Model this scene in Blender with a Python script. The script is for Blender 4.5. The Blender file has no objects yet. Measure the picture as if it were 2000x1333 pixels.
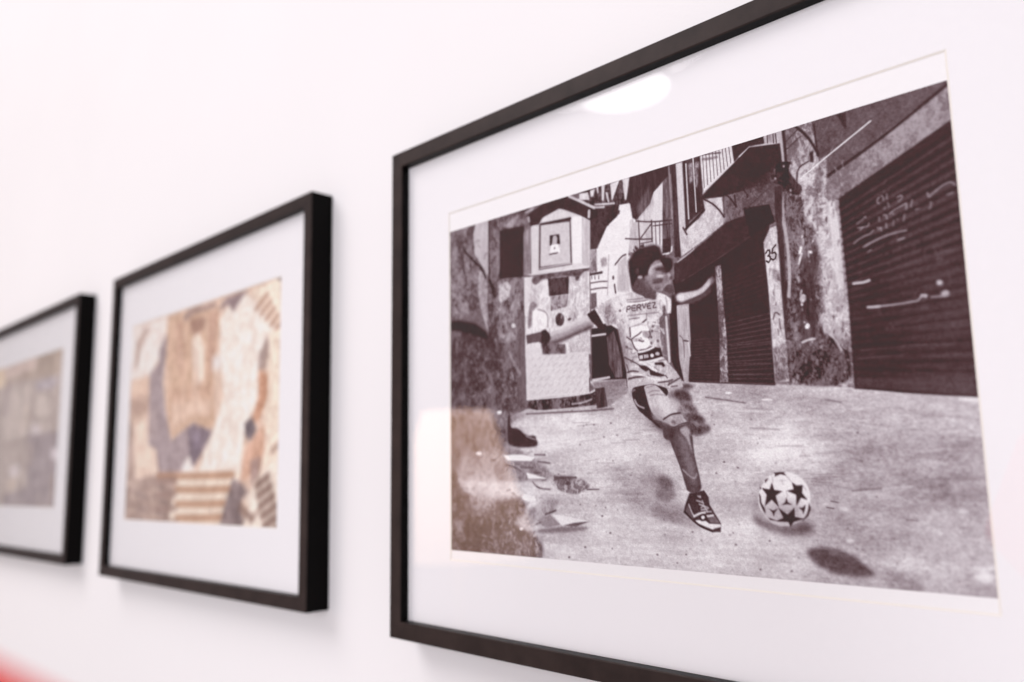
import bpy, math
import numpy as np
from mathutils import Vector

S = bpy.context.scene
COL = S.collection

# ------------------------------------------------------------------ camera
cam = bpy.data.cameras.new('camera')
cam_ob = bpy.data.objects.new('camera', cam)
COL.objects.link(cam_ob)
cam_ob.location = (0.39130, -0.36190, 0.04923)
cam_ob.rotation_euler = (math.radians(98.623), math.radians(1.101), math.radians(44.211))
cam.sensor_width = 36.0
cam.lens = 29.261
cam.clip_start = 0.005
cam.clip_end = 60.0
cam.dof.use_dof = True
cam.dof.focus_distance = 0.402
cam.dof.aperture_fstop = 4.6
cam.dof.aperture_blades = 0
S.camera = cam_ob

# ------------------------------------------------------------------ world and lamps (indoor, soft upper-left light plus an added low fill)
w = bpy.data.worlds.new('World')
S.world = w
w.use_nodes = True
bg = w.node_tree.nodes['Background']
bg.inputs['Color'].default_value = (1.0, 0.905, 0.94, 1)
bg.inputs['Strength'].default_value = 0.41

def area(name, loc, target, size, power, color):
    l = bpy.data.lights.new(name, 'AREA')
    l.shape = 'DISK'
    l.size = size
    l.energy = power
    l.color = color
    o = bpy.data.objects.new(name, l)
    COL.objects.link(o)
    o.location = loc
    o.rotation_euler = (Vector(target) - Vector(loc)).to_track_quat('-Z', 'Y').to_euler()
    return o

area('key_fill_light', (-2.3, -2.7, 3.5), (-0.1, 0, 0.1), 3.2, 158, (1.0, 0.945, 0.96))
area('key_fill_light', (1.3, -3.3, 0.2), (0.1, 0, 0.0), 2.6, 88, (0.965, 0.935, 0.99))  # unseen fill added low at front right to soften shadows around the frames

S.render.engine = 'CYCLES'
S.cycles.max_bounces = 8
S.cycles.transparent_max_bounces = 12
S.cycles.caustics_reflective = False
S.cycles.caustics_refractive = False
S.view_settings.view_transform = 'Standard'
S.view_settings.look = 'None'
S.view_settings.exposure = -0.035
S.view_settings.gamma = 1.0
S.view_settings.use_curve_mapping = False

# ------------------------------------------------------------------ helpers
def mesh_ob(name, verts, faces, mat, parent=None, smooth=False):
    me = bpy.data.meshes.new(name)
    me.from_pydata(verts, [], faces)
    me.validate()
    me.update()
    if smooth:
        me.polygons.foreach_set('use_smooth', [True] * len(me.polygons))
    me.materials.append(mat)
    o = bpy.data.objects.new(name, me)
    COL.objects.link(o)
    if parent is not None:
        o.parent = parent
    return o

def tag(o, label=None, cat=None, group=None, kind=None):
    if label: o['label'] = label
    if cat: o['category'] = cat
    if group: o['group'] = group
    if kind: o['kind'] = kind
    return o

def new_mat(name):
    m = bpy.data.materials.new(name)
    m.use_nodes = True
    nt = m.node_tree
    return m, nt, nt.nodes['Principled BSDF']

def node(nt, typ, **kw):
    n = nt.nodes.new(typ)
    for k, v in kw.items():
        setattr(n, k, v)
    return n

def noise(nt, scale, detail=4, rough=0.55, vec_scale=None):
    tc = node(nt, 'ShaderNodeTexCoord')
    n = node(nt, 'ShaderNodeTexNoise')
    n.inputs['Scale'].default_value = scale
    n.inputs['Detail'].default_value = detail
    n.inputs['Roughness'].default_value = rough
    if vec_scale:
        mp = node(nt, 'ShaderNodeMapping')
        mp.inputs['Scale'].default_value = vec_scale
        nt.links.new(tc.outputs['Object'], mp.inputs['Vector'])
        nt.links.new(mp.outputs['Vector'], n.inputs['Vector'])
    else:
        nt.links.new(tc.outputs['Object'], n.inputs['Vector'])
    return n

def ramp(nt, src, c0, c1, p0=0.3, p1=0.7):
    r = node(nt, 'ShaderNodeValToRGB')
    r.color_ramp.elements[0].position = p0
    r.color_ramp.elements[0].color = (*c0, 1)
    r.color_ramp.elements[1].position = p1
    r.color_ramp.elements[1].color = (*c1, 1)
    nt.links.new(src, r.inputs['Fac'])
    return r

def bump(nt, p, src, strength, dist):
    b = node(nt, 'ShaderNodeBump')
    b.inputs['Strength'].default_value = strength
    b.inputs['Distance'].default_value = dist
    nt.links.new(src, b.inputs['Height'])
    nt.links.new(b.outputs['Normal'], p.inputs['Normal'])

# ------------------------------------------------------------------ materials
def wall_material():
    m, nt, p = new_mat('painted_plaster')
    n = noise(nt, 3.0, 3)
    r = ramp(nt, n.outputs['Fac'], (0.735, 0.728, 0.728), (0.755, 0.748, 0.748))
    nt.links.new(r.outputs['Color'], p.inputs['Base Color'])
    p.inputs['Roughness'].default_value = 0.75
    p.inputs['Specular IOR Level'].default_value = 0.25
    n2 = noise(nt, 420.0, 5)
    bump(nt, p, n2.outputs['Fac'], 0.12, 0.0006)
    return m

def frame_material(name, c0, c1, spec, rough):
    m, nt, p = new_mat(name)
    n = noise(nt, 60.0, 6, 0.6, (1, 1, 1))
    r = ramp(nt, n.outputs['Fac'], c0, c1)
    nt.links.new(r.outputs['Color'], p.inputs['Base Color'])
    p.inputs['Roughness'].default_value = rough
    p.inputs['Specular IOR Level'].default_value = spec
    n2 = noise(nt, 900.0, 4)
    bump(nt, p, n2.outputs['Fac'], 0.18, 0.0002)
    return m

def paper_material(name, c, rough=0.85):
    m, nt, p = new_mat(name)
    n = noise(nt, 500.0, 4)
    c0 = tuple(x * 0.985 for x in c)
    r = ramp(nt, n.outputs['Fac'], c0, c)
    nt.links.new(r.outputs['Color'], p.inputs['Base Color'])
    p.inputs['Roughness'].default_value = rough
    p.inputs['Specular IOR Level'].default_value = 0.2
    return m

def print_material():
    m, nt, p = new_mat('printed_photograph')
    a = node(nt, 'ShaderNodeAttribute', attribute_name='ink')
    n = noise(nt, 1500.0, 2, 0.6)
    r = ramp(nt, n.outputs['Fac'], (0.86, 0.86, 0.86), (1.12, 1.12, 1.12), 0.25, 0.75)
    mx = node(nt, 'ShaderNodeMix', data_type='RGBA', blend_type='MULTIPLY')
    mx.inputs['Factor'].default_value = 1.0
    nt.links.new(a.outputs['Color'], mx.inputs[6])
    nt.links.new(r.outputs['Color'], mx.inputs[7])
    nt.links.new(mx.outputs[2], p.inputs['Base Color'])
    p.inputs['Roughness'].default_value = 0.6
    p.inputs['Specular IOR Level'].default_value = 0.1
    return m

def glass_material():
    # thin picture glass: straight-through transmission plus Schlick reflection on each face
    m = bpy.data.materials.new('picture_glass')
    m.use_nodes = True
    nt = m.node_tree
    nt.nodes.clear()
    out = node(nt, 'ShaderNodeOutputMaterial')
    geo = node(nt, 'ShaderNodeNewGeometry')
    dot = node(nt, 'ShaderNodeVectorMath', operation='DOT_PRODUCT')
    nt.links.new(geo.outputs['Normal'], dot.inputs[0])
    nt.links.new(geo.outputs['Incoming'], dot.inputs[1])
    ab = node(nt, 'ShaderNodeMath', operation='ABSOLUTE')
    nt.links.new(dot.outputs['Value'], ab.inputs[0])
    one = node(nt, 'ShaderNodeMath', operation='SUBTRACT')
    one.inputs[0].default_value = 1.0
    nt.links.new(ab.outputs[0], one.inputs[1])
    pw = node(nt, 'ShaderNodeMath', operation='POWER')
    nt.links.new(one.outputs[0], pw.inputs[0])
    pw.inputs[1].default_value = 5.0
    ma = node(nt, 'ShaderNodeMath', operation='MULTIPLY_ADD')
    nt.links.new(pw.outputs[0], ma.inputs[0])
    ma.inputs[1].default_value = 0.96
    ma.inputs[2].default_value = 0.040
    tr = node(nt, 'ShaderNodeBsdfTransparent')
    tr.inputs['Color'].default_value = (0.992, 0.995, 0.993, 1)
    gl = node(nt, 'ShaderNodeBsdfGlossy')
    gl.inputs['Roughness'].default_value = 0.0
    mix = node(nt, 'ShaderNodeMixShader')
    nt.links.new(ma.outputs[0], mix.inputs['Fac'])
    nt.links.new(tr.outputs[0], mix.inputs[1])
    nt.links.new(gl.outputs[0], mix.inputs[2])
    nt.links.new(mix.outputs[0], out.inputs['Surface'])
    return m

def emit_material(name, col, strength):
    m, nt, p = new_mat(name)
    p.inputs['Base Color'].default_value = (0.8, 0.78, 0.75, 1)
    n = noise(nt, 6.0, 2)
    r = ramp(nt, n.outputs['Fac'], tuple(c * 0.94 for c in col), col)
    nt.links.new(r.outputs['Color'], p.inputs['Emission Color'])
    p.inputs['Emission Strength'].default_value = strength
    return m

def plain(name, c0, c1, scale, rough, spec=0.4, vec=None, bmp=0.0):
    m, nt, p = new_mat(name)
    n = noise(nt, scale, 5, 0.6, vec)
    r = ramp(nt, n.outputs['Fac'], c0, c1)
    nt.links.new(r.outputs['Color'], p.inputs['Base Color'])
    p.inputs['Roughness'].default_value = rough
    p.inputs['Specular IOR Level'].default_value = spec
    if bmp:
        bump(nt, p, n.outputs['Fac'], bmp, 0.001)
    return m

M_WALL = wall_material()
M_FRAME = frame_material('brown_black_wood', (0.019, 0.0125, 0.0115), (0.034, 0.0225, 0.020), 0.14, 0.45)
M_SIDE = frame_material('shaded_side_black', (0.001, 0.0007, 0.0007), (0.002, 0.0014, 0.0014), 0.06, 0.35)  # darker copy for side and inner faces: their shade put into the colour
M_MAT = paper_material('mat_board', (0.90, 0.885, 0.905))
M_BEVEL = paper_material('mat_core', (0.89, 0.845, 0.785))
M_PAPER = paper_material('photo_paper', (0.91, 0.895, 0.905), 0.6)
M_PRINT = print_material()
M_GLASS = glass_material()
M_BACK = plain('fibre_board', (0.20, 0.13, 0.08), (0.28, 0.19, 0.12), 200, 0.9)

# ------------------------------------------------------------------ wall
wl = mesh_ob('wall', [(-4, 0, -1.6), (4, 0, -1.6), (4, 0, 1.8), (-4, 0, 1.8), (-4, .1, -1.6), (4, .1, -1.6), (4, .1, 1.8), (-4, .1, 1.8)],
             [(0, 1, 2, 3), (5, 4, 7, 6), (4, 0, 3, 7), (1, 5, 6, 2), (3, 2, 6, 7), (4, 5, 1, 0)], M_WALL)
tag(wl, 'plain white painted wall behind the framed pictures', kind='structure')

# ------------------------------------------------------------------ drawing the prints: flat ink tones over a fine grid of the paper
PPM = 6                                   # raster cells per millimetre while drawing
RNG = np.random.RandomState(11)

def grid_noise(h, w, ch, cw, seed):
    r = np.random.RandomState(seed)
    gh, gw = int(math.ceil(h / ch)) + 2, int(math.ceil(w / cw)) + 2
    g = r.rand(gh, gw).astype(np.float32)
    y = np.arange(h, dtype=np.float32) / ch
    x = np.arange(w, dtype=np.float32) / cw
    yi, xi = y.astype(int), x.astype(int)
    fy, fx = y - yi, x - xi
    fy, fx = fy * fy * (3 - 2 * fy), fx * fx * (3 - 2 * fx)
    top = g[yi][:, xi] * (1 - fx) + g[yi][:, xi + 1] * fx
    bot = g[yi + 1][:, xi] * (1 - fx) + g[yi + 1][:, xi + 1] * fx
    return top * (1 - fy)[:, None] + bot * fy[:, None] - 0.5

def make_noises(h, w):
    N = {}
    N['i'] = sum(grid_noise(h, w, s, s, 10 + s) * a for s, a in ((3, .8), (6, .8), (16, .6), (48, .5)))
    wx = sum(grid_noise(h, w, q, q, 21 + q) * k for q, k in ((14, 7), (50, 12)))
    wy = sum(grid_noise(h, w, q, q, 25 + q) * k for q, k in ((14, 7), (50, 12)))
    t = sum(grid_noise(h, w, q * 1.5, q, 30 + q) * k for q, k in ((3, .8), (5, .9), (9, .9), (18, 1.0), (44, 1.0), (110, .8)))
    yy = np.clip((np.arange(h)[:, None] + wy).astype(int), 0, h - 1)
    xx = np.clip((np.arange(w)[None, :] + wx).astype(int), 0, w - 1)
    t = t[yy, xx]
    v = sum(grid_noise(h, w, q * 6, q, 60 + q) * k for q, k in ((3, .7), (7, .9), (16, .8)))[yy, xx]
    r = np.abs(sum(grid_noise(h, w, q, q, 40 + q) * k for q, k in ((12, 1.0), (30, 1.2)))[yy, xx])
    N['w'] = np.tanh(t * 1.7 + v * .45) * .95 - np.clip(.09 - r, 0, 1) * 3.5 + .06
    N['v'] = sum(grid_noise(h, w, s * 7, s, 50 + s) * a for s, a in ((3, .8), (7, 1.0), (18, .9), (50, .6)))
    N['h'] = sum(grid_noise(h, w, s, s * 8, 70 + s) * a for s, a in ((3, .8), (8, 1.0), (20, .8)))
    N['g'] = (sum(grid_noise(h, w, q, q * 1.5, 90 + q) * k for q, k in ((2, .7), (4, .8), (8, .8)))
              + sum(grid_noise(h, w, q, q * 9, 95 + q) * k for q, k in ((4, .4), (9, .6), (22, .9), (60, 1.0)))
              + grid_noise(h, w, 40, 70, 99) * .9 + grid_noise(h, w, 110, 190, 98) * 1.3)
    return N

def box_blur(a, r):
    if r < 1:
        return a
    for ax in (0, 1):
        pad = [(0, 0), (0, 0)]
        pad[ax] = (r + 1, r)
        c = np.cumsum(np.pad(a, pad, mode='edge'), axis=ax, dtype=np.float64)
        n = a.shape[ax]
        k = 2 * r + 1
        a = ((c[k:k + n] - c[:n]) / k if ax == 0 else (c[:, k:k + n] - c[:, :n]) / k).astype(np.float32)
    return a

def soft(a, sigma):
    r = int(round(sigma * 0.95))
    if r < 1:
        return a
    for _ in range(3):
        a = box_blur(a, r)
    return a

def poly_mask(pts, x0, y0, w, h):
    """anti-aliased coverage: signed edge crossings summed along each row"""
    acc = np.zeros((h, w + 2), np.float32)
    ss = 3
    n = len(pts)
    for sub in range(ss):
        off = y0 + (sub + .5) / ss - .5
        for i in range(n):
            xa, ya = pts[i]
            xb, yb = pts[(i + 1) % n]
            if ya == yb:
                continue
            sg = 1.0 if yb > ya else -1.0
            lo, hi = min(ya, yb), max(ya, yb)
            r0, r1 = max(0, int(math.ceil(lo - off))), min(h, int(math.ceil(hi - off)))
            if r1 <= r0:
                continue
            rows = np.arange(r0, r1)
            x = np.clip(xa + (rows + off - ya) / (yb - ya) * (xb - xa) - x0 + .5, 0, w)
            xi = x.astype(int)
            fr = x - xi
            np.add.at(acc, (rows, xi), sg * (1 - fr) / ss)
            np.add.at(acc, (rows, xi + 1), sg * fr / ss)
    return np.clip(np.abs(np.cumsum(acc, axis=1)[:, :w]), 0, 1)

def line_mask(pts, wid, x0, y0, w, h):
    yy, xx = np.mgrid[y0:y0 + h, x0:x0 + w].astype(np.float32)
    d = np.full((h, w), 1e9, np.float32)
    for (xa, ya), (xb, yb) in zip(pts[:-1], pts[1:]):
        dx, dy = xb - xa, yb - ya
        q = dx * dx + dy * dy + 1e-6
        t = np.clip(((xx - xa) * dx + (yy - ya) * dy) / q, 0, 1)
        d = np.minimum(d, np.hypot(xx - xa - t * dx, yy - ya - t * dy))
    return np.clip(wid / 2 - d + .5, 0, 1)

DETAIL, GRAIN = 1.0, 1.0

def rounded(pts, closed):
    """two rounds of corner cutting for soft organic outlines"""
    for _ in range(2):
        out = [] if closed else [pts[0]]
        n = len(pts)
        for i in range(n if closed else n - 1):
            (xa, ya), (xb, yb) = pts[i], pts[(i + 1) % n]
            out += [(xa * .75 + xb * .25, ya * .75 + yb * .25), (xa * .25 + xb * .75, ya * .25 + yb * .75)]
        pts = out if closed else out + [pts[-1]]
    return pts

def draw(ops, wmm, hmm, base):
    W, H = int(round(wmm * PPM)), int(round(hmm * PPM))
    ch = 1 if not isinstance(base, tuple) else 3
    img = np.ones((H, W, ch), np.float32) * np.array(base, np.float32)
    N = make_noises(H, W)
    for op in ops:
        c = op[-1]
        pts = [(c[i] * PPM, c[i + 1] * PPM) for i in range(0, len(c), 2)]
        if op[0] == 'P':
            _, tone, kind, amp, bl, op_, _c = op
            ext = 1
        else:
            _, tone, wid, bl, op_, _c = op
            kind, amp = 'i', 5
            ext = wid * PPM / 2 + 1
        if bl >= 1.0 and 6 <= len(pts) < 17 and op[0] == 'P' and ch == 1:
            pts = rounded(pts, True)
        elif op[0] == 'L' and len(pts) > 2 and bl >= .5:
            pts = rounded(pts, False)
        sg = bl * 1.25
        pad = int(ext + sg * 3 + 2)
        xs, ys = [p[0] for p in pts], [p[1] for p in pts]
        x0, x1 = max(0, int(min(xs)) - pad), min(W, int(max(xs)) + pad + 1)
        y0, y1 = max(0, int(min(ys)) - pad), min(H, int(max(ys)) + pad + 1)
        if x1 <= x0 or y1 <= y0:
            continue
        if op[0] == 'P':
            m = poly_mask(pts, x0, y0, x1 - x0, y1 - y0)
        else:
            m = line_mask(pts, max(wid * PPM, 1.2), x0, y0, x1 - x0, y1 - y0)
        m = (soft(m, sg) * op_)[:, :, None]
        col = np.array(tone if isinstance(tone, tuple) else (tone,), np.float32)
        col = col + (N[kind][y0:y1, x0:x1] * amp)[:, :, None]
        img[y0:y1, x0:x1] = img[y0:y1, x0:x1] * (1 - m) + col * m
    # photographic fine detail and film grain over everything that is printed
    det = N['w'] * 5.0 + N['i'] * 9.0
    gr = sum(grid_noise(H, W, q, q, 7 + q) * k for q, k in ((2, 16.0), (4, 8.0)))
    mid = np.clip(1.25 - np.abs(img.mean(2) - 140) / 120.0, 0.25, 1.0)
    img = img + ((det * DETAIL + gr * GRAIN) * mid)[:, :, None]
    k = 2
    h2, w2 = H // k, W // k
    return img[:h2 * k, :w2 * k].reshape(h2, k, w2, k, ch).mean((1, 3))

def lin(s):
    s = np.clip(s / 255.0, 0, 1)
    return np.where(s <= 0.04045, s / 12.92, ((s + 0.055) / 1.055) ** 2.4)

def ink_mono(t):
    # warm-black monochrome ink on white paper: tone 0..255 -> reflectance
    t = t[:, :, 0]
    t = np.interp(t, [0, 60, 120, 180, 215, 240, 255], [30, 53, 113, 176, 212, 238, 247])
    kx = [0, 56, 120, 180, 235, 255]
    r = t + np.interp(t, kx, [16, 14, 9, 5, 1, 0])
    g = t + np.interp(t, kx, [-6, -6, -5, -3, -1, 0])
    b = t + np.interp(t, kx, [-5, -5, 0, 2, 1, 0])
    return np.clip((lin(np.stack([r, g, b], -1)) - 0.034) * 1.06, 0.004, 0.91)

def ink_rgb(t):
    return np.clip((lin(t) - 0.034) * 1.06, 0.01, 0.91)

def printed_sheet(name, rgb, wmm, hmm, parent, x0, ztop, y):
    """flat printed area: one vertex per drawn cell carries the ink colour; a thin closed sheet"""
    h, w = rgb.shape[:2]
    X = x0 + np.linspace(0, wmm / 1000.0, w)
    Zc = ztop - np.linspace(0, hmm / 1000.0, h)
    co = np.empty((h, w, 3), np.float32)
    co[:, :, 0] = X[None, :]
    co[:, :, 1] = y
    co[:, :, 2] = Zc[:, None]
    idx = np.arange(h * w, dtype=np.int32).reshape(h, w)
    q = np.stack([idx[:-1, :-1], idx[1:, :-1], idx[1:, 1:], idx[:-1, 1:]], -1).reshape(-1, 4)
    me = bpy.data.meshes.new(name)
    me.vertices.add(h * w)
    me.vertices.foreach_set('co', co.ravel())
    nq = len(q)
    me.loops.add(nq * 4)
    me.loops.foreach_set('vertex_index', q.ravel())
    me.polygons.add(nq)
    me.polygons.foreach_set('loop_start', np.arange(0, nq * 4, 4, dtype=np.int32))
    me.update(calc_edges=True)
    at = me.color_attributes.new('ink', 'FLOAT_COLOR', 'POINT')
    c4 = np.ones((h * w, 4), np.float32)
    c4[:, :3] = rgb.reshape(-1, 3)
    at.data.foreach_set('color', c4.ravel())
    me.materials.append(M_PRINT)
    o = bpy.data.objects.new(name, me)
    COL.objects.link(o)
    o.parent = parent
    return o

# ------------------------------------------------------------------ a framed picture
FW, FD = 0.01085, 0.0198        # rail face width, frame depth
Y_MAT, MAT_T = -0.0132, 0.0004

def rail(parent, a, b, inward, name='frame_rail'):
    """mitred, slightly eased frame rail; a->b outer corners (x,z), inward = unit (x,z)"""
    e = 0.0007
    prof = [(0, -0.0004), (0, -FD + e), (e * .3, -FD + e * .3), (e, -FD), (FW - e, -FD), (FW - e * .3, -FD + e * .3), (FW, -FD + e), (FW, -0.0004)]
    L = math.hypot(b[0] - a[0], b[1] - a[1])
    d = ((b[0] - a[0]) / L, (b[1] - a[1]) / L)
    g = 0.00009
    va, vb = [], []
    for wd, y in prof:
        for lst, base, s in ((va, a, 1), (vb, b, -1)):
            lst.append((base[0] + d[0] * s * (wd + g) + inward[0] * wd, y, base[1] + d[1] * s * (wd + g) + inward[1] * wd))
    n = len(prof)
    V = va + vb
    F = [(i, (i + 1) % n, n + (i + 1) % n, n + i) for i in range(n)] + [tuple(range(n))[::-1], tuple(range(n, 2 * n))]
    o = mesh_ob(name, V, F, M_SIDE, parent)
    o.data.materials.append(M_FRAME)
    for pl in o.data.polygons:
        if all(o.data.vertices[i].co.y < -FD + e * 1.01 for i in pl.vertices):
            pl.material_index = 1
    import bmesh
    bm = bmesh.new(); bm.from_mesh(o.data); bmesh.ops.recalc_face_normals(bm, faces=bm.faces); bm.to_mesh(o.data); bm.free()
    return o

def slab(name, x0, x1, z0, z1, y0, y1, mat, parent):
    V = [(x, y, z) for y in (y0, y1) for z in (z0, z1) for x in (x0, x1)]
    F = [(0, 1, 3, 2), (5, 4, 6, 7), (4, 0, 2, 6), (1, 5, 7, 3), (2, 3, 7, 6), (4, 5, 1, 0)]
    return mesh_ob(name, V, F, mat, parent)

def ring(name, o4, i4, yf, yb, mat, parent, ib=None):
    """flat board with a window: o4/i4 = (x0,x1,z0,z1); ib = window at the back"""
    ib = ib or i4
    def c(r, y): return [(r[0], y, r[2]), (r[1], y, r[2]), (r[1], y, r[3]), (r[0], y, r[3])]
    V = c(o4, yf) + c(i4, yf) + c(o4, yb) + c(ib, yb)
    F = []
    for i in range(4):
        j = (i + 1) % 4
        F += [(i, j, 4 + j, 4 + i), (8 + j, 8 + i, 12 + i, 12 + j), (j, i, 8 + i, 8 + j), (4 + i, 4 + j, 12 + j, 12 + i)]
    return mesh_ob(name, V, F, mat, parent)

def framed_picture(label, x0, x1, z0, z1, angle, pivot, win, img, rgb, sheet):
    """x0..z1 outer frame on the wall; win = mat window; img = (x0, ztop, w_mm, h_mm) printed area"""
    root = bpy.data.objects.new('framed_photograph', None)
    COL.objects.link(root)
    bx, bz = (x0 + x1) / 2, z0
    ca, sa = math.cos(angle), math.sin(angle)
    rx, rz = bx - pivot[0], bz - pivot[1]
    root.location = (pivot[0] + rx * ca - rz * sa, 0, pivot[1] + rx * sa + rz * ca)
    root.rotation_euler = (0, -angle, 0)
    root.empty_display_size = 0.05
    tag(root, label, 'picture', 'framed photographs in a row on the white wall')
    def T(x, z): return (x - bx, z - bz)
    a, b, c, d = T(x0, z0), T(x1, z0), T(x1, z1), T(x0, z1)
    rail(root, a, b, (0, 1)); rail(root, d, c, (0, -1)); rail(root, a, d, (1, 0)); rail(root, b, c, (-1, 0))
    ins = FW - 0.003
    inn = (a[0] + ins, b[0] - ins, a[1] + ins, c[1] - ins)
    slab('backing_board', *inn, -0.0030, -0.0010, M_BACK, root)
    wx0, wz0 = T(win[0], win[2]); wx1, wz1 = T(win[1], win[3])
    bv = 0.0009
    mt = ring('mat_board', inn, (wx0, wx1, wz0, wz1), Y_MAT, Y_MAT + MAT_T, M_MAT, root)
    ring('mat_bevel', (wx0 + .00002, wx1 - .00002, wz0 + .00002, wz1 - .00002), (wx0 + bv * .06, wx1 - bv * .06, wz0 + bv * .06, wz1 - bv * .06), Y_MAT + .00004, Y_MAT + MAT_T - .00002, M_BEVEL, mt,
         (wx0 + bv, wx1 - bv, wz0 + bv, wz1 - bv))
    sx0, sz0 = T(win[0] - .006, win[2] - .006); sx1, sz1 = T(win[1] + .006, win[3] + .006)
    pp = slab('photo_paper', sx0, sx1, sz0, sz1, Y_MAT + MAT_T + .0001, Y_MAT + MAT_T + .0004, M_PAPER, root)
    ix, iz = T(img[0], img[1])
    printed_sheet('printed_image', rgb, img[2], img[3], pp, ix, iz, Y_MAT + MAT_T + .00006)['label'] = sheet
    slab('glass_pane', *inn, Y_MAT - .0013, Y_MAT - .0001, M_GLASS, root)
    return root

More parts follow.
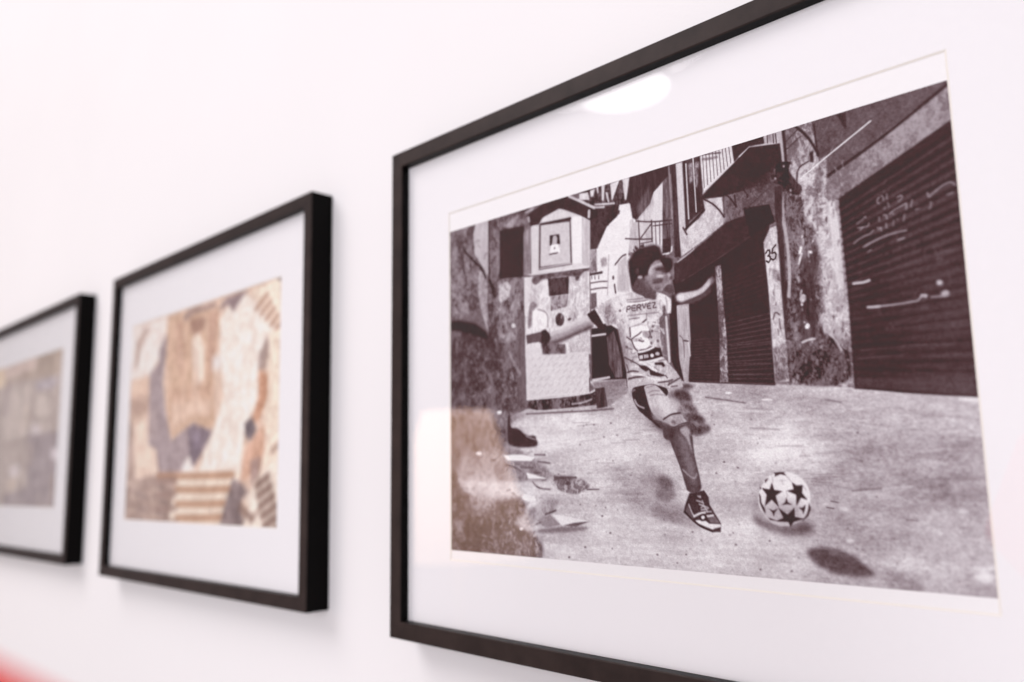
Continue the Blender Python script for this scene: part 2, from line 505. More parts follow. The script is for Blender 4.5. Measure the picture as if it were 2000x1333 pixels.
# ------------------------------------------------------------------ what is printed (millimetres from the top left corner of each print)
ART1 = [
("P",120,'i',20,0.5,1,[-3.6,-5.8,300.9,-2.2,301.4,202.4,-5.9,204.5]),
("P",204,'g',26,0.5,1,[-10,133.7,53.7,121.7,66.1,118.3,125,119.3,111.8,105.8,138.8,107,173.8,111.1,217.5,115.9,253,119.5,300.9,127.2,302.9,204.1,-10.7,206.4]),
("P",178,'g',24,9,0.8,[169.5,111,217.5,115.9,253,119.5,300.3,127.2,301.2,133.4,259.6,128.7,228.8,126.7,188.7,120.4]),
("P",230,'g',20,14,0.55,[168.8,122.8,228.6,128.9,241.4,140.6,212.6,150.8,181.3,150.2]),
("P",226,'g',18,12,0.8,[53.6,127.1,138,123.4,158.9,139.8,166.8,157.3,127,149.2,84.7,145.6]),
("P",218,'g',18,22,0.6,[119.1,175.4,166.6,159.7,207.6,150.7,204.8,191.4,140.6,197.4,97.6,192]),
("P",174,'g',26,30,0.85,[246.3,134.4,301.2,133.4,300.7,201.6,232,204.6,229.9,172.9]),
("P",188,'g',20,20,0.6,[189.7,187.6,225.2,175.2,241,201.8,183.4,204.1]),
("P",178,'g',22,9,0.8,[120.2,150.4,146.2,149.5,166.5,162.2,165.6,176.7,138.6,174.9]),
("P",214,'g',18,12,0.6,[83.2,187.2,165.4,181.6,189.7,187.6,183.5,201.8,78.9,202.4]),
("L",160,0.42,0.8,0.329,[293.3,147.8,299.3,147.9,305.2,148.6]),
("L",160,0.54,0.8,0.307,[266.4,160.4,271.4,160.2,276.4,159.2]),
("L",150,0.56,0.8,0.264,[258.7,125.9,262.7,125.3,266.6,125.6]),
("L",150,0.28,0.8,0.393,[291.6,144.1,295.3,144,299,143.6]),
("L",150,0.34,0.8,0.313,[248.3,161.7,253.1,161,257.9,160.8]),
("L",160,0.59,0.8,0.381,[226.2,133.2,230.6,133.2,234.9,133.8]),
("L",228,0.28,0.8,0.333,[246.3,151.9,249.6,152.3,253,152]),
("L",140,0.39,0.8,0.396,[280,131.8,282.1,132.2,284.1,132.2]),
("L",228,0.48,0.8,0.484,[288,142.5,291.2,142.8,294.4,142.8]),
("L",160,0.53,0.8,0.273,[196.8,123,199.8,123.1,202.8,123]),
("L",160,0.26,0.8,0.357,[252.2,130.2,257.5,130.3,262.7,130.4]),
("L",140,0.5,0.8,0.574,[279.6,161.4,281.8,161.5,284.1,161.7]),
("L",228,0.3,0.8,0.362,[265.6,131.7,269.2,132.6,272.9,132.7]),
("L",140,0.37,0.8,0.593,[285.8,147.5,289.2,147.6,292.6,147.1]),
("L",150,0.43,0.8,0.412,[261.3,128.9,267,129.1,272.5,130]),
("L",140,0.7,0.8,0.58,[204.7,135,211.9,135.3,218.8,136.2]),
("L",150,0.29,0.8,0.454,[242,154.8,248.1,155.6,254.1,156.1]),
("L",228,0.4,0.8,0.582,[269.2,160.5,271.1,160.4,272.9,160.8]),
("L",228,0.42,0.8,0.534,[272.3,126.7,274.5,126.9,276.8,127.1]),
("L",150,0.41,0.8,0.597,[248.4,144.2,255,145.2,261.6,145.7]),
("L",150,0.4,0.8,0.526,[195.7,126.9,203,128,210.2,128.6]),
("L",228,0.37,0.8,0.577,[263.4,137.7,270.4,137.5,277.2,137.6]),
("L",140,0.45,0.8,0.42,[287.6,162.8,293,162.2,298.4,161.6]),
("L",228,0.4,0.8,0.359,[234.5,162.3,236.7,162,238.8,162.1]),
("L",160,0.63,0.8,0.382,[201,137.7,203.5,137.4,206,137.9]),
("L",150,0.61,0.8,0.393,[235,136.2,239.7,136.6,244.3,137.5]),
("L",228,0.6,0.8,0.35,[272.1,139.1,278.3,139.5,284.3,140.6]),
("L",228,0.48,0.8,0.447,[220,142.1,224.8,142.3,229.4,142.9]),
("L",150,0.37,0.8,0.282,[211.4,143.9,219.7,143.5,227.7,143.8]),
("L",228,0.64,0.8,0.584,[250.6,133,254.1,133.7,257.6,134]),
("L",140,0.41,0.8,0.599,[290.9,145.4,295.6,145.3,300.3,144.9]),
("L",228,0.36,0.8,0.544,[281.1,146.8,284.9,146.1,288.5,146.2]),
("L",140,0.57,0.8,0.482,[235.5,146.9,241.3,147,246.9,146.2]),
("L",160,0.64,0.8,0.309,[225.9,144.1,228.6,144.1,231.2,144.3]),
("L",150,0.63,0.8,0.553,[227.7,147.8,230,147.8,232.3,148]),
("L",140,0.31,0.8,0.484,[270.5,149,276.4,149.2,282.1,149.6]),
("L",228,0.43,0.8,0.585,[194.3,136.5,201.3,136.8,208.2,136.3]),
("L",140,0.54,0.8,0.427,[216.3,143.2,223.1,143.3,229.7,143.5]),
("L",228,0.58,0.8,0.587,[261.4,161.8,267.5,160.9,273.4,160.7]),
("L",140,0.42,0.8,0.27,[234.1,128.4,236.5,128.3,238.8,128.3]),
("L",140,0.28,0.8,0.436,[270.8,138.8,274.9,139.3,279,140]),
("L",160,0.63,0.8,0.259,[184.6,144.3,189.6,144.4,194.5,144.5]),
("L",150,0.63,0.8,0.305,[252.6,155,254.7,154.8,256.7,155.2]),
("L",150,0.71,0.8,0.568,[202.3,125.8,209.5,126.4,216.5,127.1]),
("L",160,0.55,0.8,0.485,[287.3,154.4,292.9,153.9,298.3,153.6]),
("L",160,0.39,0.8,0.584,[221.3,154.2,226.9,154.2,232.3,153.9]),
("L",235,0.7,0.7,0.456,[128.1,131.5,138.5,130.8]),
("L",150,0.56,0.7,0.306,[142.7,128,154.4,127.4]),
("L",150,0.66,0.7,0.416,[125.3,139.4,135,139.1]),
("L",165,0.47,0.7,0.516,[129.8,132.5,137.8,131.9]),
("L",235,0.71,0.7,0.49,[123.6,136.2,134.1,135.8]),
("L",150,0.49,0.7,0.501,[114.7,149.4,127,149.6]),
("L",165,0.44,0.7,0.505,[148.5,151.7,154,151.7]),
("L",165,0.66,0.7,0.582,[127.7,153.5,139.3,152.7]),
("L",165,0.41,0.7,0.485,[112.4,133.3,116.6,133.4]),
("L",235,0.61,0.7,0.319,[92.8,144.6,103,143.6]),
("L",150,0.64,0.7,0.496,[102.8,129.5,115.8,129]),
("L",150,0.44,0.7,0.521,[146.3,133.5,157.4,133.2]),
("L",165,0.57,0.7,0.589,[99.2,127.6,111.1,128.1]),
("L",150,0.37,0.7,0.493,[148.3,131.8,159.2,132]),
("L",150,0.63,0.7,0.358,[139.2,135.1,144.2,134.6]),
("L",165,0.39,0.7,0.576,[108.9,148.4,117.6,147.3]),
("L",165,0.62,0.7,0.309,[105.8,123.6,115.9,123.8]),
("L",150,0.44,0.7,0.365,[135.2,155.4,144.1,155.4]),
("L",235,0.68,0.7,0.415,[145.2,144.1,157.2,144.1]),
("L",150,0.61,0.7,0.587,[133,138.2,143.2,138]),
("L",150,0.48,0.7,0.418,[151.3,139.5,156.6,139.1]),
("L",235,0.5,0.7,0.567,[93.7,154.3,102.8,154.2]),
("L",235,0.46,0.7,0.6,[144.4,135.8,153.2,135.1]),
("L",165,0.52,0.7,0.38,[143.4,156.2,151.1,156.2]),
("L",165,0.41,0.7,0.553,[104.9,137.8,118.2,137.1]),
("L",150,0.36,0.7,0.336,[152.9,136.9,164.8,136.9]),
("P",76,'i',0,0.5,0.957,[193.8,182,193.7,182.2,193.3,182.3,193,182.2,192.9,182,193.1,181.8,193.4,181.8,193.7,181.8]),
("P",121,'i',0,0.5,0.96,[158.2,125.3,158,125.5,157.7,125.5,157.4,125.4,157.2,125.2,157.4,125,157.7,124.9,158.1,125]),
("P",121,'i',0,0.5,0.949,[126.4,129.1,126.2,129.4,125.6,129.5,125.1,129.3,124.9,129,125.1,128.7,125.7,128.6,126.2,128.8]),
("P",77,'i',0,0.5,0.506,[265.3,190.5,265.2,190.8,264.9,190.9,264.6,190.8,264.5,190.6,264.6,190.4,264.9,190.3,265.2,190.3]),
("P",129,'i',0,0.5,0.733,[100.3,121.1,100,121.4,99.3,121.6,98.7,121.4,98.5,121,98.7,120.7,99.4,120.6,100,120.8]),
("P",125,'i',0,0.5,0.751,[130.3,135.5,130.1,135.8,129.5,135.9,129,135.8,128.7,135.4,129,135.1,129.6,135,130.1,135.2]),
("P",128,'i',0,0.5,0.661,[255,174.3,254.9,174.6,254.6,174.7,254.3,174.6,254.2,174.4,254.3,174.2,254.6,174.1,254.9,174.1]),
("P",78,'i',0,0.5,0.465,[110,129.1,109.8,129.4,109.3,129.4,108.8,129.3,108.6,129,108.8,128.8,109.3,128.7,109.8,128.8]),
("P",87,'i',0,0.5,0.994,[279.5,196.5,279.5,196.6,279.3,196.6,279.2,196.6,279.1,196.5,279.2,196.4,279.3,196.4,279.5,196.4]),
("P",118,'i',0,0.5,0.693,[287.2,175.4,287.1,175.6,286.9,175.6,286.7,175.6,286.6,175.4,286.7,175.3,286.9,175.2,287.1,175.2]),
("P",81,'i',0,0.5,0.832,[294.8,184.3,294.7,184.5,294.5,184.6,294.3,184.5,294.2,184.4,294.3,184.2,294.5,184.1,294.8,184.2]),
("P",106,'i',0,0.5,0.738,[121.6,136.1,121.4,136.4,120.8,136.5,120.3,136.3,120,136,120.3,135.7,120.8,135.6,121.4,135.8]),
("P",78,'i',0,0.5,0.424,[249.4,192.1,249.2,192.4,248.9,192.5,248.5,192.5,248.4,192.2,248.6,192,248.9,191.8,249.3,191.9]),
("P",95,'i',0,0.5,0.766,[106.5,213.1,106.3,213.3,105.8,213.4,105.4,213.4,105.3,213.2,105.4,212.9,105.9,212.8,106.3,212.9]),
("P",112,'i',0,0.5,0.494,[121.3,158.6,121.2,158.8,120.9,158.8,120.6,158.8,120.4,158.6,120.6,158.4,120.9,158.3,121.2,158.4]),
("P",84,'i',0,0.5,0.994,[298.8,136.1,298.8,136.2,298.6,136.2,298.5,136.1,298.5,136,298.5,135.9,298.7,135.9,298.8,136]),
("P",95,'i',0,0.5,0.579,[156.9,184.4,156.7,184.7,156.3,184.8,155.9,184.7,155.7,184.5,155.9,184.2,156.3,184.1,156.8,184.2]),
("P",97,'i',0,0.5,0.594,[261.9,137,261.8,137.1,261.7,137.1,261.6,137.1,261.5,137,261.6,136.9,261.7,136.9,261.9,136.9]),
("P",127,'i',0,0.5,0.82,[107.9,129.8,107.7,130,107.3,130.1,106.9,130,106.7,129.7,106.9,129.5,107.3,129.4,107.7,129.6]),
("P",79,'i',0,0.5,0.518,[138,155.9,137.8,156.2,137.3,156.3,136.9,156.2,136.7,155.9,136.9,155.6,137.4,155.5,137.8,155.6]),
("P",122,'i',0,0.5,0.419,[106.1,166.3,105.9,166.5,105.4,166.6,105,166.5,104.8,166.3,105,166,105.5,165.9,105.9,166]),
("P",91,'i',0,0.5,0.994,[126.7,148.4,126.5,148.6,126.1,148.7,125.8,148.6,125.6,148.4,125.8,148.2,126.2,148.1,126.5,148.2]),
("P",91,'i',0,0.5,0.493,[179.1,201.5,178.9,201.9,178.4,202,177.9,201.9,177.7,201.6,177.9,201.3,178.4,201.2,178.9,201.3]),
("P",85,'i',0,0.5,0.414,[280.4,133.2,280.3,133.3,280.2,133.3,280,133.3,280,133.1,280,133,280.2,133,280.3,133.1]),
("P",105,'i',0,0.5,0.803,[242.5,131.1,242.4,131.2,242.2,131.2,242,131.2,241.9,131,242,130.9,242.3,130.8,242.4,130.9]),
("P",77,'i',0,0.5,0.678,[121.1,172.4,120.9,172.6,120.4,172.8,120,172.7,119.8,172.4,120,172.1,120.5,172,120.9,172.1]),
("P",79,'i',0,0.5,0.811,[186.9,132.5,186.8,132.7,186.4,132.8,186.1,132.6,185.9,132.4,186.1,132.2,186.4,132.1,186.8,132.2]),
("P",121,'i',0,0.5,0.615,[211.7,195.9,211.5,196.1,211.3,196.2,211,196.1,210.9,196,211,195.8,211.3,195.7,211.6,195.7]),
("P",91,'i',0,0.5,0.429,[207.9,175.8,207.7,176,207.4,176.1,207,176,206.9,175.8,207.1,175.6,207.4,175.5,207.8,175.6]),
("P",108,'i',0,0.5,0.879,[250,186,249.8,186.2,249.5,186.3,249.1,186.2,249,186,249.2,185.8,249.5,185.6,249.9,185.7]),
("P",93,'i',0,0.5,0.596,[138.5,154.6,138.4,154.8,138,154.8,137.7,154.8,137.5,154.6,137.7,154.4,138,154.3,138.4,154.4]),
("P",115,'i',0,0.5,0.755,[239.2,192,239.1,192.2,238.8,192.3,238.6,192.2,238.5,192,238.6,191.9,238.9,191.8,239.1,191.8]),
("P",122,'i',0,0.5,0.501,[251.8,174.4,251.7,174.5,251.6,174.6,251.4,174.6,251.4,174.4,251.4,174.3,251.6,174.3,251.8,174.3]),
("P",126,'i',0,0.5,0.488,[161.9,171.3,161.7,171.5,161.3,171.6,160.9,171.5,160.7,171.3,160.9,171,161.3,170.9,161.7,171]),
("P",115,'i',0,0.5,0.51,[99.3,179.7,99.1,180,98.6,180.1,98.2,180,98,179.8,98.2,179.5,98.6,179.4,99.1,179.5]),
("P",84,'i',0,0.5,0.453,[268.6,136,268.5,136.2,268.4,136.2,268.2,136.1,268.2,136,268.2,135.9,268.4,135.9,268.5,135.9]),
("P",98,'i',0,0.5,0.491,[97.7,183.1,97.4,183.4,96.8,183.6,96.2,183.4,95.9,183.1,96.2,182.8,96.8,182.6,97.5,182.7]),
("P",109,'i',0,0.5,0.767,[168.4,146.4,168.2,146.7,167.7,146.8,167.3,146.6,167.2,146.4,167.4,146.1,167.8,146,168.2,146.2]),
("P",96,'i',0,0.5,0.842,[299.2,151.8,299.1,152,298.9,152.1,298.6,152,298.6,151.8,298.7,151.6,298.9,151.6,299.1,151.7]),
("P",113,'i',0,0.5,0.526,[180.9,195,180.7,195.2,180.5,195.3,180.2,195.2,180.1,195.1,180.3,194.9,180.5,194.8,180.8,194.9]),
("P",115,'i',0,0.5,0.47,[262,168.4,261.9,168.5,261.8,168.6,261.6,168.6,261.5,168.4,261.6,168.3,261.8,168.2,262,168.3]),
("P",104,'i',0,0.5,0.856,[252.3,186.3,252.2,186.5,252,186.6,251.7,186.5,251.6,186.3,251.7,186.1,252,186,252.2,186.1]),
("P",127,'i',0,0.5,0.696,[228.7,134.8,228.6,134.9,228.5,134.9,228.3,134.9,228.2,134.8,228.3,134.7,228.5,134.6,228.6,134.7]),
("P",112,'i',0,0.5,0.586,[245.8,157.3,245.7,157.5,245.5,157.5,245.3,157.5,245.2,157.3,245.3,157.2,245.5,157.1,245.8,157.2]),
("P",128,'i',0,0.5,0.909,[115.7,153.2,115.6,153.3,115.4,153.3,115.1,153.3,115,153.1,115.1,153,115.4,153,115.6,153]),
("P",124,'i',0,0.5,0.77,[242.5,135.3,242.3,135.5,242.1,135.5,241.8,135.4,241.8,135.3,241.9,135.1,242.1,135,242.4,135.1]),
("P",75,'i',0,0.5,0.723,[190.3,157.6,190.2,157.7,190,157.8,189.8,157.7,189.7,157.6,189.8,157.4,190,157.4,190.2,157.4]),
("P",97,'i',0,0.5,0.469,[247.3,145.6,247.2,145.8,246.9,145.9,246.7,145.8,246.6,145.6,246.7,145.4,247,145.3,247.2,145.4]),
("P",96,'i',0,0.5,0.414,[217.9,192.9,217.7,193.1,217.4,193.2,217.1,193.1,217,193,217.1,192.7,217.5,192.6,217.8,192.7]),
("P",93,'i',0,0.5,0.521,[156.7,177.4,156.5,177.6,156.1,177.7,155.7,177.7,155.5,177.4,155.7,177.2,156.1,177,156.5,177.1]),
("P",108,'i',0,0.5,0.704,[266.2,137.9,266.1,138,265.9,138.1,265.7,138,265.6,137.8,265.7,137.7,265.9,137.6,266.1,137.7]),
("P",103,'i',0,0.5,0.523,[102.4,141.3,102.3,141.4,102,141.5,101.7,141.4,101.6,141.2,101.7,141.1,102,141,102.3,141.1]),
("P",123,'i',0,0.5,0.971,[262.7,137.3,262.6,137.4,262.4,137.5,262.2,137.4,262.1,137.3,262.2,137.1,262.4,137,262.7,137.1]),
("P",113,'i',0,0.5,0.444,[172.2,143.2,172.1,143.3,171.9,143.3,171.7,143.3,171.7,143.2,171.8,143.1,171.9,143,172.1,143.1]),
("P",114,'i',0,0.5,0.647,[301,153.5,300.9,153.7,300.6,153.8,300.3,153.7,300.2,153.5,300.3,153.2,300.6,153.1,300.9,153.2]),
("P",89,'i',0,0.5,0.787,[172.6,182.5,172.4,182.8,171.9,182.9,171.4,182.8,171.2,182.5,171.5,182.2,171.9,182.1,172.4,182.2]),
("P",77,'i',0,0.5,0.428,[201.3,130.4,201.2,130.5,201,130.6,200.8,130.5,200.8,130.4,200.9,130.3,201,130.3,201.2,130.3]),
("P",97,'i',0,0.5,0.865,[168.5,193.2,168.3,193.5,167.8,193.6,167.3,193.5,167.1,193.3,167.3,192.9,167.8,192.8,168.3,192.9]),
("P",127,'i',0,0.5,0.745,[284.5,150.2,284.4,150.4,284.1,150.5,283.9,150.4,283.8,150.2,283.9,150,284.2,149.9,284.4,150]),
("P",94,'i',0,0.5,0.868,[257.9,139.5,257.8,139.6,257.5,139.7,257.3,139.6,257.2,139.4,257.3,139.3,257.6,139.2,257.8,139.3]),
("P",110,'i',0,0.5,0.959,[124.4,192.8,124.2,193.1,123.8,193.2,123.4,193.1,123.3,192.9,123.4,192.7,123.9,192.5,124.3,192.6]),
("P",96,'i',0,0.5,0.539,[263,169.7,262.9,169.8,262.7,169.9,262.5,169.8,262.4,169.7,262.5,169.6,262.7,169.5,262.9,169.6]),
("P",128,'i',0,0.5,0.535,[157.2,181.1,157,181.3,156.7,181.4,156.4,181.3,156.3,181.2,156.4,181,156.8,180.9,157.1,180.9]),
("P",103,'i',0,0.5,0.933,[254.6,150.5,254.5,150.7,254.1,150.8,253.8,150.7,253.7,150.5,253.8,150.2,254.2,150.2,254.5,150.3]),
("P",109,'i',0,0.5,0.69,[280.3,200.2,280.2,200.4,279.9,200.5,279.6,200.4,279.5,200.2,279.6,200,279.9,199.9,280.2,200]),
("P",116,'i',0,0.5,0.738,[281.3,166.1,281.2,166.3,280.8,166.4,280.5,166.3,280.4,166.1,280.6,165.8,280.9,165.7,281.2,165.8]),
("P",117,'i',0,0.5,0.801,[160.2,153.6,160.1,153.7,159.9,153.8,159.7,153.7,159.6,153.6,159.7,153.4,159.9,153.4,160.1,153.5]),
("P",83,'i',0,0.5,0.59,[259.6,164.8,259.4,165,259,165.2,258.7,165.1,258.6,164.8,258.7,164.5,259.1,164.4,259.4,164.5]),
("P",90,'i',0,0.5,0.539,[206.1,131,206,131.2,205.6,131.3,205.2,131.2,205.1,130.9,205.3,130.7,205.6,130.6,206,130.7]),
("P",103,'i',0,0.5,0.666,[235.1,193.6,235,193.7,234.9,193.8,234.7,193.8,234.7,193.7,234.7,193.6,234.9,193.5,235,193.6]),
("P",128,'i',0,0.5,0.676,[298.4,157.4,298.4,157.4,298.2,157.5,298.1,157.4,298.1,157.3,298.1,157.3,298.3,157.2,298.4,157.3]),
("P",110,'i',0,0.5,0.831,[209.3,169.9,209.2,170,208.9,170.1,208.7,170,208.6,169.9,208.7,169.7,209,169.7,209.2,169.7]),
("P",110,'i',0,0.5,0.443,[233.8,174,233.7,174.2,233.4,174.3,233.2,174.2,233.1,174.1,233.2,173.9,233.5,173.8,233.7,173.9]),
("P",126,'i',0,0.5,0.959,[186,128.1,185.9,128.3,185.5,128.4,185.2,128.3,185,128,185.2,127.8,185.5,127.8,185.9,127.9]),
("P",87,'i',0,0.5,0.574,[253.9,169.4,253.7,169.6,253.4,169.7,253.1,169.7,253,169.4,253.1,169.2,253.5,169.1,253.8,169.2]),
("P",118,'i',0,0.5,0.709,[178.6,163.8,178.3,164.1,177.9,164.2,177.4,164.1,177.3,163.8,177.5,163.5,177.9,163.4,178.4,163.5]),
("P",112,'i',0,0.5,0.93,[218.6,142.4,218.5,142.6,218.3,142.6,218,142.6,217.9,142.4,218.1,142.2,218.3,142.2,218.6,142.2]),
("P",111,'i',0,0.5,0.9,[233.3,183.3,233.2,183.5,232.8,183.6,232.5,183.6,232.4,183.3,232.5,183.1,232.9,183,233.2,183.1]),
("P",125,'i',0,0.5,0.851,[246.4,194.1,246.2,194.4,245.9,194.5,245.5,194.4,245.4,194.2,245.6,193.9,245.9,193.8,246.2,193.9]),
("P",122,'i',0,0.5,0.68,[87.4,174.4,87.3,174.5,87,174.6,86.7,174.5,86.6,174.4,86.8,174.2,87,174.2,87.3,174.2]),
("P",119,'i',0,0.5,0.955,[89.4,155.1,89.2,155.4,88.6,155.5,88,155.4,87.8,155.1,88.1,154.8,88.6,154.7,89.2,154.8]),
("P",91,'i',0,0.5,0.466,[236.5,183.6,236.4,183.7,236.3,183.8,236.1,183.7,236,183.6,236.1,183.5,236.3,183.5,236.4,183.5]),
("P",113,'i',0,0.5,0.899,[232.7,163.8,232.6,164,232.4,164,232.3,164,232.2,163.8,232.3,163.7,232.5,163.6,232.6,163.7]),
("P",119,'i',0,0.5,0.775,[132,200.8,131.8,200.9,131.5,201,131.2,201,131.1,200.8,131.3,200.6,131.6,200.5,131.9,200.6]),
("P",107,'i',0,0.5,0.877,[216.9,163,216.7,163.3,216.3,163.4,215.9,163.3,215.8,163,215.9,162.7,216.3,162.6,216.7,162.7]),
("P",110,'i',0,0.5,0.509,[296.6,145,296.5,145.1,296.4,145.2,296.2,145.1,296.2,145,296.2,144.9,296.4,144.8,296.6,144.9]),
("P",123,'i',0,0.5,0.553,[126.9,208.5,126.7,208.8,126.2,209,125.6,208.9,125.4,208.6,125.7,208.3,126.2,208.2,126.7,208.2]),
("P",76,'i',0,0.5,0.494,[218.1,166.7,218.1,166.8,217.9,166.8,217.8,166.8,217.7,166.7,217.8,166.6,217.9,166.5,218.1,166.6]),
("P",98,'i',0,0.5,0.862,[193,141,193,141.1,192.8,141.1,192.6,141.1,192.6,141,192.6,140.9,192.8,140.8,193,140.9]),
("P",128,'i',0,0.5,0.844,[94.1,179.6,93.9,179.8,93.6,179.9,93.2,179.8,93.1,179.6,93.2,179.5,93.6,179.4,94,179.4]),
("P",78,'i',0,0.5,0.655,[281.2,185.8,281.1,186,280.8,186.1,280.6,186,280.5,185.8,280.6,185.7,280.9,185.6,281.1,185.6]),
("P",84,'i',0,0.5,0.555,[101.4,210.3,101.2,210.6,100.7,210.7,100.3,210.6,100.1,210.4,100.3,210.1,100.8,210,101.2,210.1]),
("P",126,'i',0,0.5,0.567,[177.4,180.1,177.3,180.2,177,180.3,176.7,180.2,176.6,180.1,176.8,179.9,177,179.8,177.3,179.9]),
("P",94,'i',0,0.5,0.584,[278.8,170.1,278.7,170.2,278.6,170.3,278.4,170.2,278.4,170.1,278.5,170,278.6,170,278.7,170]),
("P",94,'i',0,0.5,0.906,[299.3,161.3,299.2,161.5,299,161.6,298.8,161.5,298.7,161.3,298.8,161.1,299,161.1,299.3,161.1]),
("P",86,'i',0,0.5,0.652,[210.9,169.3,210.7,169.6,210.3,169.7,209.9,169.6,209.8,169.3,210,169,210.4,168.9,210.8,169]),
("P",128,'i',0,0.5,0.556,[247.8,175.9,247.7,176.1,247.4,176.2,247.1,176.1,247,175.9,247.1,175.7,247.4,175.6,247.7,175.7]),
("P",75,'i',0,0.5,0.938,[163.1,197.4,162.9,197.6,162.6,197.7,162.3,197.7,162.1,197.5,162.3,197.3,162.6,197.2,163,197.2]),
("P",128,'i',0,0.5,0.601,[283.9,158.9,283.8,159.1,283.6,159.1,283.4,159.1,283.3,158.9,283.4,158.8,283.6,158.7,283.8,158.8]),
("P",84,'i',0,0.5,0.807,[120.7,184.7,120.6,184.9,120.3,185,120,184.9,119.9,184.7,120,184.6,120.3,184.5,120.6,184.5]),
("P",95,'i',0,0.5,0.961,[105.6,214.4,105.5,214.6,105.2,214.7,104.9,214.6,104.8,214.5,104.9,214.3,105.2,214.2,105.5,214.2]),
("P",93,'i',0,0.5,0.484,[240,130.4,239.8,130.6,239.4,130.7,239.1,130.6,238.9,130.3,239.1,130.1,239.5,130,239.9,130.1]),
("P",104,'i',0,0.5,0.69,[156.8,173.6,156.6,173.8,156.2,173.9,155.7,173.8,155.6,173.6,155.8,173.3,156.2,173.2,156.6,173.3]),
("P",80,'i',0,0.5,0.484,[258.8,197.6,258.7,197.7,258.4,197.8,258.2,197.8,258.1,197.6,258.2,197.4,258.5,197.3,258.7,197.4]),
("P",108,'i',0,0.5,0.925,[287.4,195.9,287.3,196.1,287.1,196.2,286.8,196.1,286.7,195.9,286.8,195.7,287.1,195.6,287.4,195.7]),
("P",114,'i',0,0.5,0.614,[265.2,182.8,265,183,264.8,183.1,264.6,183,264.5,182.8,264.6,182.7,264.8,182.6,265.1,182.6]),
("P",78,'i',0,0.5,0.643,[276.2,187.7,276.1,187.8,275.9,187.9,275.7,187.9,275.6,187.7,275.7,187.5,275.9,187.4,276.2,187.5]),
("P",76,'i',0,0.5,0.572,[208.6,141.9,208.5,142.1,208.1,142.2,207.8,142.1,207.7,141.8,207.8,141.6,208.2,141.6,208.5,141.7]),
("P",85,'i',0,0.5,0.973,[128.5,173.4,128.4,173.5,128.1,173.6,127.9,173.5,127.8,173.4,127.9,173.2,128.2,173.2,128.4,173.2]),
("P",76,'i',0,0.5,0.83,[157.8,170.2,157.7,170.4,157.4,170.5,157.1,170.4,157,170.3,157.2,170.1,157.4,170,157.7,170.1]),
("P",85,'i',0,0.5,0.733,[183.5,165.7,183.4,165.8,183.3,165.9,183.1,165.8,183,165.7,183.1,165.6,183.3,165.6,183.4,165.6]),
("P",94,'i',0,0.5,0.917,[246.8,177.8,246.6,178.1,246.2,178.2,245.8,178.1,245.7,177.9,245.9,177.6,246.3,177.5,246.6,177.6]),
("P",124,'i',0,0.5,0.818,[259.4,181.2,259.3,181.4,259,181.5,258.6,181.5,258.5,181.2,258.7,181,259,180.9,259.3,181]),
("P",105,'i',0,0.5,0.982,[105,139.6,104.8,139.8,104.4,139.9,103.9,139.8,103.8,139.6,104,139.3,104.4,139.2,104.9,139.3]),
("P",79,'i',0,0.5,0.615,[224.6,191.1,224.5,191.3,224.2,191.4,223.9,191.3,223.7,191.1,223.9,190.9,224.2,190.8,224.5,190.9]),
("P",107,'i',0,0.5,0.878,[209.6,139.7,209.5,139.9,209.2,139.9,208.9,139.8,208.8,139.7,208.9,139.5,209.2,139.4,209.5,139.5]),
("P",78,'i',0,0.5,0.956,[242.1,193,241.9,193.2,241.6,193.4,241.2,193.3,241.1,193,241.3,192.8,241.6,192.7,242,192.8]),
("P",91,'i',0,0.5,0.696,[196.9,178.1,196.8,178.2,196.5,178.3,196.3,178.3,196.2,178.1,196.3,177.9,196.6,177.9,196.8,177.9]),
("P",126,'i',0,0.5,0.869,[292.3,162.3,292.1,162.5,291.8,162.6,291.5,162.5,291.4,162.3,291.6,162.1,291.9,162,292.2,162.1]),
("P",97,'i',0,0.5,0.441,[196.4,158.9,196.3,159.1,195.9,159.2,195.5,159.1,195.3,158.8,195.5,158.6,195.9,158.5,196.3,158.6]),
("P",117,'i',0,0.5,0.816,[281.1,153.7,281,153.9,280.7,154,280.5,153.9,280.4,153.7,280.5,153.5,280.8,153.5,281,153.5]),
("P",77,'i',0,0.5,0.674,[295.7,167.3,295.6,167.5,295.3,167.6,295,167.6,294.9,167.3,295,167.1,295.3,167,295.6,167.1]),
("P",119,'i',0,0.5,0.937,[220,174.6,219.9,174.7,219.7,174.8,219.5,174.7,219.5,174.6,219.6,174.5,219.8,174.4,220,174.5]),
("P",96,'i',0,0.5,0.554,[293.3,157.9,293.1,158.1,292.8,158.2,292.5,158.1,292.4,157.9,292.5,157.6,292.9,157.5,293.2,157.6]),
("P",82,'i',0,0.5,0.593,[256.2,132.9,256.1,133.1,255.9,133.1,255.8,133,255.7,132.9,255.8,132.8,256,132.8,256.1,132.8]),
("P",116,'i',0,0.5,0.893,[286.5,141.7,286.3,142,286,142.1,285.7,142,285.6,141.7,285.7,141.5,286.1,141.4,286.4,141.5]),
("P",124,'i',0,0.5,0.598,[205.3,201.8,205.1,202,204.8,202.2,204.5,202.1,204.4,201.9,204.5,201.7,204.8,201.6,205.2,201.6]),
("P",83,'i',0,0.5,0.985,[291.2,198.3,291.1,198.5,290.9,198.6,290.7,198.5,290.7,198.4,290.7,198.2,290.9,198.2,291.1,198.2]),
("P",76,'i',0,0.5,0.836,[152.1,194.3,151.9,194.6,151.4,194.7,150.9,194.6,150.7,194.3,150.9,194,151.4,193.9,151.9,194]),
("P",79,'i',0,0.5,0.527,[104.2,171.2,103.9,171.6,103.4,171.7,102.8,171.6,102.6,171.3,102.8,171,103.4,170.8,104,170.9]),
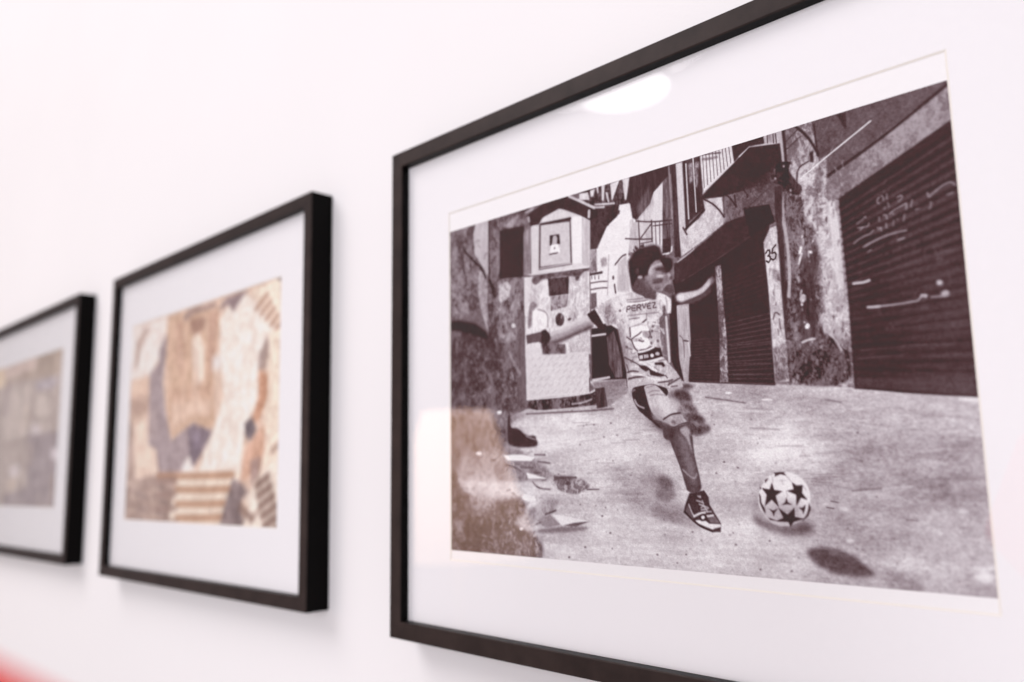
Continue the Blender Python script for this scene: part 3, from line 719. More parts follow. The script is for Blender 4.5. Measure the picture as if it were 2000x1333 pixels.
("P",103,'i',0,0.5,0.564,[265.1,181.4,265,181.6,264.7,181.7,264.4,181.6,264.3,181.4,264.4,181.2,264.7,181.1,265,181.1]),
("P",92,'i',0,0.5,0.539,[177.2,186.2,176.9,186.5,176.4,186.6,176,186.5,175.8,186.2,176,185.9,176.5,185.8,177,185.9]),
("P",120,'i',0,0.5,0.467,[175.4,131.9,175.3,132.1,175,132.1,174.8,132,174.7,131.9,174.8,131.8,175.1,131.7,175.3,131.8]),
("P",126,'i',0,0.5,0.578,[129.4,199.1,129.3,199.2,129,199.3,128.7,199.3,128.6,199.1,128.7,198.9,129,198.9,129.3,198.9]),
("P",98,'i',0,0.5,0.728,[137.9,160,137.8,160.1,137.6,160.2,137.5,160.1,137.4,160,137.5,159.9,137.7,159.9,137.8,159.9]),
("P",95,'i',0,0.5,0.65,[295.4,181.1,295.3,181.3,295.1,181.3,294.9,181.3,294.8,181.2,294.9,181,295.1,180.9,295.3,181]),
("P",118,'i',0,0.5,0.996,[152.1,139.5,152,139.7,151.8,139.7,151.5,139.7,151.4,139.5,151.5,139.4,151.8,139.3,152,139.4]),
("P",84,'i',0,0.5,0.739,[216.7,150.8,216.5,151,216.2,151.1,215.9,151,215.8,150.8,215.9,150.6,216.3,150.5,216.6,150.6]),
("P",129,'i',0,0.5,0.438,[171,190.3,170.8,190.6,170.3,190.7,169.8,190.6,169.6,190.3,169.8,190,170.3,189.9,170.8,190]),
("P",116,'i',0,0.5,0.498,[144.2,145.8,143.9,146.1,143.4,146.2,142.8,146.1,142.6,145.7,142.9,145.4,143.4,145.3,144,145.5]),
("P",121,'i',0,0.5,0.968,[93.3,154.1,93.1,154.3,92.8,154.4,92.5,154.3,92.3,154.1,92.5,153.9,92.8,153.9,93.2,153.9]),
("P",98,'i',0,0.5,0.4,[157.2,194.3,157,194.5,156.8,194.5,156.5,194.5,156.4,194.3,156.5,194.1,156.8,194.1,157.1,194.1]),
("P",83,'i',0,0.5,0.915,[243.5,134.6,243.4,134.8,243.1,134.8,242.9,134.7,242.8,134.6,242.9,134.4,243.2,134.3,243.4,134.4]),
("P",95,'i',0,0.5,0.481,[141.7,165,141.5,165.2,141.1,165.3,140.7,165.3,140.6,165,140.7,164.8,141.1,164.7,141.5,164.8]),
("P",123,'i',0,0.5,0.892,[143.7,171,143.6,171.1,143.4,171.1,143.2,171.1,143.1,171,143.2,170.8,143.4,170.8,143.6,170.8]),
("P",76,'i',0,0.5,0.996,[114.9,129.5,114.7,129.7,114.3,129.7,113.9,129.6,113.8,129.4,114,129.2,114.4,129.1,114.8,129.2]),
("P",106,'i',0,0.5,0.633,[114.5,171.5,114.3,171.7,113.9,171.8,113.5,171.7,113.3,171.5,113.5,171.2,113.9,171.1,114.3,171.2]),
("P",81,'i',0,0.5,0.957,[220.3,161,220.2,161.1,220.1,161.1,219.9,161.1,219.8,161,219.9,160.8,220.1,160.8,220.3,160.8]),
("P",81,'i',0,0.5,0.481,[192.4,183,192.2,183.2,191.8,183.4,191.4,183.3,191.2,183,191.4,182.8,191.9,182.6,192.3,182.7]),
("P",98,'i',0,0.5,0.602,[243.8,152.2,243.7,152.4,243.5,152.5,243.2,152.4,243.1,152.2,243.2,152,243.5,152,243.8,152]),
("P",84,'i',0,0.5,0.9,[191.2,149.9,191.1,150.2,190.7,150.3,190.3,150.3,190,150.2,189.9,149.9,190.1,149.7,190.4,149.5,190.8,149.5,191.1,149.7]),
("P",84,'i',0,0.5,0.9,[198.1,152.6,198,152.9,197.7,153,197.3,153,197,152.9,196.9,152.6,197,152.4,197.3,152.2,197.7,152.3,198,152.4]),
("P",84,'i',0,0.5,0.9,[186.9,155.1,186.7,155.3,186.4,155.4,186,155.4,185.7,155.3,185.6,155.1,185.7,154.8,186,154.7,186.4,154.7,186.7,154.8]),
("P",84,'i',0,0.5,0.9,[211.8,184.6,211.6,184.8,211.3,185,211,185,210.7,184.9,210.6,184.7,210.7,184.4,211,184.3,211.4,184.3,211.7,184.4]),
("P",84,'i',0,0.5,0.9,[195.1,187.1,194.9,187.4,194.6,187.5,194.2,187.6,193.9,187.4,193.8,187.2,194,187,194.3,186.8,194.7,186.8,195,186.9]),
("P",84,'i',0,0.5,0.9,[106.9,193.1,106.7,193.4,106.3,193.6,105.8,193.6,105.3,193.4,105.2,193.2,105.4,192.9,105.8,192.7,106.3,192.7,106.7,192.8]),
("P",84,'i',0,0.5,0.9,[95.7,199,95.5,199.3,95.1,199.5,94.6,199.5,94.1,199.4,94,199.1,94.2,198.8,94.6,198.6,95.1,198.6,95.6,198.7]),
("P",84,'i',0,0.5,0.9,[118.8,176.7,118.7,176.9,118.3,177.1,117.8,177.1,117.4,177,117.2,176.7,117.4,176.5,117.8,176.3,118.3,176.3,118.7,176.4]),
("P",84,'i',0,0.5,0.9,[123.8,185.1,123.6,185.3,123.2,185.5,122.7,185.5,122.3,185.4,122.2,185.1,122.3,184.9,122.8,184.7,123.2,184.7,123.6,184.8]),
("P",84,'i',0,0.5,0.9,[206.5,197.3,206.3,197.5,206,197.6,205.7,197.7,205.4,197.5,205.3,197.3,205.4,197.1,205.7,196.9,206.1,196.9,206.4,197]),
("P",84,'i',0,0.5,0.9,[221.1,196.9,221,197.2,220.7,197.3,220.3,197.3,220.1,197.2,220,197,220.1,196.8,220.4,196.6,220.7,196.6,221,196.7]),
("P",84,'i',0,0.5,0.9,[176.1,201.4,175.9,201.6,175.6,201.8,175.2,201.8,174.9,201.7,174.8,201.5,174.9,201.2,175.2,201,175.6,201,176,201.1]),
("P",84,'i',0,0.5,0.9,[253.8,138.8,253.7,139,253.4,139.1,253.1,139.1,252.9,139,252.8,138.7,252.9,138.5,253.2,138.4,253.5,138.4,253.7,138.6]),
("L",110,0.64,0.4,1,[240,166.9,243.1,167.4]),
("L",110,0.64,0.4,1,[238.1,169.6,240.9,169.9]),
("L",135,0.84,1,1,[249.3,162.5,261.1,161.3]),
("L",120,0.49,0.6,1,[270.1,173.7,274.3,173.8]),
("L",125,0.35,0.5,0.7,[236.5,159.1,242.1,159.1]),
("L",125,0.35,0.5,0.7,[237.9,160.2,244.8,161.1]),
("L",125,0.36,0.5,0.7,[232.1,155.8,241.5,155.9]),
("L",125,0.37,0.5,0.7,[228.3,157.6,234.6,157.6]),
("L",125,0.36,0.5,0.7,[231.7,158.9,237,159.2]),
("L",125,0.36,0.5,0.7,[232.3,157.5,241.1,157.7]),
("L",125,0.35,0.5,0.7,[234.2,158.9,241.1,159.6]),
("L",125,0.34,0.5,0.7,[235.9,156.8,244.6,156.9]),
("L",125,0.36,0.5,0.7,[232,158.7,237.7,158]),
("L",125,0.36,0.5,0.7,[231.4,159.8,237.4,159.9]),
("L",125,0.35,0.5,0.7,[238.9,155.3,247.2,155.9]),
("L",125,0.36,0.5,0.7,[230.2,160.3,236.4,160.5]),
("L",125,0.35,0.5,0.7,[234.3,157.8,244.1,158.2]),
("L",125,0.36,0.5,0.7,[233.5,156.9,243.7,156.9]),
("P",236,'g',14,2.5,0.8,[248.1,170.4,248,170.6,247.6,170.7,247,170.8,246.3,170.8,245.5,170.7,244.7,170.6,244,170.4,243.5,170.2,243.2,170,243.1,169.8,243.2,169.6,243.6,169.5,244.2,169.4,245,169.4,245.7,169.5,246.5,169.6,247.2,169.8,247.7,170,248,170.2]),
("P",236,'g',14,2.5,0.8,[248.9,183,248.8,183.2,248.4,183.4,248,183.6,247.4,183.6,246.8,183.6,246.2,183.5,245.6,183.4,245.2,183.1,245,182.9,245,182.6,245.1,182.4,245.5,182.2,245.9,182.1,246.5,182,247.1,182.1,247.7,182.1,248.2,182.3,248.6,182.5,248.9,182.8]),
("P",236,'g',14,2.5,0.8,[300.8,129,300.6,129.1,300,129.1,299.2,129.1,298.1,128.9,296.9,128.7,295.7,128.4,294.7,128,293.9,127.7,293.3,127.5,293.2,127.2,293.4,127.1,294,127.1,294.9,127.2,296,127.3,297.2,127.6,298.3,127.9,299.4,128.2,300.2,128.5,300.7,128.8]),
("P",236,'g',14,2.5,0.8,[292.6,170.2,292.4,170.4,292,170.6,291.5,170.7,290.9,170.7,290.2,170.6,289.5,170.5,288.9,170.3,288.5,170.1,288.2,169.9,288.2,169.6,288.3,169.4,288.7,169.3,289.2,169.2,289.8,169.1,290.5,169.2,291.2,169.3,291.8,169.5,292.2,169.7,292.5,170]),
("P",236,'g',14,2.5,0.8,[299,193.8,298.7,194.5,298.2,195,297.4,195.4,296.4,195.6,295.4,195.7,294.4,195.5,293.6,195.1,293,194.6,292.7,194,292.7,193.3,293,192.7,293.6,192.1,294.4,191.7,295.3,191.5,296.3,191.5,297.3,191.7,298.1,192,298.7,192.6,299,193.2]),
("L",150,0.97,2,0.6,[275,131.7,299.2,135.3]),
("L",135,0.77,1.2,0.6,[240.6,124,247.4,125.9]),
("L",215,0.84,1.2,0.6,[254.1,135.4,266.3,138.1]),
("P",150,'g',18,6,0.6,[275.7,172.4,281.5,173.4,286.7,178.7,283.4,177.6]),
("P",140,'g',20,5,0.6,[261.6,193.5,273.4,197.6,275,200.2,261,200.4]),
("P",246,'i',0,0.5,1,[196.7,118.3,196.6,118.4,196.4,118.5,195.9,118.6,195.4,118.7,194.8,118.7,194.3,118.6,193.7,118.5,193.3,118.3,193.1,118.2,193,118,193.1,117.8,193.4,117.7,193.8,117.6,194.3,117.6,194.9,117.6,195.5,117.7,196,117.8,196.4,117.9,196.6,118.1]),
("P",240,'i',0,1,1,[216.8,122.8,216.7,122.9,216.2,123,215.6,123,214.7,123,213.8,123,212.9,122.9,212.1,122.8,211.4,122.6,211,122.5,210.9,122.3,211,122.2,211.5,122.1,212.1,122.1,213,122.1,213.9,122.1,214.8,122.2,215.6,122.3,216.3,122.5,216.7,122.6]),
("L",110,0.78,0.8,0.75,[182.5,119.3,195.6,121.8,203.1,123.3]),
("L",130,0.66,0.9,0.6,[241.2,124.6,247.5,125.8]),
("P",100,'i',12,0.5,1,[232.2,-2.1,300.8,-1.1,299.7,2.2,248.4,27.9,231.8,19.8]),
("P",142,'w',20,0.5,1,[247.7,27.4,299.8,1.8,299.7,16.9,252.7,37.6,248,38.7]),
("L",64,1.57,1.2,1,[247.7,27.3,265.6,19.7,281.4,11.9,299.4,2]),
("L",72,0.67,0.8,1,[247.9,27.3,247.8,35.9]),
("L",165,1.05,2,0.45,[268.6,30.8,276.4,28.1,299.2,16.4]),
("L",70,0.34,0.6,0.7,[245.8,16.5,256.6,13.3]),
("L",78,0.32,0.8,0.7,[271.8,6,276.6,2.6]),
("P",66,'i',4,1,1,[254.7,0.2,258.8,0.7,258.6,7.6,257.8,7.8]),
("P",158,'w',46,0.5,1,[227.6,-1.1,243.1,-0.7,245.9,23.7,248.3,37.9,253.4,39.1,253.7,78.2,253.5,120.2,224.8,116.5,224.8,82.8,225.8,35.3]),
("P",196,'w',26,3,1,[243.9,38.4,253,39,253.7,78.2,253.7,102.4,243.1,96.7,242.6,67.2]),
("P",215,'v',14,1,1,[248.4,38.1,250.9,38.3,252.4,54.4,253.1,78.1,249.3,77.4,248.7,61.1,248.3,46.7]),
("P",178,'v',10,0.8,1,[250.9,37.9,253.4,39.1,253.6,78.2,252.5,78,252.1,49]),
("P",172,'w',44,2,1,[236.4,24.7,248.7,17.3,248,38.7,243.5,55.8,235.9,47.2]),
("P",120,'w',20,2,0.8,[242.9,26.4,245.7,20.7,246.9,28.6,245.6,33.5,242.9,32.8]),
("P",98,'w',44,4,1,[230.6,36.4,242.2,48.6,241.9,76.2,240.6,107.6,226.7,106.1,227.1,64.3]),
("P",80,'w',40,1.5,1,[226.3,100.1,232.6,95.9,241.8,95.1,246.4,98.5,249.3,102.4,252.9,104.8,252.2,120.2,224.6,116.5]),
("P",82,'v',30,3,0.8,[243.5,55.8,240.1,75.9,239.8,94.1,233.9,104.6,230.3,92.8,233.3,65.5,237.5,56.9]),
("P",232,'w',40,1,0.9,[234.7,57.7,234.5,58.2,234.2,58.6,234,59,233.7,59.1,233.5,59.1,233.3,59,233.2,58.6,233.2,58.2,233.3,57.6,233.5,57.1,233.7,56.5,234,56.1,234.3,55.8,234.5,55.6,234.8,55.6,234.9,55.8,235,56.1,235,56.6,234.9,57.1]),
("P",232,'w',40,1,0.9,[235.2,79.7,234.9,80.2,234.5,80.6,234.1,80.9,233.6,81,233.1,80.9,232.7,80.6,232.4,80.2,232.3,79.7,232.3,79.1,232.4,78.5,232.7,78,233,77.6,233.5,77.3,234,77.2,234.4,77.3,234.8,77.6,235.1,78,235.3,78.6,235.3,79.1]),
("P",232,'w',40,1,0.9,[233.8,82,233.7,82.2,233.5,82.4,233.3,82.5,233.1,82.5,232.9,82.5,232.7,82.3,232.6,82.2,232.5,81.9,232.5,81.7,232.5,81.5,232.7,81.2,232.8,81.1,233,81,233.2,80.9,233.4,81,233.6,81.1,233.7,81.3,233.8,81.5,233.8,81.7]),
("P",232,'w',40,1,0.9,[233.6,76.7,233.4,77.1,233.2,77.5,232.9,77.8,232.7,78,232.6,78,232.5,77.9,232.4,77.6,232.5,77.2,232.5,76.8,232.7,76.3,232.9,75.9,233.1,75.5,233.3,75.2,233.5,75,233.7,75,233.8,75.2,233.8,75.4,233.8,75.8,233.7,76.2]),
("P",232,'w',40,1,0.9,[234.3,61.3,234,62.1,233.6,62.8,233.3,63.4,233,63.7,232.9,63.8,232.8,63.6,232.8,63.1,232.9,62.5,233.1,61.7,233.4,60.9,233.7,60.1,234.1,59.4,234.4,58.8,234.6,58.5,234.8,58.4,234.9,58.6,234.9,59.1,234.8,59.7,234.6,60.5]),
("P",232,'w',40,1,0.9,[239.5,59.5,239.4,59.6,239.2,59.8,239,59.8,238.7,59.8,238.5,59.7,238.2,59.6,238.1,59.4,237.9,59.2,237.9,59,237.9,58.8,238,58.6,238.2,58.5,238.4,58.4,238.7,58.4,238.9,58.5,239.1,58.7,239.3,58.9,239.4,59.1,239.5,59.3]),
("P",232,'w',40,1,0.9,[235.9,51.7,235.8,51.8,235.7,51.9,235.5,52,235.4,52,235.2,52,235.1,51.9,235,51.7,235,51.6,235,51.4,235,51.3,235.1,51.1,235.2,51,235.3,51,235.5,51,235.6,51,235.7,51.1,235.8,51.2,235.9,51.4,235.9,51.5]),
("P",232,'w',40,1,0.9,[234.2,90,234.1,90.2,234,90.3,233.9,90.4,233.8,90.4,233.7,90.4,233.6,90.3,233.5,90.2,233.4,90,233.4,89.9,233.5,89.7,233.5,89.6,233.6,89.5,233.8,89.4,233.9,89.4,234,89.4,234.1,89.5,234.2,89.6,234.2,89.7,234.2,89.9]),
("P",232,'w',40,1,0.9,[236,92.1,235.8,92.4,235.6,92.7,235.2,92.9,234.9,92.9,234.5,92.9,234.2,92.7,234,92.4,233.9,92,233.8,91.6,233.9,91.3,234.1,90.9,234.4,90.6,234.7,90.5,235,90.4,235.4,90.5,235.7,90.7,235.9,91,236.1,91.3,236.1,91.7]),
("P",232,'w',40,1,0.9,[240.6,54.6,240.5,54.7,240.4,54.9,240.3,55,240.2,55,240.1,55,240,54.9,240,54.8,239.9,54.6,240,54.5,240,54.3,240.1,54.1,240.2,54,240.3,53.9,240.4,53.8,240.5,53.8,240.6,53.9,240.7,54,240.7,54.2,240.7,54.4]),
("P",170,'i',0,0.8,0.623,[229.9,96.7,229.7,97.3,229.2,97.5,228.9,97.2,228.7,96.6,229,95.9,229.4,95.7,229.8,96]),
("P",170,'i',0,0.8,0.77,[237.3,98.3,237.1,99.3,236.5,99.7,236.1,99.2,236,98.1,236.3,97.1,236.8,96.7,237.2,97.2]),
("P",70,'i',0,0.8,0.494,[236.6,101.5,236.4,102.1,235.9,102.3,235.5,102,235.3,101.4,235.6,100.8,236,100.6,236.4,100.9]),
("P",70,'i',0,0.8,0.329,[234.6,112.9,234.5,113.5,234.3,113.7,234.1,113.5,234.1,112.8,234.2,112.2,234.4,112,234.6,112.3]),
("P",60,'i',0,0.8,0.639,[239,110.6,238.9,111.6,238.7,112,238.5,111.6,238.5,110.6,238.7,109.6,238.9,109.2,239,109.6]),
("P",60,'i',0,0.8,0.352,[244.9,100.1,244.8,100.5,244.4,100.6,244,100.4,243.9,99.9,244.1,99.5,244.5,99.4,244.8,99.6]),
("P",70,'i',0,0.8,0.478,[234.5,98.8,234.4,99.7,234.1,100.1,233.9,99.7,233.9,98.7,234.1,97.7,234.3,97.4,234.5,97.8]),
("P",70,'i',0,0.8,0.697,[228.8,98.5,228.5,99.5,228.1,99.8,227.7,99.4,227.6,98.3,227.8,97.3,228.3,96.9,228.7,97.4]),
("P",70,'i',0,0.8,0.317,[247.4,98.5,247.2,99,246.8,99.1,246.4,98.9,246.3,98.4,246.5,98,246.9,97.8,247.3,98.1]),
("P",70,'i',0,0.8,0.422,[227.8,116.5,227.7,116.8,227.4,116.9,227.2,116.8,227.1,116.4,227.3,116.1,227.5,115.9,227.7,116.1]),
("P",200,'i',0,0.8,0.342,[240.9,116,240.7,116.3,240.4,116.5,240,116.3,239.9,115.9,240.1,115.5,240.4,115.4,240.8,115.5]),
("P",200,'i',0,0.8,0.742,[252,108.3,251.9,108.8,251.7,108.9,251.6,108.7,251.5,108.3,251.7,107.8,251.8,107.6,252,107.8]),
("P",60,'i',0,0.8,0.582,[244.1,103.7,243.8,104.3,243.4,104.5,243,104.2,242.8,103.6,243.1,103.1,243.5,102.9,243.9,103.2]),
("P",200,'i',0,0.8,0.606,[241.9,98.5,241.7,99.5,241.3,99.9,241,99.4,241,98.3,241.2,97.3,241.5,96.9,241.8,97.4]),
("P",170,'i',0,0.8,0.368,[246.9,99.8,246.8,100.4,246.6,100.7,246.5,100.4,246.5,99.8,246.6,99.2,246.8,98.9,246.9,99.2]),
("P",170,'i',0,0.8,0.578,[231.6,100.4,231.3,101.4,230.9,101.7,230.6,101.3,230.5,100.3,230.7,99.3,231.1,98.9,231.5,99.4]),
("P",200,'i',0,0.8,0.672,[250.2,113.4,250.1,113.8,249.8,114,249.6,113.8,249.5,113.3,249.6,112.9,249.9,112.7,250.2,112.9]),
("P",170,'i',0,0.8,0.465,[236.5,112.8,236.3,113.8,235.9,114.2,235.6,113.7,235.5,112.7,235.8,111.7,236.1,111.3,236.4,111.7]),
("P",70,'i',0,0.8,0.484,[251.1,95.6,250.9,96.3,250.4,96.5,250,96.2,249.9,95.4,250.1,94.7,250.6,94.4,251,94.8]),
("P",60,'i',0,0.8,0.72,[238.1,114.9,237.9,115.4,237.6,115.6,237.3,115.3,237.2,114.8,237.4,114.3,237.7,114.1,238,114.3]),
("P",70,'i',0,0.8,0.679,[233.7,93.3,233.5,94.3,233.1,94.6,232.7,94.2,232.6,93.2,232.8,92.2,233.3,91.9,233.6,92.3]),
("P",70,'i',0,0.8,0.602,[235.5,103.9,235.2,105,234.8,105.4,234.4,104.9,234.3,103.8,234.6,102.7,235,102.3,235.4,102.8]),
("P",200,'i',0,0.8,0.55,[236.2,100,236.1,100.4,235.9,100.6,235.7,100.4,235.6,100,235.7,99.6,236,99.4,236.2,99.6]),
("P",70,'i',0,0.8,0.525,[252.8,101.3,252.6,101.7,252.3,101.9,252,101.7,251.9,101.2,252,100.8,252.4,100.7,252.7,100.9]),
("P",200,'i',0,0.8,0.525,[228.8,102.1,228.6,102.7,228.4,103,228.1,102.7,228.1,102,228.2,101.3,228.5,101.1,228.7,101.4]),
("P",200,'i',0,0.8,0.555,[229.5,113.5,229.3,114.5,228.9,114.8,228.6,114.4,228.5,113.4,228.7,112.5,229.1,112.1,229.4,112.5]),
("P",70,'i',0,0.8,0.562,[243.3,96.9,243.1,97.3,242.6,97.4,242.2,97.2,242,96.8,242.2,96.4,242.7,96.3,243.2,96.5]),
("P",60,'i',0,0.8,0.763,[241.7,95.5,241.5,96.4,241,96.7,240.6,96.3,240.5,95.4,240.7,94.5,241.2,94.2,241.6,94.6]),
("P",170,'i',0,0.8,0.488,[239.1,107.6,238.8,108.6,238.4,109,238,108.5,237.9,107.5,238.2,106.6,238.6,106.2,239,106.6]),
("P",60,'i',0,0.8,0.32,[242.9,108.4,242.7,109.5,242.3,109.9,241.9,109.4,241.8,108.3,242,107.3,242.5,106.9,242.9,107.4]),
("P",60,'i',0,0.8,0.482,[232.5,110.2,232.3,111.2,232,111.7,231.7,111.2,231.6,110.1,231.8,109,232.2,108.6,232.5,109.1]),
("P",70,'i',0,0.8,0.367,[238.2,106.3,238,107.3,237.6,107.7,237.2,107.2,237.2,106.2,237.4,105.2,237.8,104.8,238.2,105.3]),
("P",170,'i',0,0.8,0.392,[244,97.3,243.8,98,243.5,98.2,243.1,97.9,243,97.1,243.2,96.4,243.6,96.1,243.9,96.5]),
("P",170,'i',0,0.8,0.532,[244.9,99.7,244.7,100.3,244.4,100.5,244.1,100.2,244,99.6,244.1,99,244.5,98.8,244.8,99.1]),
("P",170,'i',0,0.8,0.477,[241.1,96.9,240.8,97.9,240.4,98.3,240,97.8,239.9,96.8,240.1,95.8,240.6,95.4,241,95.9]),
("P",170,'i',0,0.8,0.71,[241.1,101.7,240.9,102.3,240.4,102.5,240,102.2,239.9,101.5,240.1,100.9,240.6,100.7,241,101]),
("P",60,'i',0,0.8,0.509,[252.3,103,252.1,103.8,251.9,104.1,251.7,103.8,251.6,102.9,251.8,102.1,252,101.8,252.2,102.2]),
("P",200,'i',0,0.8,0.446,[232.4,111.4,232.3,111.8,232.1,112,231.9,111.8,231.9,111.3,232,110.9,232.2,110.7,232.3,110.9]),
("P",70,'i',0,0.8,0.338,[231.6,115.9,231.5,116.6,231.3,116.9,231.1,116.5,231.1,115.8,231.2,115.1,231.4,114.8,231.6,115.1]),
("P",60,'i',0,0.8,0.367,[235.2,111.4,234.9,112.3,234.6,112.7,234.2,112.3,234.2,111.3,234.4,110.3,234.8,110,235.1,110.4]),
("P",200,'i',0,0.8,0.464,[243.6,109.3,243.4,110.1,243.2,110.3,243,110,242.9,109.3,243.1,108.5,243.3,108.2,243.5,108.6]),
("P",170,'i',0,0.8,0.539,[246.1,96.8,245.9,97.4,245.6,97.7,245.4,97.4,245.3,96.7,245.5,96,245.8,95.8,246,96.1]),
("P",200,'i',0,0.8,0.505,[232.1,107.1,232,107.9,231.7,108.1,231.5,107.8,231.5,107,231.7,106.3,231.9,106,232.1,106.4]),
("P",70,'i',0,0.8,0.562,[252.1,97.5,251.9,98.3,251.5,98.6,251.2,98.2,251.1,97.4,251.3,96.6,251.7,96.4,252,96.7]),
("P",60,'i',0,0.8,0.403,[240,113.6,239.9,114.3,239.6,114.6,239.3,114.3,239.3,113.5,239.5,112.7,239.8,112.4,240,112.8]),
("P",60,'i',0,0.8,0.621,[245.6,100.7,245.4,101,245.1,101.2,244.9,101,244.8,100.6,244.9,100.2,245.2,100.1,245.5,100.3]),
("P",60,'i',0,0.8,0.563,[233,107.6,232.8,108.2,232.3,108.4,231.9,108.1,231.8,107.4,232,106.8,232.5,106.6,232.9,106.9]),
("P",200,'i',0,0.8,0.494,[243.8,115.9,243.7,116.3,243.5,116.5,243.3,116.3,243.3,115.8,243.4,115.3,243.6,115.2,243.8,115.4]),
("P",60,'i',0,0.8,0.315,[238,103,237.9,103.6,237.7,103.9,237.6,103.6,237.5,103,237.7,102.3,237.8,102.1,238,102.4]),
("P",70,'i',0,0.8,0.793,[231.3,104.3,231.1,104.9,230.7,105.1,230.3,104.8,230.2,104.1,230.4,103.5,230.8,103.3,231.2,103.6]),
("P",70,'i',0,0.8,0.642,[250.1,114.7,249.8,115.5,249.4,115.8,248.9,115.4,248.8,114.6,249.1,113.8,249.5,113.6,250,113.9]),
("P",170,'i',0,0.8,0.722,[229,103.6,228.7,104.4,228.3,104.8,227.9,104.4,227.8,103.5,228,102.6,228.5,102.3,228.9,102.7]),
("P",170,'i',0,0.8,0.55,[228.7,96.9,228.5,97.5,228.1,97.8,227.8,97.4,227.7,96.7,227.9,96.1,228.3,95.9,228.6,96.2]),
("P",70,'i',0,0.8,0.533,[240.8,97.2,240.6,97.6,240.1,97.7,239.7,97.5,239.5,97,239.7,96.6,240.2,96.4,240.7,96.7]),
("P",60,'i',0,0.8,0.525,[242.2,95.8,242,96.8,241.7,97.1,241.4,96.7,241.4,95.7,241.6,94.7,241.9,94.3,242.1,94.7]),
("P",170,'i',0,0.8,0.569,[247.3,109,247.1,109.8,246.8,110.1,246.6,109.8,246.5,108.9,246.7,108.1,247,107.8,247.3,108.2]),
("P",70,'i',0,0.8,0.759,[247.1,114.1,247,115.1,246.7,115.5,246.5,115.1,246.5,114.1,246.7,113.1,246.9,112.7,247.1,113.1]),
("P",170,'i',0,0.8,0.525,[233.8,107.4,233.6,107.9,233.1,108.1,232.7,107.8,232.6,107.2,232.8,106.7,233.3,106.5,233.7,106.8]),
("P",70,'i',0,0.8,0.483,[229,99.7,228.8,100.7,228.3,101.1,228,100.6,227.9,99.5,228.1,98.5,228.6,98.2,228.9,98.6]),
("P",60,'i',0,0.8,0.588,[242,97.6,241.8,98.3,241.3,98.5,240.9,98.2,240.7,97.5,241,96.8,241.5,96.6,241.9,96.9]),
("P",205,'i',0,0.7,0.658,[247.9,79.4,247.8,80.4,247.4,80.8,247,80.4,246.8,79.3,247,78.3,247.4,77.9,247.8,78.3]),
("P",215,'i',0,0.7,0.325,[241.6,39.7,241.4,40.6,241.1,40.9,240.8,40.4,240.8,39.5,241,38.6,241.3,38.3,241.5,38.8]),
("P",205,'i',0,0.7,0.472,[244.2,50.7,244,51,243.5,51.1,243.2,50.8,243.1,50.4,243.3,50.1,243.7,50,244.1,50.3]),
("P",90,'i',0,0.7,0.581,[241.7,45.2,241.4,45.8,240.9,45.9,240.7,45.4,240.7,44.8,241.1,44.2,241.5,44.1,241.8,44.6]),
("P",70,'i',0,0.7,0.404,[241,86,241.1,86.9,241,87.3,240.7,87,240.5,86,240.4,85.1,240.5,84.7,240.8,85]),
("P",215,'i',0,0.7,0.691,[246,44.5,246.1,45.5,246,46,245.7,45.5,245.4,44.5,245.3,43.4,245.4,43,245.7,43.4]),
("P",70,'i',0,0.7,0.499,[244.9,77.5,244.8,78.9,244.6,79.4,244.4,78.8,244.3,77.4,244.4,76,244.6,75.4,244.8,76.1]),
("P",205,'i',0,0.7,0.4,[243,60.1,242.4,61.4,241.9,61.8,241.7,61.1,242,59.7,242.5,58.4,243,58,243.2,58.7]),
("P",205,'i',0,0.7,0.507,[247.8,80.9,247.6,81.9,247.1,82.3,246.8,81.8,246.6,80.8,246.9,79.8,247.3,79.4,247.7,79.9]),
("P",205,'i',0,0.7,0.689,[238.3,59.8,238.2,61.1,237.8,61.5,237.4,61,237.3,59.7,237.5,58.4,237.9,58,238.2,58.5]),
("P",90,'i',0,0.7,0.692,[247.1,69.5,246.9,70.1,246.7,70.2,246.6,70,246.8,69.4,247,68.8,247.2,68.6,247.2,68.9]),
("P",70,'i',0,0.7,0.424,[252.2,56.7,252.1,57.4,251.8,57.7,251.4,57.5,251.2,56.8,251.2,56.1,251.5,55.7,251.9,56]),
("P",205,'i',0,0.7,0.736,[250.7,79.9,250.4,80.9,250.1,81.3,250,80.8,250.1,79.8,250.4,78.8,250.7,78.4,250.8,78.9]),
("P",215,'i',0,0.7,0.706,[233.1,70.4,232.9,71.6,232.5,72,232.1,71.5,231.9,70.3,232,69.1,232.4,68.7,232.9,69.2]),
("P",205,'i',0,0.7,0.501,[238.5,63.3,238.3,63.6,237.9,63.6,237.7,63.4,237.6,63,237.8,62.7,238.2,62.7,238.4,62.9]),
("P",215,'i',0,0.7,0.522,[254.8,61.1,254.7,62.3,254.4,62.8,253.9,62.3,253.7,61,253.8,59.8,254.2,59.4,254.6,59.9]),
("P",90,'i',0,0.7,0.532,[235,74.7,234.9,75.3,234.5,75.6,234.1,75.3,233.8,74.7,233.9,74,234.3,73.8,234.8,74]),
("P",205,'i',0,0.7,0.301,[233.9,71.1,233.5,71.9,233.1,72.1,232.9,71.7,233,70.8,233.4,70,233.8,69.7,234,70.2]),
("P",70,'i',0,0.7,0.439,[249.6,86.2,249.6,87.2,249.4,87.7,249,87.3,248.7,86.3,248.7,85.2,248.9,84.7,249.3,85.1]),
("P",215,'i',0,0.7,0.612,[249.3,72.8,249.3,73.4,249.1,73.6,248.9,73.4,248.7,72.9,248.7,72.3,248.9,72.1,249.2,72.3]),
("P",205,'i',0,0.7,0.331,[248.3,85.6,247.9,86.8,247.5,87.2,247.3,86.7,247.5,85.4,247.9,84.2,248.2,83.8,248.4,84.3]),
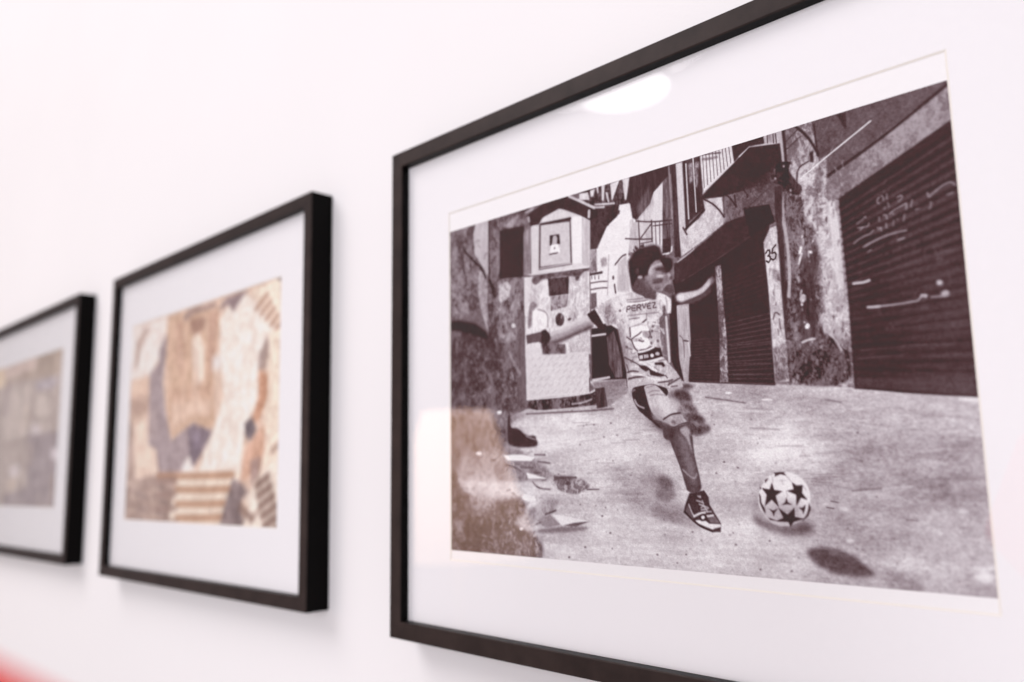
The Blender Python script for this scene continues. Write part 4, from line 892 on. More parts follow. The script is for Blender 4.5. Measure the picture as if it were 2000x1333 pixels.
("P",90,'i',0,0.7,0.463,[243.8,86.4,243.8,87.1,243.5,87.4,243.2,87.1,243,86.5,243,85.8,243.2,85.5,243.6,85.7]),
("P",70,'i',0,0.7,0.461,[234,56.9,233.9,57.4,233.6,57.6,233.3,57.4,233.1,56.8,233.2,56.3,233.5,56.1,233.9,56.3]),
("P",215,'i',0,0.7,0.482,[247.5,85.9,247.4,86.2,247,86.4,246.6,86.3,246.4,85.9,246.6,85.5,246.9,85.3,247.3,85.5]),
("P",90,'i',0,0.7,0.361,[232.5,80.9,232.3,81.7,232,82,231.7,81.6,231.6,80.8,231.7,80,232.1,79.7,232.3,80]),
("P",70,'i',0,0.7,0.492,[246.3,74,246.2,74.9,246,75.2,245.8,74.9,245.8,74,245.8,73.1,246,72.8,246.2,73.2]),
("P",90,'i',0,0.7,0.315,[246.7,92.6,246.6,93,246.4,93.1,246.2,92.9,246.2,92.5,246.3,92.2,246.5,92,246.7,92.2]),
("P",70,'i',0,0.7,0.374,[232.5,46,232.4,47.3,232.1,47.8,231.7,47.2,231.4,45.9,231.5,44.6,231.9,44.1,232.3,44.6]),
("P",70,'i',0,0.7,0.408,[239.3,84.6,239.1,85.2,238.8,85.4,238.6,85.1,238.7,84.4,239,83.8,239.2,83.6,239.4,83.9]),
("P",90,'i',0,0.7,0.747,[251.2,85.4,251.2,85.8,250.9,86,250.7,85.8,250.6,85.4,250.7,84.9,250.9,84.7,251.1,84.9]),
("P",70,'i',0,0.7,0.645,[229.7,81,229.4,81.3,229,81.3,228.6,81,228.6,80.6,228.8,80.3,229.3,80.3,229.7,80.6]),
("P",205,'i',0,0.7,0.722,[253.4,49.3,253.1,50.6,252.8,51,252.6,50.4,252.6,49.1,252.8,47.8,253.2,47.4,253.4,48]),
("P",205,'i',0,0.7,0.616,[233.4,84.1,233.3,84.6,233,84.7,232.9,84.5,232.8,84,233,83.5,233.2,83.3,233.4,83.6]),
("P",215,'i',0,0.7,0.577,[243.7,60.1,243.5,60.6,243.1,60.8,242.8,60.4,242.8,59.9,243,59.4,243.4,59.2,243.7,59.5]),
("P",70,'i',0,0.7,0.738,[246.9,95.7,246.7,96.4,246.4,96.7,246.2,96.3,246.2,95.5,246.5,94.8,246.8,94.5,247,94.9]),
("P",70,'i',0,0.7,0.337,[237.6,94,237.4,94.5,237.2,94.6,237.1,94.4,237.2,93.9,237.4,93.5,237.6,93.3,237.7,93.5]),
("P",205,'i',0,0.7,0.692,[236.3,53.8,236.1,55.1,235.7,55.5,235.3,54.9,235.2,53.6,235.4,52.4,235.9,51.9,236.2,52.5]),
("P",90,'i',0,0.7,0.323,[242.7,91.4,242.5,91.8,242.4,91.9,242.2,91.7,242.3,91.2,242.4,90.9,242.6,90.7,242.7,90.9]),
("P",215,'i',0,0.7,0.365,[231.8,41.7,231.5,42.6,231.3,42.9,231.2,42.5,231.3,41.6,231.5,40.7,231.8,40.4,231.9,40.8]),
("P",215,'i',0,0.7,0.551,[237.9,80.2,237.8,80.6,237.6,80.8,237.3,80.6,237.1,80.3,237.2,79.9,237.5,79.7,237.7,79.9]),
("P",70,'i',0,0.7,0.571,[251.3,57.8,251.2,58.9,251,59.4,250.9,58.9,250.9,57.8,251,56.7,251.1,56.2,251.3,56.7]),
("P",205,'i',0,0.7,0.586,[230.8,86.4,230.6,87.1,230.4,87.3,230.1,87,230.1,86.3,230.3,85.6,230.5,85.3,230.8,85.7]),
("P",205,'i',0,0.7,0.447,[253.9,51.4,253.7,51.9,253.4,51.9,253.2,51.6,253.3,51.1,253.5,50.7,253.8,50.6,254,50.9]),
("P",70,'i',0,0.7,0.731,[241.7,41.4,241.8,42.8,241.7,43.4,241.5,42.8,241.3,41.3,241.3,39.9,241.4,39.3,241.5,39.9]),
("P",90,'i',0,0.7,0.713,[244.6,72.2,244.5,72.7,244.2,72.8,243.9,72.6,243.9,72.1,244.1,71.6,244.3,71.5,244.6,71.7]),
("P",215,'i',0,0.7,0.339,[252.3,54.5,251.9,55.6,251.5,56.1,251.6,55.5,251.9,54.3,252.3,53.1,252.7,52.7,252.7,53.3]),
("P",215,'i',0,0.7,0.358,[237.5,53.1,237.4,53.8,237,54,236.6,53.7,236.5,53,236.6,52.3,237,52,237.4,52.4]),
("P",215,'i',0,0.7,0.737,[249.5,87.9,249.3,88.7,248.9,89.1,248.5,88.6,248.4,87.7,248.6,86.8,249.1,86.5,249.4,86.9]),
("P",215,'i',0,0.7,0.412,[245.1,56.2,245.1,56.6,244.9,56.8,244.7,56.6,244.5,56.2,244.6,55.8,244.7,55.6,245,55.8]),
("P",70,'i',0,0.7,0.371,[233.5,95.7,233,97,232.5,97.4,232.3,96.7,232.5,95.3,233.1,94.1,233.6,93.6,233.8,94.3]),
("P",70,'i',0,0.7,0.336,[245.1,66.9,244.6,68,244.2,68.4,244.1,67.9,244.4,66.6,244.9,65.4,245.3,65,245.4,65.6]),
("P",70,'i',0,0.7,0.486,[247.3,88.9,247,89.7,246.7,89.9,246.4,89.5,246.5,88.7,246.8,87.9,247.1,87.7,247.3,88.1]),
("P",70,'i',0,0.7,0.659,[247.2,45.8,246.9,46.6,246.5,46.9,246.4,46.4,246.6,45.5,247,44.7,247.3,44.4,247.4,44.9]),
("P",90,'i',0,0.7,0.652,[255.2,47.2,255,47.7,254.6,47.8,254.3,47.5,254.2,46.9,254.4,46.4,254.8,46.3,255.1,46.6]),
("P",205,'i',0,0.7,0.417,[245.4,54.8,245.4,56.2,245.3,56.8,245,56.2,244.9,54.8,244.9,53.4,245,52.8,245.2,53.4]),
("P",70,'i',0,0.7,0.425,[239.9,70.2,239.7,70.5,239.3,70.5,239.1,70.3,239,69.9,239.3,69.6,239.6,69.6,239.9,69.8]),
("P",205,'i',0,0.7,0.314,[255,54.3,255.1,55.7,254.9,56.3,254.6,55.7,254.3,54.3,254.2,52.8,254.4,52.2,254.7,52.8]),
("P",70,'i',0,0.7,0.648,[247.4,46.2,247.3,47.2,247,47.6,246.5,47.2,246.3,46.1,246.4,45.1,246.7,44.7,247.2,45.1]),
("P",205,'i',0,0.7,0.341,[251.3,89.9,251.4,91.3,251.3,91.9,250.9,91.3,250.6,90,250.5,88.6,250.6,88,251,88.6]),
("P",215,'i',0,0.7,0.438,[250,89.7,249.9,90.8,249.6,91.3,249.2,90.9,248.8,89.8,248.9,88.6,249.2,88.1,249.7,88.6]),
("P",205,'i',0,0.7,0.407,[248.1,57.9,247.8,58.9,247.4,59.2,247.1,58.7,247.1,57.7,247.4,56.7,247.8,56.3,248.1,56.8]),
("P",90,'i',0,0.7,0.529,[245.1,41.2,244.8,41.8,244.4,42,244.1,41.6,244.1,40.8,244.4,40.2,244.8,40,245,40.4]),
("P",90,'i',0,0.7,0.331,[252.7,70.6,252.4,70.9,252.1,70.9,251.7,70.7,251.7,70.3,251.9,70,252.3,70,252.6,70.3]),
("P",205,'i',0,0.7,0.401,[248.5,91.3,248.1,92.1,247.8,92.3,247.8,91.9,248,91.1,248.4,90.3,248.6,90,248.7,90.4]),
("P",90,'i',0,0.7,0.5,[250.4,99.1,250.3,99.7,250.1,100,249.8,99.8,249.6,99.1,249.7,98.5,249.9,98.2,250.2,98.5]),
("P",90,'i',0,0.7,0.322,[230.7,86.9,230.4,87.5,230,87.6,229.6,87.3,229.6,86.6,229.9,85.9,230.3,85.8,230.7,86.2]),
("P",215,'i',0,0.7,0.395,[232.6,74.6,232.5,75.2,232.2,75.4,231.7,75.2,231.5,74.6,231.6,74.1,232,73.8,232.4,74.1]),
("P",90,'i',0,0.7,0.312,[230.7,88.7,230.4,89.7,230,90,229.8,89.5,229.8,88.4,230.1,87.4,230.5,87,230.8,87.6]),
("P",90,'i',0,0.7,0.459,[243.4,78,243.3,78.5,243,78.7,242.7,78.5,242.6,78,242.7,77.5,243,77.3,243.3,77.6]),
("P",90,'i',0,0.7,0.682,[231.4,72.4,231.4,73.3,231.3,73.6,231,73.3,230.7,72.5,230.7,71.6,230.9,71.3,231.2,71.6]),
("L",225,0.9,0.8,0.9,[232.2,98.6,235,97.7,237.9,97.6]),
("L",215,0.79,1.2,0.8,[244.6,96.2,247.5,99.8,249.2,104]),
("L",100,0.34,0.6,0.634,[230.8,39.1,231.4,39.9,230.2,40.3]),
("L",58,0.28,0.6,0.509,[240,63,239.6,64.7,239.8,66.6]),
("L",100,0.29,0.6,0.236,[244.1,84.6,244.7,85.4,244.9,86.1]),
("L",200,0.66,0.6,0.311,[232.7,66.7,232.1,66.9,233,67.4]),
("L",222,0.57,0.6,0.649,[242.9,72.9,242.2,73.8,243.4,75]),
("L",100,0.56,0.6,0.457,[238.6,47.9,239,48.8,238.2,49.3]),
("L",222,0.52,0.6,0.589,[255.3,44.2,254.7,45.9,256,48]),
("L",58,0.67,0.6,0.535,[231.5,55.5,231.1,57.3,230.5,59]),
("L",200,0.4,0.6,0.386,[227.6,21.9,226.9,23.4,227.8,25.3]),
("L",200,0.29,0.6,0.424,[249.1,65.7,249,67.5,248.7,69.2]),
("L",222,0.57,0.6,0.205,[252.4,47.7,252.4,48.2,252.1,48.7]),
("L",100,0.52,0.6,0.551,[253.9,43.9,254.3,45.6,253.2,47]),
("L",100,0.51,0.6,0.458,[257.8,17.1,257.2,17.7,257.7,18.5]),
("L",222,0.46,0.6,0.552,[249.5,65.2,250,66.5,249.4,67.6]),
("L",75,0.58,0.6,0.235,[246.6,13.1,246.5,14,245.7,14.7]),
("L",222,0.23,0.6,0.225,[242.7,40.3,242.5,40.7,241.8,40.9]),
("L",100,0.65,0.6,0.561,[229.2,87,229.6,88.3,229.2,89.5]),
("L",58,0.67,0.6,0.343,[254.8,42,255,43.1,254.1,43.9]),
("L",222,0.4,0.6,0.641,[250.8,88.3,250.3,89.9,250.5,91.6]),
("L",222,0.39,0.6,0.464,[224.6,64.3,224.3,65.1,223.9,65.8]),
("L",222,0.4,0.6,0.444,[229.8,92.3,229.1,93.1,229.2,94]),
("L",222,0.37,0.6,0.564,[247.2,26.8,247.7,27.5,246.5,27.6]),
("L",100,0.64,0.6,0.352,[235.8,8.8,236.2,10.5,236.2,12.1]),
("L",200,0.56,0.6,0.626,[230.6,51,231.2,51.6,231,52.1]),
("L",100,0.6,0.6,0.571,[224.5,90.7,224.6,92,224,93.3]),
("L",100,0.52,0.6,0.628,[229.2,76.6,228.7,78.3,230,80.2]),
("L",75,0.54,0.6,0.466,[238.9,93.7,238.5,94.1,239.7,94.6]),
("L",58,0.35,0.6,0.538,[231.1,30.2,230.5,31.5,231.9,33.2]),
("L",222,0.36,0.6,0.434,[226.6,32.5,226.1,33.3,226.2,34.3]),
("L",100,0.45,0.6,0.353,[247.5,80.2,247.4,81.6,246.9,82.8]),
("L",222,0.57,0.6,0.205,[245.4,87.3,244.9,88.9,244.4,90.5]),
("L",100,0.62,0.6,0.479,[235.2,78.4,235,80.2,235,82]),
("L",75,0.65,0.6,0.362,[247.7,69,247.3,70.6,247.1,72.2]),
("L",58,0.21,0.6,0.268,[247.4,41.8,247.6,42.7,246.6,43.4]),
("L",58,0.26,0.6,0.53,[227.5,32.4,226.8,33.5,227.9,35.1]),
("L",58,0.52,0.6,0.302,[238,52.9,238.4,54.6,237.9,56.1]),
("L",100,0.65,0.6,0.54,[253.5,57.7,253.8,58.4,252.7,58.8]),
("L",58,0.6,0.6,0.454,[227.9,69.2,228,69.9,227.9,70.5]),
("L",100,0.63,0.6,0.214,[237.7,88.2,237.8,89.6,237.3,90.9]),
("L",58,0.42,0.6,0.535,[243.8,31.7,243.9,33.4,243.2,34.8]),
("L",100,0.31,0.6,0.522,[229.9,29.3,229.7,30.5,229.9,31.7]),
("L",75,0.45,0.6,0.508,[239.7,65.3,239.5,67.1,238.9,68.8]),
("L",58,0.39,0.6,0.619,[248.8,85.2,248.5,86.2,248.8,87.4]),
("L",100,0.36,0.6,0.297,[252.7,80.2,252.1,81.7,252,83.2]),
("L",58,0.36,0.6,0.295,[240.8,48.6,240.4,50,241.1,51.6]),
("L",75,0.26,0.6,0.307,[252.7,41.8,252.8,42.8,251.9,43.5]),
("L",100,0.57,0.6,0.356,[224.2,71.5,224.3,72.1,223.5,72.6]),
("L",75,0.35,0.6,0.214,[226.8,72.4,226.5,73.6,227.3,75]),
("L",200,0.3,0.6,0.425,[224.3,78.2,224.6,78.6,223.8,78.9]),
("L",100,0.32,0.6,0.211,[251.8,15.9,251.4,16.3,251.4,16.7]),
("L",75,0.45,0.6,0.233,[233.9,18.9,234.2,20.3,234.8,21.8]),
("L",58,0.49,0.6,0.37,[226.1,88.7,225.8,89.5,225.6,90.2]),
("L",75,0.58,0.6,0.369,[243.9,75,243.4,75.5,244,76.1]),
("L",75,0.64,0.6,0.458,[241.2,49.8,241.3,50.9,240.3,51.8]),
("L",222,0.23,0.6,0.295,[241,41.5,241.4,42.4,240.1,42.9]),
("L",222,0.41,0.6,0.324,[239.9,93.5,239.6,94.8,239.9,96.2]),
("L",222,0.5,0.6,0.471,[246,16.2,245.3,16.7,245.1,17.5]),
("L",75,0.59,0.6,0.21,[227.9,11,227.5,11.5,228.5,12.4]),
("L",222,0.63,0.6,0.569,[227.7,53,227.3,54.2,228.3,55.7]),
("L",75,0.28,0.6,0.341,[226.2,86.7,225.8,88.4,227,90.4]),
("L",222,0.56,0.6,0.629,[242.6,91.8,242,93.4,243.4,95.3]),
("L",222,0.31,0.6,0.644,[241.2,70.6,240.8,72.2,240.6,74]),
("L",200,0.5,0.6,0.646,[249,85.4,248.9,86,249.1,86.5]),
("L",200,0.24,0.6,0.445,[249.5,35.3,249,36.4,248.5,37.4]),
("L",58,0.58,0.6,0.219,[226.9,25.8,227.3,27.8,226.2,29.4]),
("L",58,0.24,0.6,0.425,[224,86.8,224,88.3,224,89.8]),
("L",100,0.56,0.6,0.385,[242.9,32.5,243,33.3,243.7,34.3]),
("L",75,0.32,0.6,0.619,[253,51.5,253.4,52.5,253.2,53.2]),
("L",100,0.38,0.6,0.228,[222.8,77.8,222.8,79,222.1,80]),
("L",200,0.58,0.6,0.348,[234.6,89,234.9,90.1,235.4,91.2]),
("L",200,0.33,0.6,0.587,[239.8,70.2,239.8,70.9,239.4,71.5]),
("L",200,0.63,0.6,0.407,[230.4,59.8,230.7,61.5,229.6,62.8]),
("L",222,0.58,0.6,0.465,[248.3,65.3,248,66,247.4,66.8]),
("L",222,0.35,0.6,0.604,[234.9,13.1,234.7,14.5,234.9,16]),
("L",222,0.54,0.6,0.364,[242.3,63.5,242.9,65.2,241.6,66.7]),
("L",200,0.68,0.6,0.203,[222,90.5,221.5,91.5,222.5,92.6]),
("L",200,0.53,0.6,0.561,[242.5,65.9,241.9,66.8,242,67.8]),
("L",100,0.22,0.6,0.229,[236.9,71.2,236.8,72.7,236.3,74.1]),
("L",222,0.63,0.6,0.528,[240.2,77,239.9,78.6,240.7,80.3]),
("L",75,0.61,0.6,0.288,[252,39.4,252.2,41.3,251.5,42.9]),
("L",200,0.64,0.6,0.426,[223,74.1,222.4,74.9,224,76.2]),
("L",222,0.34,0.6,0.513,[256,21.6,255.4,23.2,256.1,25.1]),
("L",75,0.64,0.6,0.342,[234.4,9.6,233.9,11,234.2,12.7]),
("L",75,0.37,0.6,0.277,[255.1,10.6,255.2,11.7,255.4,12.8]),
("L",222,0.51,0.6,0.386,[226.3,75.5,226.8,77.4,225.2,78.9]),
("L",200,0.57,0.6,0.35,[247.8,27,247,28.5,247.8,30.4]),
("L",75,0.32,0.6,0.473,[243.1,47.5,242.4,48.6,243.1,50.1]),
("L",222,0.43,0.6,0.614,[252.1,14.2,252,15.1,251.1,15.8]),
("L",100,0.46,0.6,0.505,[234.4,4.5,234.6,5.4,233.5,5.9]),
("L",222,0.24,0.6,0.489,[232.8,63.8,232.3,64.6,231.7,65.4]),
("L",75,0.71,0.6,0.467,[230.6,30.3,230.5,31.7,230.9,33.3]),
("L",100,0.33,0.6,0.645,[238.9,55.4,238.5,56.3,238.5,57.3]),
("L",222,0.64,0.6,0.641,[242.6,86.9,242.1,87.9,241.8,88.9]),
("L",75,0.43,0.6,0.302,[222.4,85.4,222.8,87.3,221.9,88.9]),
("L",75,0.44,0.6,0.515,[238.4,59.8,238.6,61.3,237.5,62.5]),
("L",100,0.23,0.6,0.451,[244.8,85.7,245,87.3,245.5,88.9]),
("L",200,0.32,0.6,0.295,[248.6,23.8,248.1,25,249,26.5]),
("L",75,0.5,0.6,0.296,[241.2,18.7,241.3,19.5,241.9,20.4]),
("L",222,0.38,0.6,0.612,[236.8,43.5,236.2,44.5,236.9,45.8]),
("L",75,0.43,0.6,0.214,[249.7,42.3,250.1,43.6,249,44.5]),
("L",100,0.51,0.6,0.544,[243.8,8.2,243.4,8.7,243.2,9.3]),
("L",75,0.6,0.6,0.475,[242.7,75.2,243,77,242,78.7]),
("L",58,0.45,0.6,0.64,[250.2,9.9,250.2,10.9,251.1,12.2]),
("L",222,0.3,0.6,0.646,[236.5,13.8,235.8,15.5,235.7,17.4]),
("L",200,0.49,0.6,0.472,[248.1,82.1,247.6,82.8,248.7,83.7]),
("L",222,0.57,0.6,0.295,[230.2,71,230.6,71.8,229.3,72.4]),
("L",100,0.4,0.6,0.224,[248.7,55.7,248.7,56.5,248,57.2]),
("L",75,0.3,0.6,0.606,[244.6,17.4,244.5,19.1,243.5,20.5]),
("L",222,0.46,0.6,0.235,[254.9,31.6,254.7,32.2,255.2,32.9]),
("L",222,0.31,0.6,0.635,[246.7,83,245.9,84.2,246.6,85.7]),
("L",200,0.43,0.6,0.646,[227.6,57,227.2,58,226.9,59]),
("L",100,0.66,0.6,0.529,[252.4,14.6,252,15,251.9,15.5]),
("L",200,0.59,0.6,0.319,[247.7,48.8,247.2,50,247.5,51.3]),
("L",200,0.48,0.6,0.498,[251.4,68.6,251.4,69.3,252.2,70.1]),
("L",222,0.65,0.6,0.357,[246.4,86.4,245.8,86.9,246.7,87.7]),
("L",75,0.23,0.6,0.559,[243.2,28.8,243.6,29.5,242.9,30]),
("L",100,0.26,0.6,0.504,[226.4,32.7,226.1,33.1,225.6,33.4]),
("L",75,0.23,0.6,0.525,[226,32,226.5,33.9,226.1,35.5]),
("L",100,0.39,0.6,0.47,[245.8,50.4,246.3,51.1,246.5,51.7]),
("L",200,0.23,0.6,0.339,[240.1,82.4,240.3,83.2,240.7,84.1]),
("L",58,0.67,0.6,0.272,[246.5,24.4,245.8,25.4,245.5,26.4]),
("L",75,0.68,0.6,0.608,[233.4,33.9,232.8,35.2,234.2,37.2]),
("L",200,0.35,0.6,0.514,[239.5,33.6,239.7,34.1,240.1,34.7]),
("L",100,0.26,0.6,0.205,[231,67.6,231.2,69.1,230.1,70.4]),
("L",100,0.37,0.6,0.511,[245.2,59.5,245.7,60.5,244.5,61.1]),
("L",222,0.45,0.6,0.634,[242,72.5,241.4,73.4,242,74.6]),
("L",58,0.32,0.6,0.278,[246.2,75,245.8,76.1,245.4,77.2]),
("L",100,0.23,0.6,0.566,[229.3,65.6,229.5,66.9,230.2,68.2]),
("L",222,0.29,0.6,0.607,[228,40.9,228,42.7,228.4,44.7]),
("L",58,0.44,0.6,0.375,[234.3,59.6,234.6,60.7,235.2,61.8]),
("L",100,0.58,0.6,0.489,[250.3,42.2,250.3,44,249.8,45.7]),
("L",75,0.63,0.6,0.647,[239.3,40.6,239.6,41.3,239.8,42]),
("L",100,0.58,0.6,0.352,[234.6,38.8,235,39.6,233.9,39.9]),
("L",75,0.61,0.6,0.497,[250.5,91.6,250.9,93.3,249.8,94.9]),
("L",58,0.56,0.6,0.523,[250.4,38.1,249.8,39.2,249.6,40.5]),
("L",75,0.59,0.6,0.221,[235.3,17.3,235.7,18.4,234.2,18.9]),
("L",222,0.3,0.6,0.281,[247.8,26,248.3,27,248.7,27.9]),
("L",100,0.27,0.6,0.265,[247.1,91.3,246.5,92.1,246.3,93.1]),
("L",222,0.26,0.6,0.343,[249.9,82.5,250.2,83.4,249.8,84.3]),
("L",75,0.33,0.6,0.546,[231.4,84.5,230.8,86.1,231.3,87.9]),
("L",200,0.49,0.6,0.608,[254.5,26.4,254.1,27.2,254.7,28.2]),
("L",100,0.36,0.6,0.262,[227.3,15.1,227.6,15.9,226.3,16.3]),
("L",100,0.61,0.6,0.239,[240.8,29.5,240.5,30.5,240.5,31.5]),
("L",100,0.62,0.6,0.529,[247,89.1,246.9,89.8,247.1,90.5]),
("L",200,0.26,0.6,0.23,[252.5,25.5,252.8,27.2,252.5,28.6]),
("L",200,0.4,0.6,0.339,[246.2,39.5,246.3,41.1,245.4,42.4]),
("L",200,0.59,0.6,0.526,[254.9,36.7,254.5,37,255.4,37.6]),
("L",200,0.48,0.6,0.205,[241.4,72.2,241.2,72.9,242.1,73.8]),
("L",75,0.43,0.6,0.582,[226.9,80.5,226.2,82,227.7,83.9]),
("L",100,0.57,0.6,0.578,[229.8,86,229.3,86.5,228.8,86.9]),
("L",200,0.53,0.6,0.251,[228.5,37.3,229,37.8,228.5,38.1]),
("L",200,0.25,0.6,0.467,[245.5,25.6,244.9,26.4,246.2,27.6]),
("L",75,0.24,0.6,0.392,[228,87.5,228.6,88.3,228.2,88.9]),
("L",200,0.61,0.6,0.293,[247.5,92.3,247.8,93.6,246.8,94.7]),
("L",75,0.27,0.6,0.288,[250.3,22.6,250.4,24.2,249.8,25.6]),
("L",58,0.59,0.6,0.232,[228.7,62.3,228.6,62.7,228,63.1]),
("L",200,0.36,0.6,0.439,[238.8,25.7,238.3,27.3,239.3,29.2]),
("L",222,0.21,0.6,0.377,[251.7,76.4,251.1,77.8,251.9,79.3]),
("L",75,0.26,0.6,0.553,[246,87.6,245.5,88.1,246.8,88.9]),
("L",222,0.65,0.6,0.262,[226.2,31.6,226.1,32,227.1,32.6]),
("L",58,0.31,0.6,0.384,[226.9,30.1,226.1,31.5,227.3,33.3]),
("L",58,0.56,0.6,0.212,[228.9,21.8,229,22.3,229.2,22.9]),
("L",200,0.59,0.6,0.56,[237.2,11.8,236.7,12.7,236.5,13.6]),
("L",222,0.33,0.6,0.499,[233.9,61.6,233.4,63,233.3,64.4]),
("L",200,0.26,0.6,0.326,[231,59.9,230.5,60.3,230.8,60.8]),
("L",200,0.66,0.6,0.515,[252.2,23.9,252.7,24.9,253,25.7]),
("L",75,0.39,0.6,0.501,[247,50.7,246.7,51.7,246.9,52.8]),
("L",200,0.4,0.6,0.402,[246.1,53.2,246,53.9,245.5,54.5]),
("L",58,0.68,0.6,0.293,[225.5,43.2,225.4,43.7,225.3,44.1]),
("L",100,0.34,0.6,0.412,[232.7,16.6,232.6,17.2,232.2,17.8]),
("P",96,'w',34,1.5,1,[223.2,17.5,230.6,19.5,231.6,55.7,227.6,116.5,222.9,116.1,223.2,54]),
("P",72,'v',14,1.2,1,[223.9,39.7,226.8,40.4,226.7,75.5,225.2,96.8,223.6,96.6,224.1,65.7]),
("L",182,1.47,1,1,[227,40.4,228.4,52.8,228.6,67.3,227.4,77.3]),
("L",172,1.44,0.8,1,[227,30.7,227.3,36.2,227.6,42.9]),
("P",60,'v',4,0.5,1,[167,59.8,193.1,50.5,220.4,40.1,217.7,95.9,218.5,116.4,173.8,111.4,170.7,79.8]),
("L",74,0.52,0.8,0.8,[194.5,63.3,218.1,57.8]),
("L",72,0.49,0.8,0.7,[176.2,75.5,192.1,75.4]),
("L",74,0.51,0.8,0.8,[194.5,65.4,218.1,60.2]),
("L",72,0.49,0.8,0.7,[176.1,76.9,192,76.9]),
("L",74,0.52,0.8,0.8,[194.5,67.4,218.1,62.6]),
("L",72,0.48,0.8,0.7,[176,78.4,192,78.4]),
("L",74,0.52,0.8,0.8,[194.6,69.4,218.1,64.9]),
("L",72,0.48,0.8,0.7,[175.9,79.8,192,79.9]),
("L",74,0.51,0.8,0.8,[194.6,71.5,218.1,67.3]),
("L",72,0.48,0.8,0.7,[175.8,81.2,191.9,81.4]),
("L",74,0.52,0.8,0.8,[194.6,73.5,218,69.6]),
("L",72,0.48,0.8,0.7,[175.7,82.6,191.9,82.9]),
("L",74,0.52,0.8,0.8,[194.6,75.5,218,71.9]),
("L",72,0.48,0.8,0.7,[175.6,84,191.8,84.4]),
("L",74,0.51,0.8,0.8,[194.7,77.6,218,74.3]),
("L",72,0.48,0.8,0.7,[175.5,85.4,191.8,85.8]),
("L",74,0.51,0.8,0.8,[194.7,79.6,218,76.6]),
("L",72,0.48,0.8,0.7,[175.4,86.8,191.8,87.3]),
("L",74,0.51,0.8,0.8,[194.7,81.6,218,78.9]),
("L",72,0.49,0.8,0.7,[175.3,88.2,191.7,88.8]),
("L",74,0.52,0.8,0.8,[194.7,83.6,218,81.3]),
("L",72,0.49,0.8,0.7,[175.3,89.6,191.7,90.3]),
("L",94,0.51,0.8,0.8,[194.8,85.6,218,83.6]),
("L",88,0.48,0.8,0.7,[175.2,91.1,191.6,91.8]),
("L",94,0.52,0.8,0.8,[194.8,87.6,218,85.9]),
("L",88,0.48,0.8,0.7,[175.1,92.5,191.6,93.3]),
("L",94,0.52,0.8,0.8,[194.8,89.6,217.9,88.2]),
("L",88,0.48,0.8,0.7,[175,93.9,191.6,94.7]),
("L",94,0.52,0.8,0.8,[194.8,91.6,217.9,90.5]),
("L",88,0.48,0.8,0.7,[174.9,95.3,191.5,96.2]),
("L",94,0.52,0.8,0.8,[194.8,93.6,217.9,92.8]),
("L",88,0.48,0.8,0.7,[174.8,96.7,191.5,97.7]),
("L",94,0.51,0.8,0.8,[194.9,95.6,217.9,95.1]),
("L",88,0.48,0.8,0.7,[174.7,98.1,191.4,99.2]),
("L",94,0.51,0.8,0.8,[194.9,97.6,217.9,97.4]),
("L",88,0.48,0.8,0.7,[174.6,99.5,191.4,100.7]),
("L",94,0.51,0.8,0.8,[194.9,99.6,217.9,99.7]),
("L",88,0.48,0.8,0.7,[174.5,100.9,191.4,102.1]),
("L",94,0.51,0.8,0.8,[194.9,101.6,217.9,102]),
("L",88,0.48,0.8,0.7,[174.4,102.3,191.3,103.6]),
("L",94,0.5,0.8,0.8,[195,103.6,217.8,104.3]),
("L",88,0.48,0.8,0.7,[174.3,103.7,191.3,105.1]),
("L",94,0.5,0.8,0.8,[195,105.6,217.8,106.6]),
("L",88,0.48,0.8,0.7,[174.2,105.1,191.2,106.5]),
("L",94,0.51,0.8,0.8,[195,107.6,217.8,108.8]),
("L",88,0.48,0.8,0.7,[174.1,106.5,191.2,108]),
("L",94,0.51,0.8,0.8,[195,109.5,217.8,111.1]),
("L",88,0.47,0.8,0.7,[174,107.9,191.2,109.5]),
("L",94,0.51,0.8,0.8,[195,111.5,217.8,113.4]),
("L",88,0.48,0.8,0.7,[173.9,109.2,191.1,110.9]),
("L",94,0.5,0.8,0.8,[195.1,113.5,217.8,115.6]),
("L",88,0.48,0.8,0.7,[173.8,110.6,191.1,112.4]),
("L",98,0.4,0.6,1,[197.3,96.3,217.3,96.5]),
("L",92,0.41,0.6,1,[196.7,104.5,216.6,106.2]),
("L",94,0.38,0.6,1,[195.4,109.6,216.6,111.5]),
("L",84,0.53,0.6,1,[176.4,111.1,189.9,112.8,217.7,115.9]),
("P",206,'w',22,0.7,1,[220.6,44.3,223.6,44,224,73.2,224.5,96.7,224.9,115.1,218.3,115,218.2,95.9,217.9,72.2,216.9,50.3]),
("P",120,'w',44,2,0.75,[218.4,99.2,224.7,97.9,224.8,114,218.4,115.1]),
("P",110,'w',36,2,0.8,[219.6,63.1,223.5,64.7,223.8,69.9,221,69]),
("L",75,0.7,0.8,0.8,[219.3,86.6,220.4,83,222.5,84.9]),
("L",80,0.47,0.7,1,[222.2,86.6,222.5,91.3]),
("L",58,0.78,0.4,1,[217.7,55.6,218.6,54.5,219.6,54.5,219.7,56.2,218.7,57.1,219.7,57.5,219.8,59,218.8,60.2,217.8,59.3]),
("L",58,0.77,0.4,1,[222.7,52.7,221.2,54.1,220.7,56.2,222.1,56,222.7,57,222.2,58.9,221,59.4,220.3,58.7]),
("L",110,0.36,0.6,0.55,[221.1,103.7,220.7,105]),
("L",130,0.5,0.6,0.47,[222.2,105.9,222.3,108.8]),
("L",130,0.4,0.6,0.36,[220.1,77.6,220.1,79.9]),
("L",70,0.3,0.6,0.342,[221.4,109.7,221.2,112.1]),
("L",110,0.41,0.6,0.659,[220.7,66.3,220.5,68.2]),
("L",70,0.55,0.6,0.45,[222.7,107.5,223.2,109.3]),
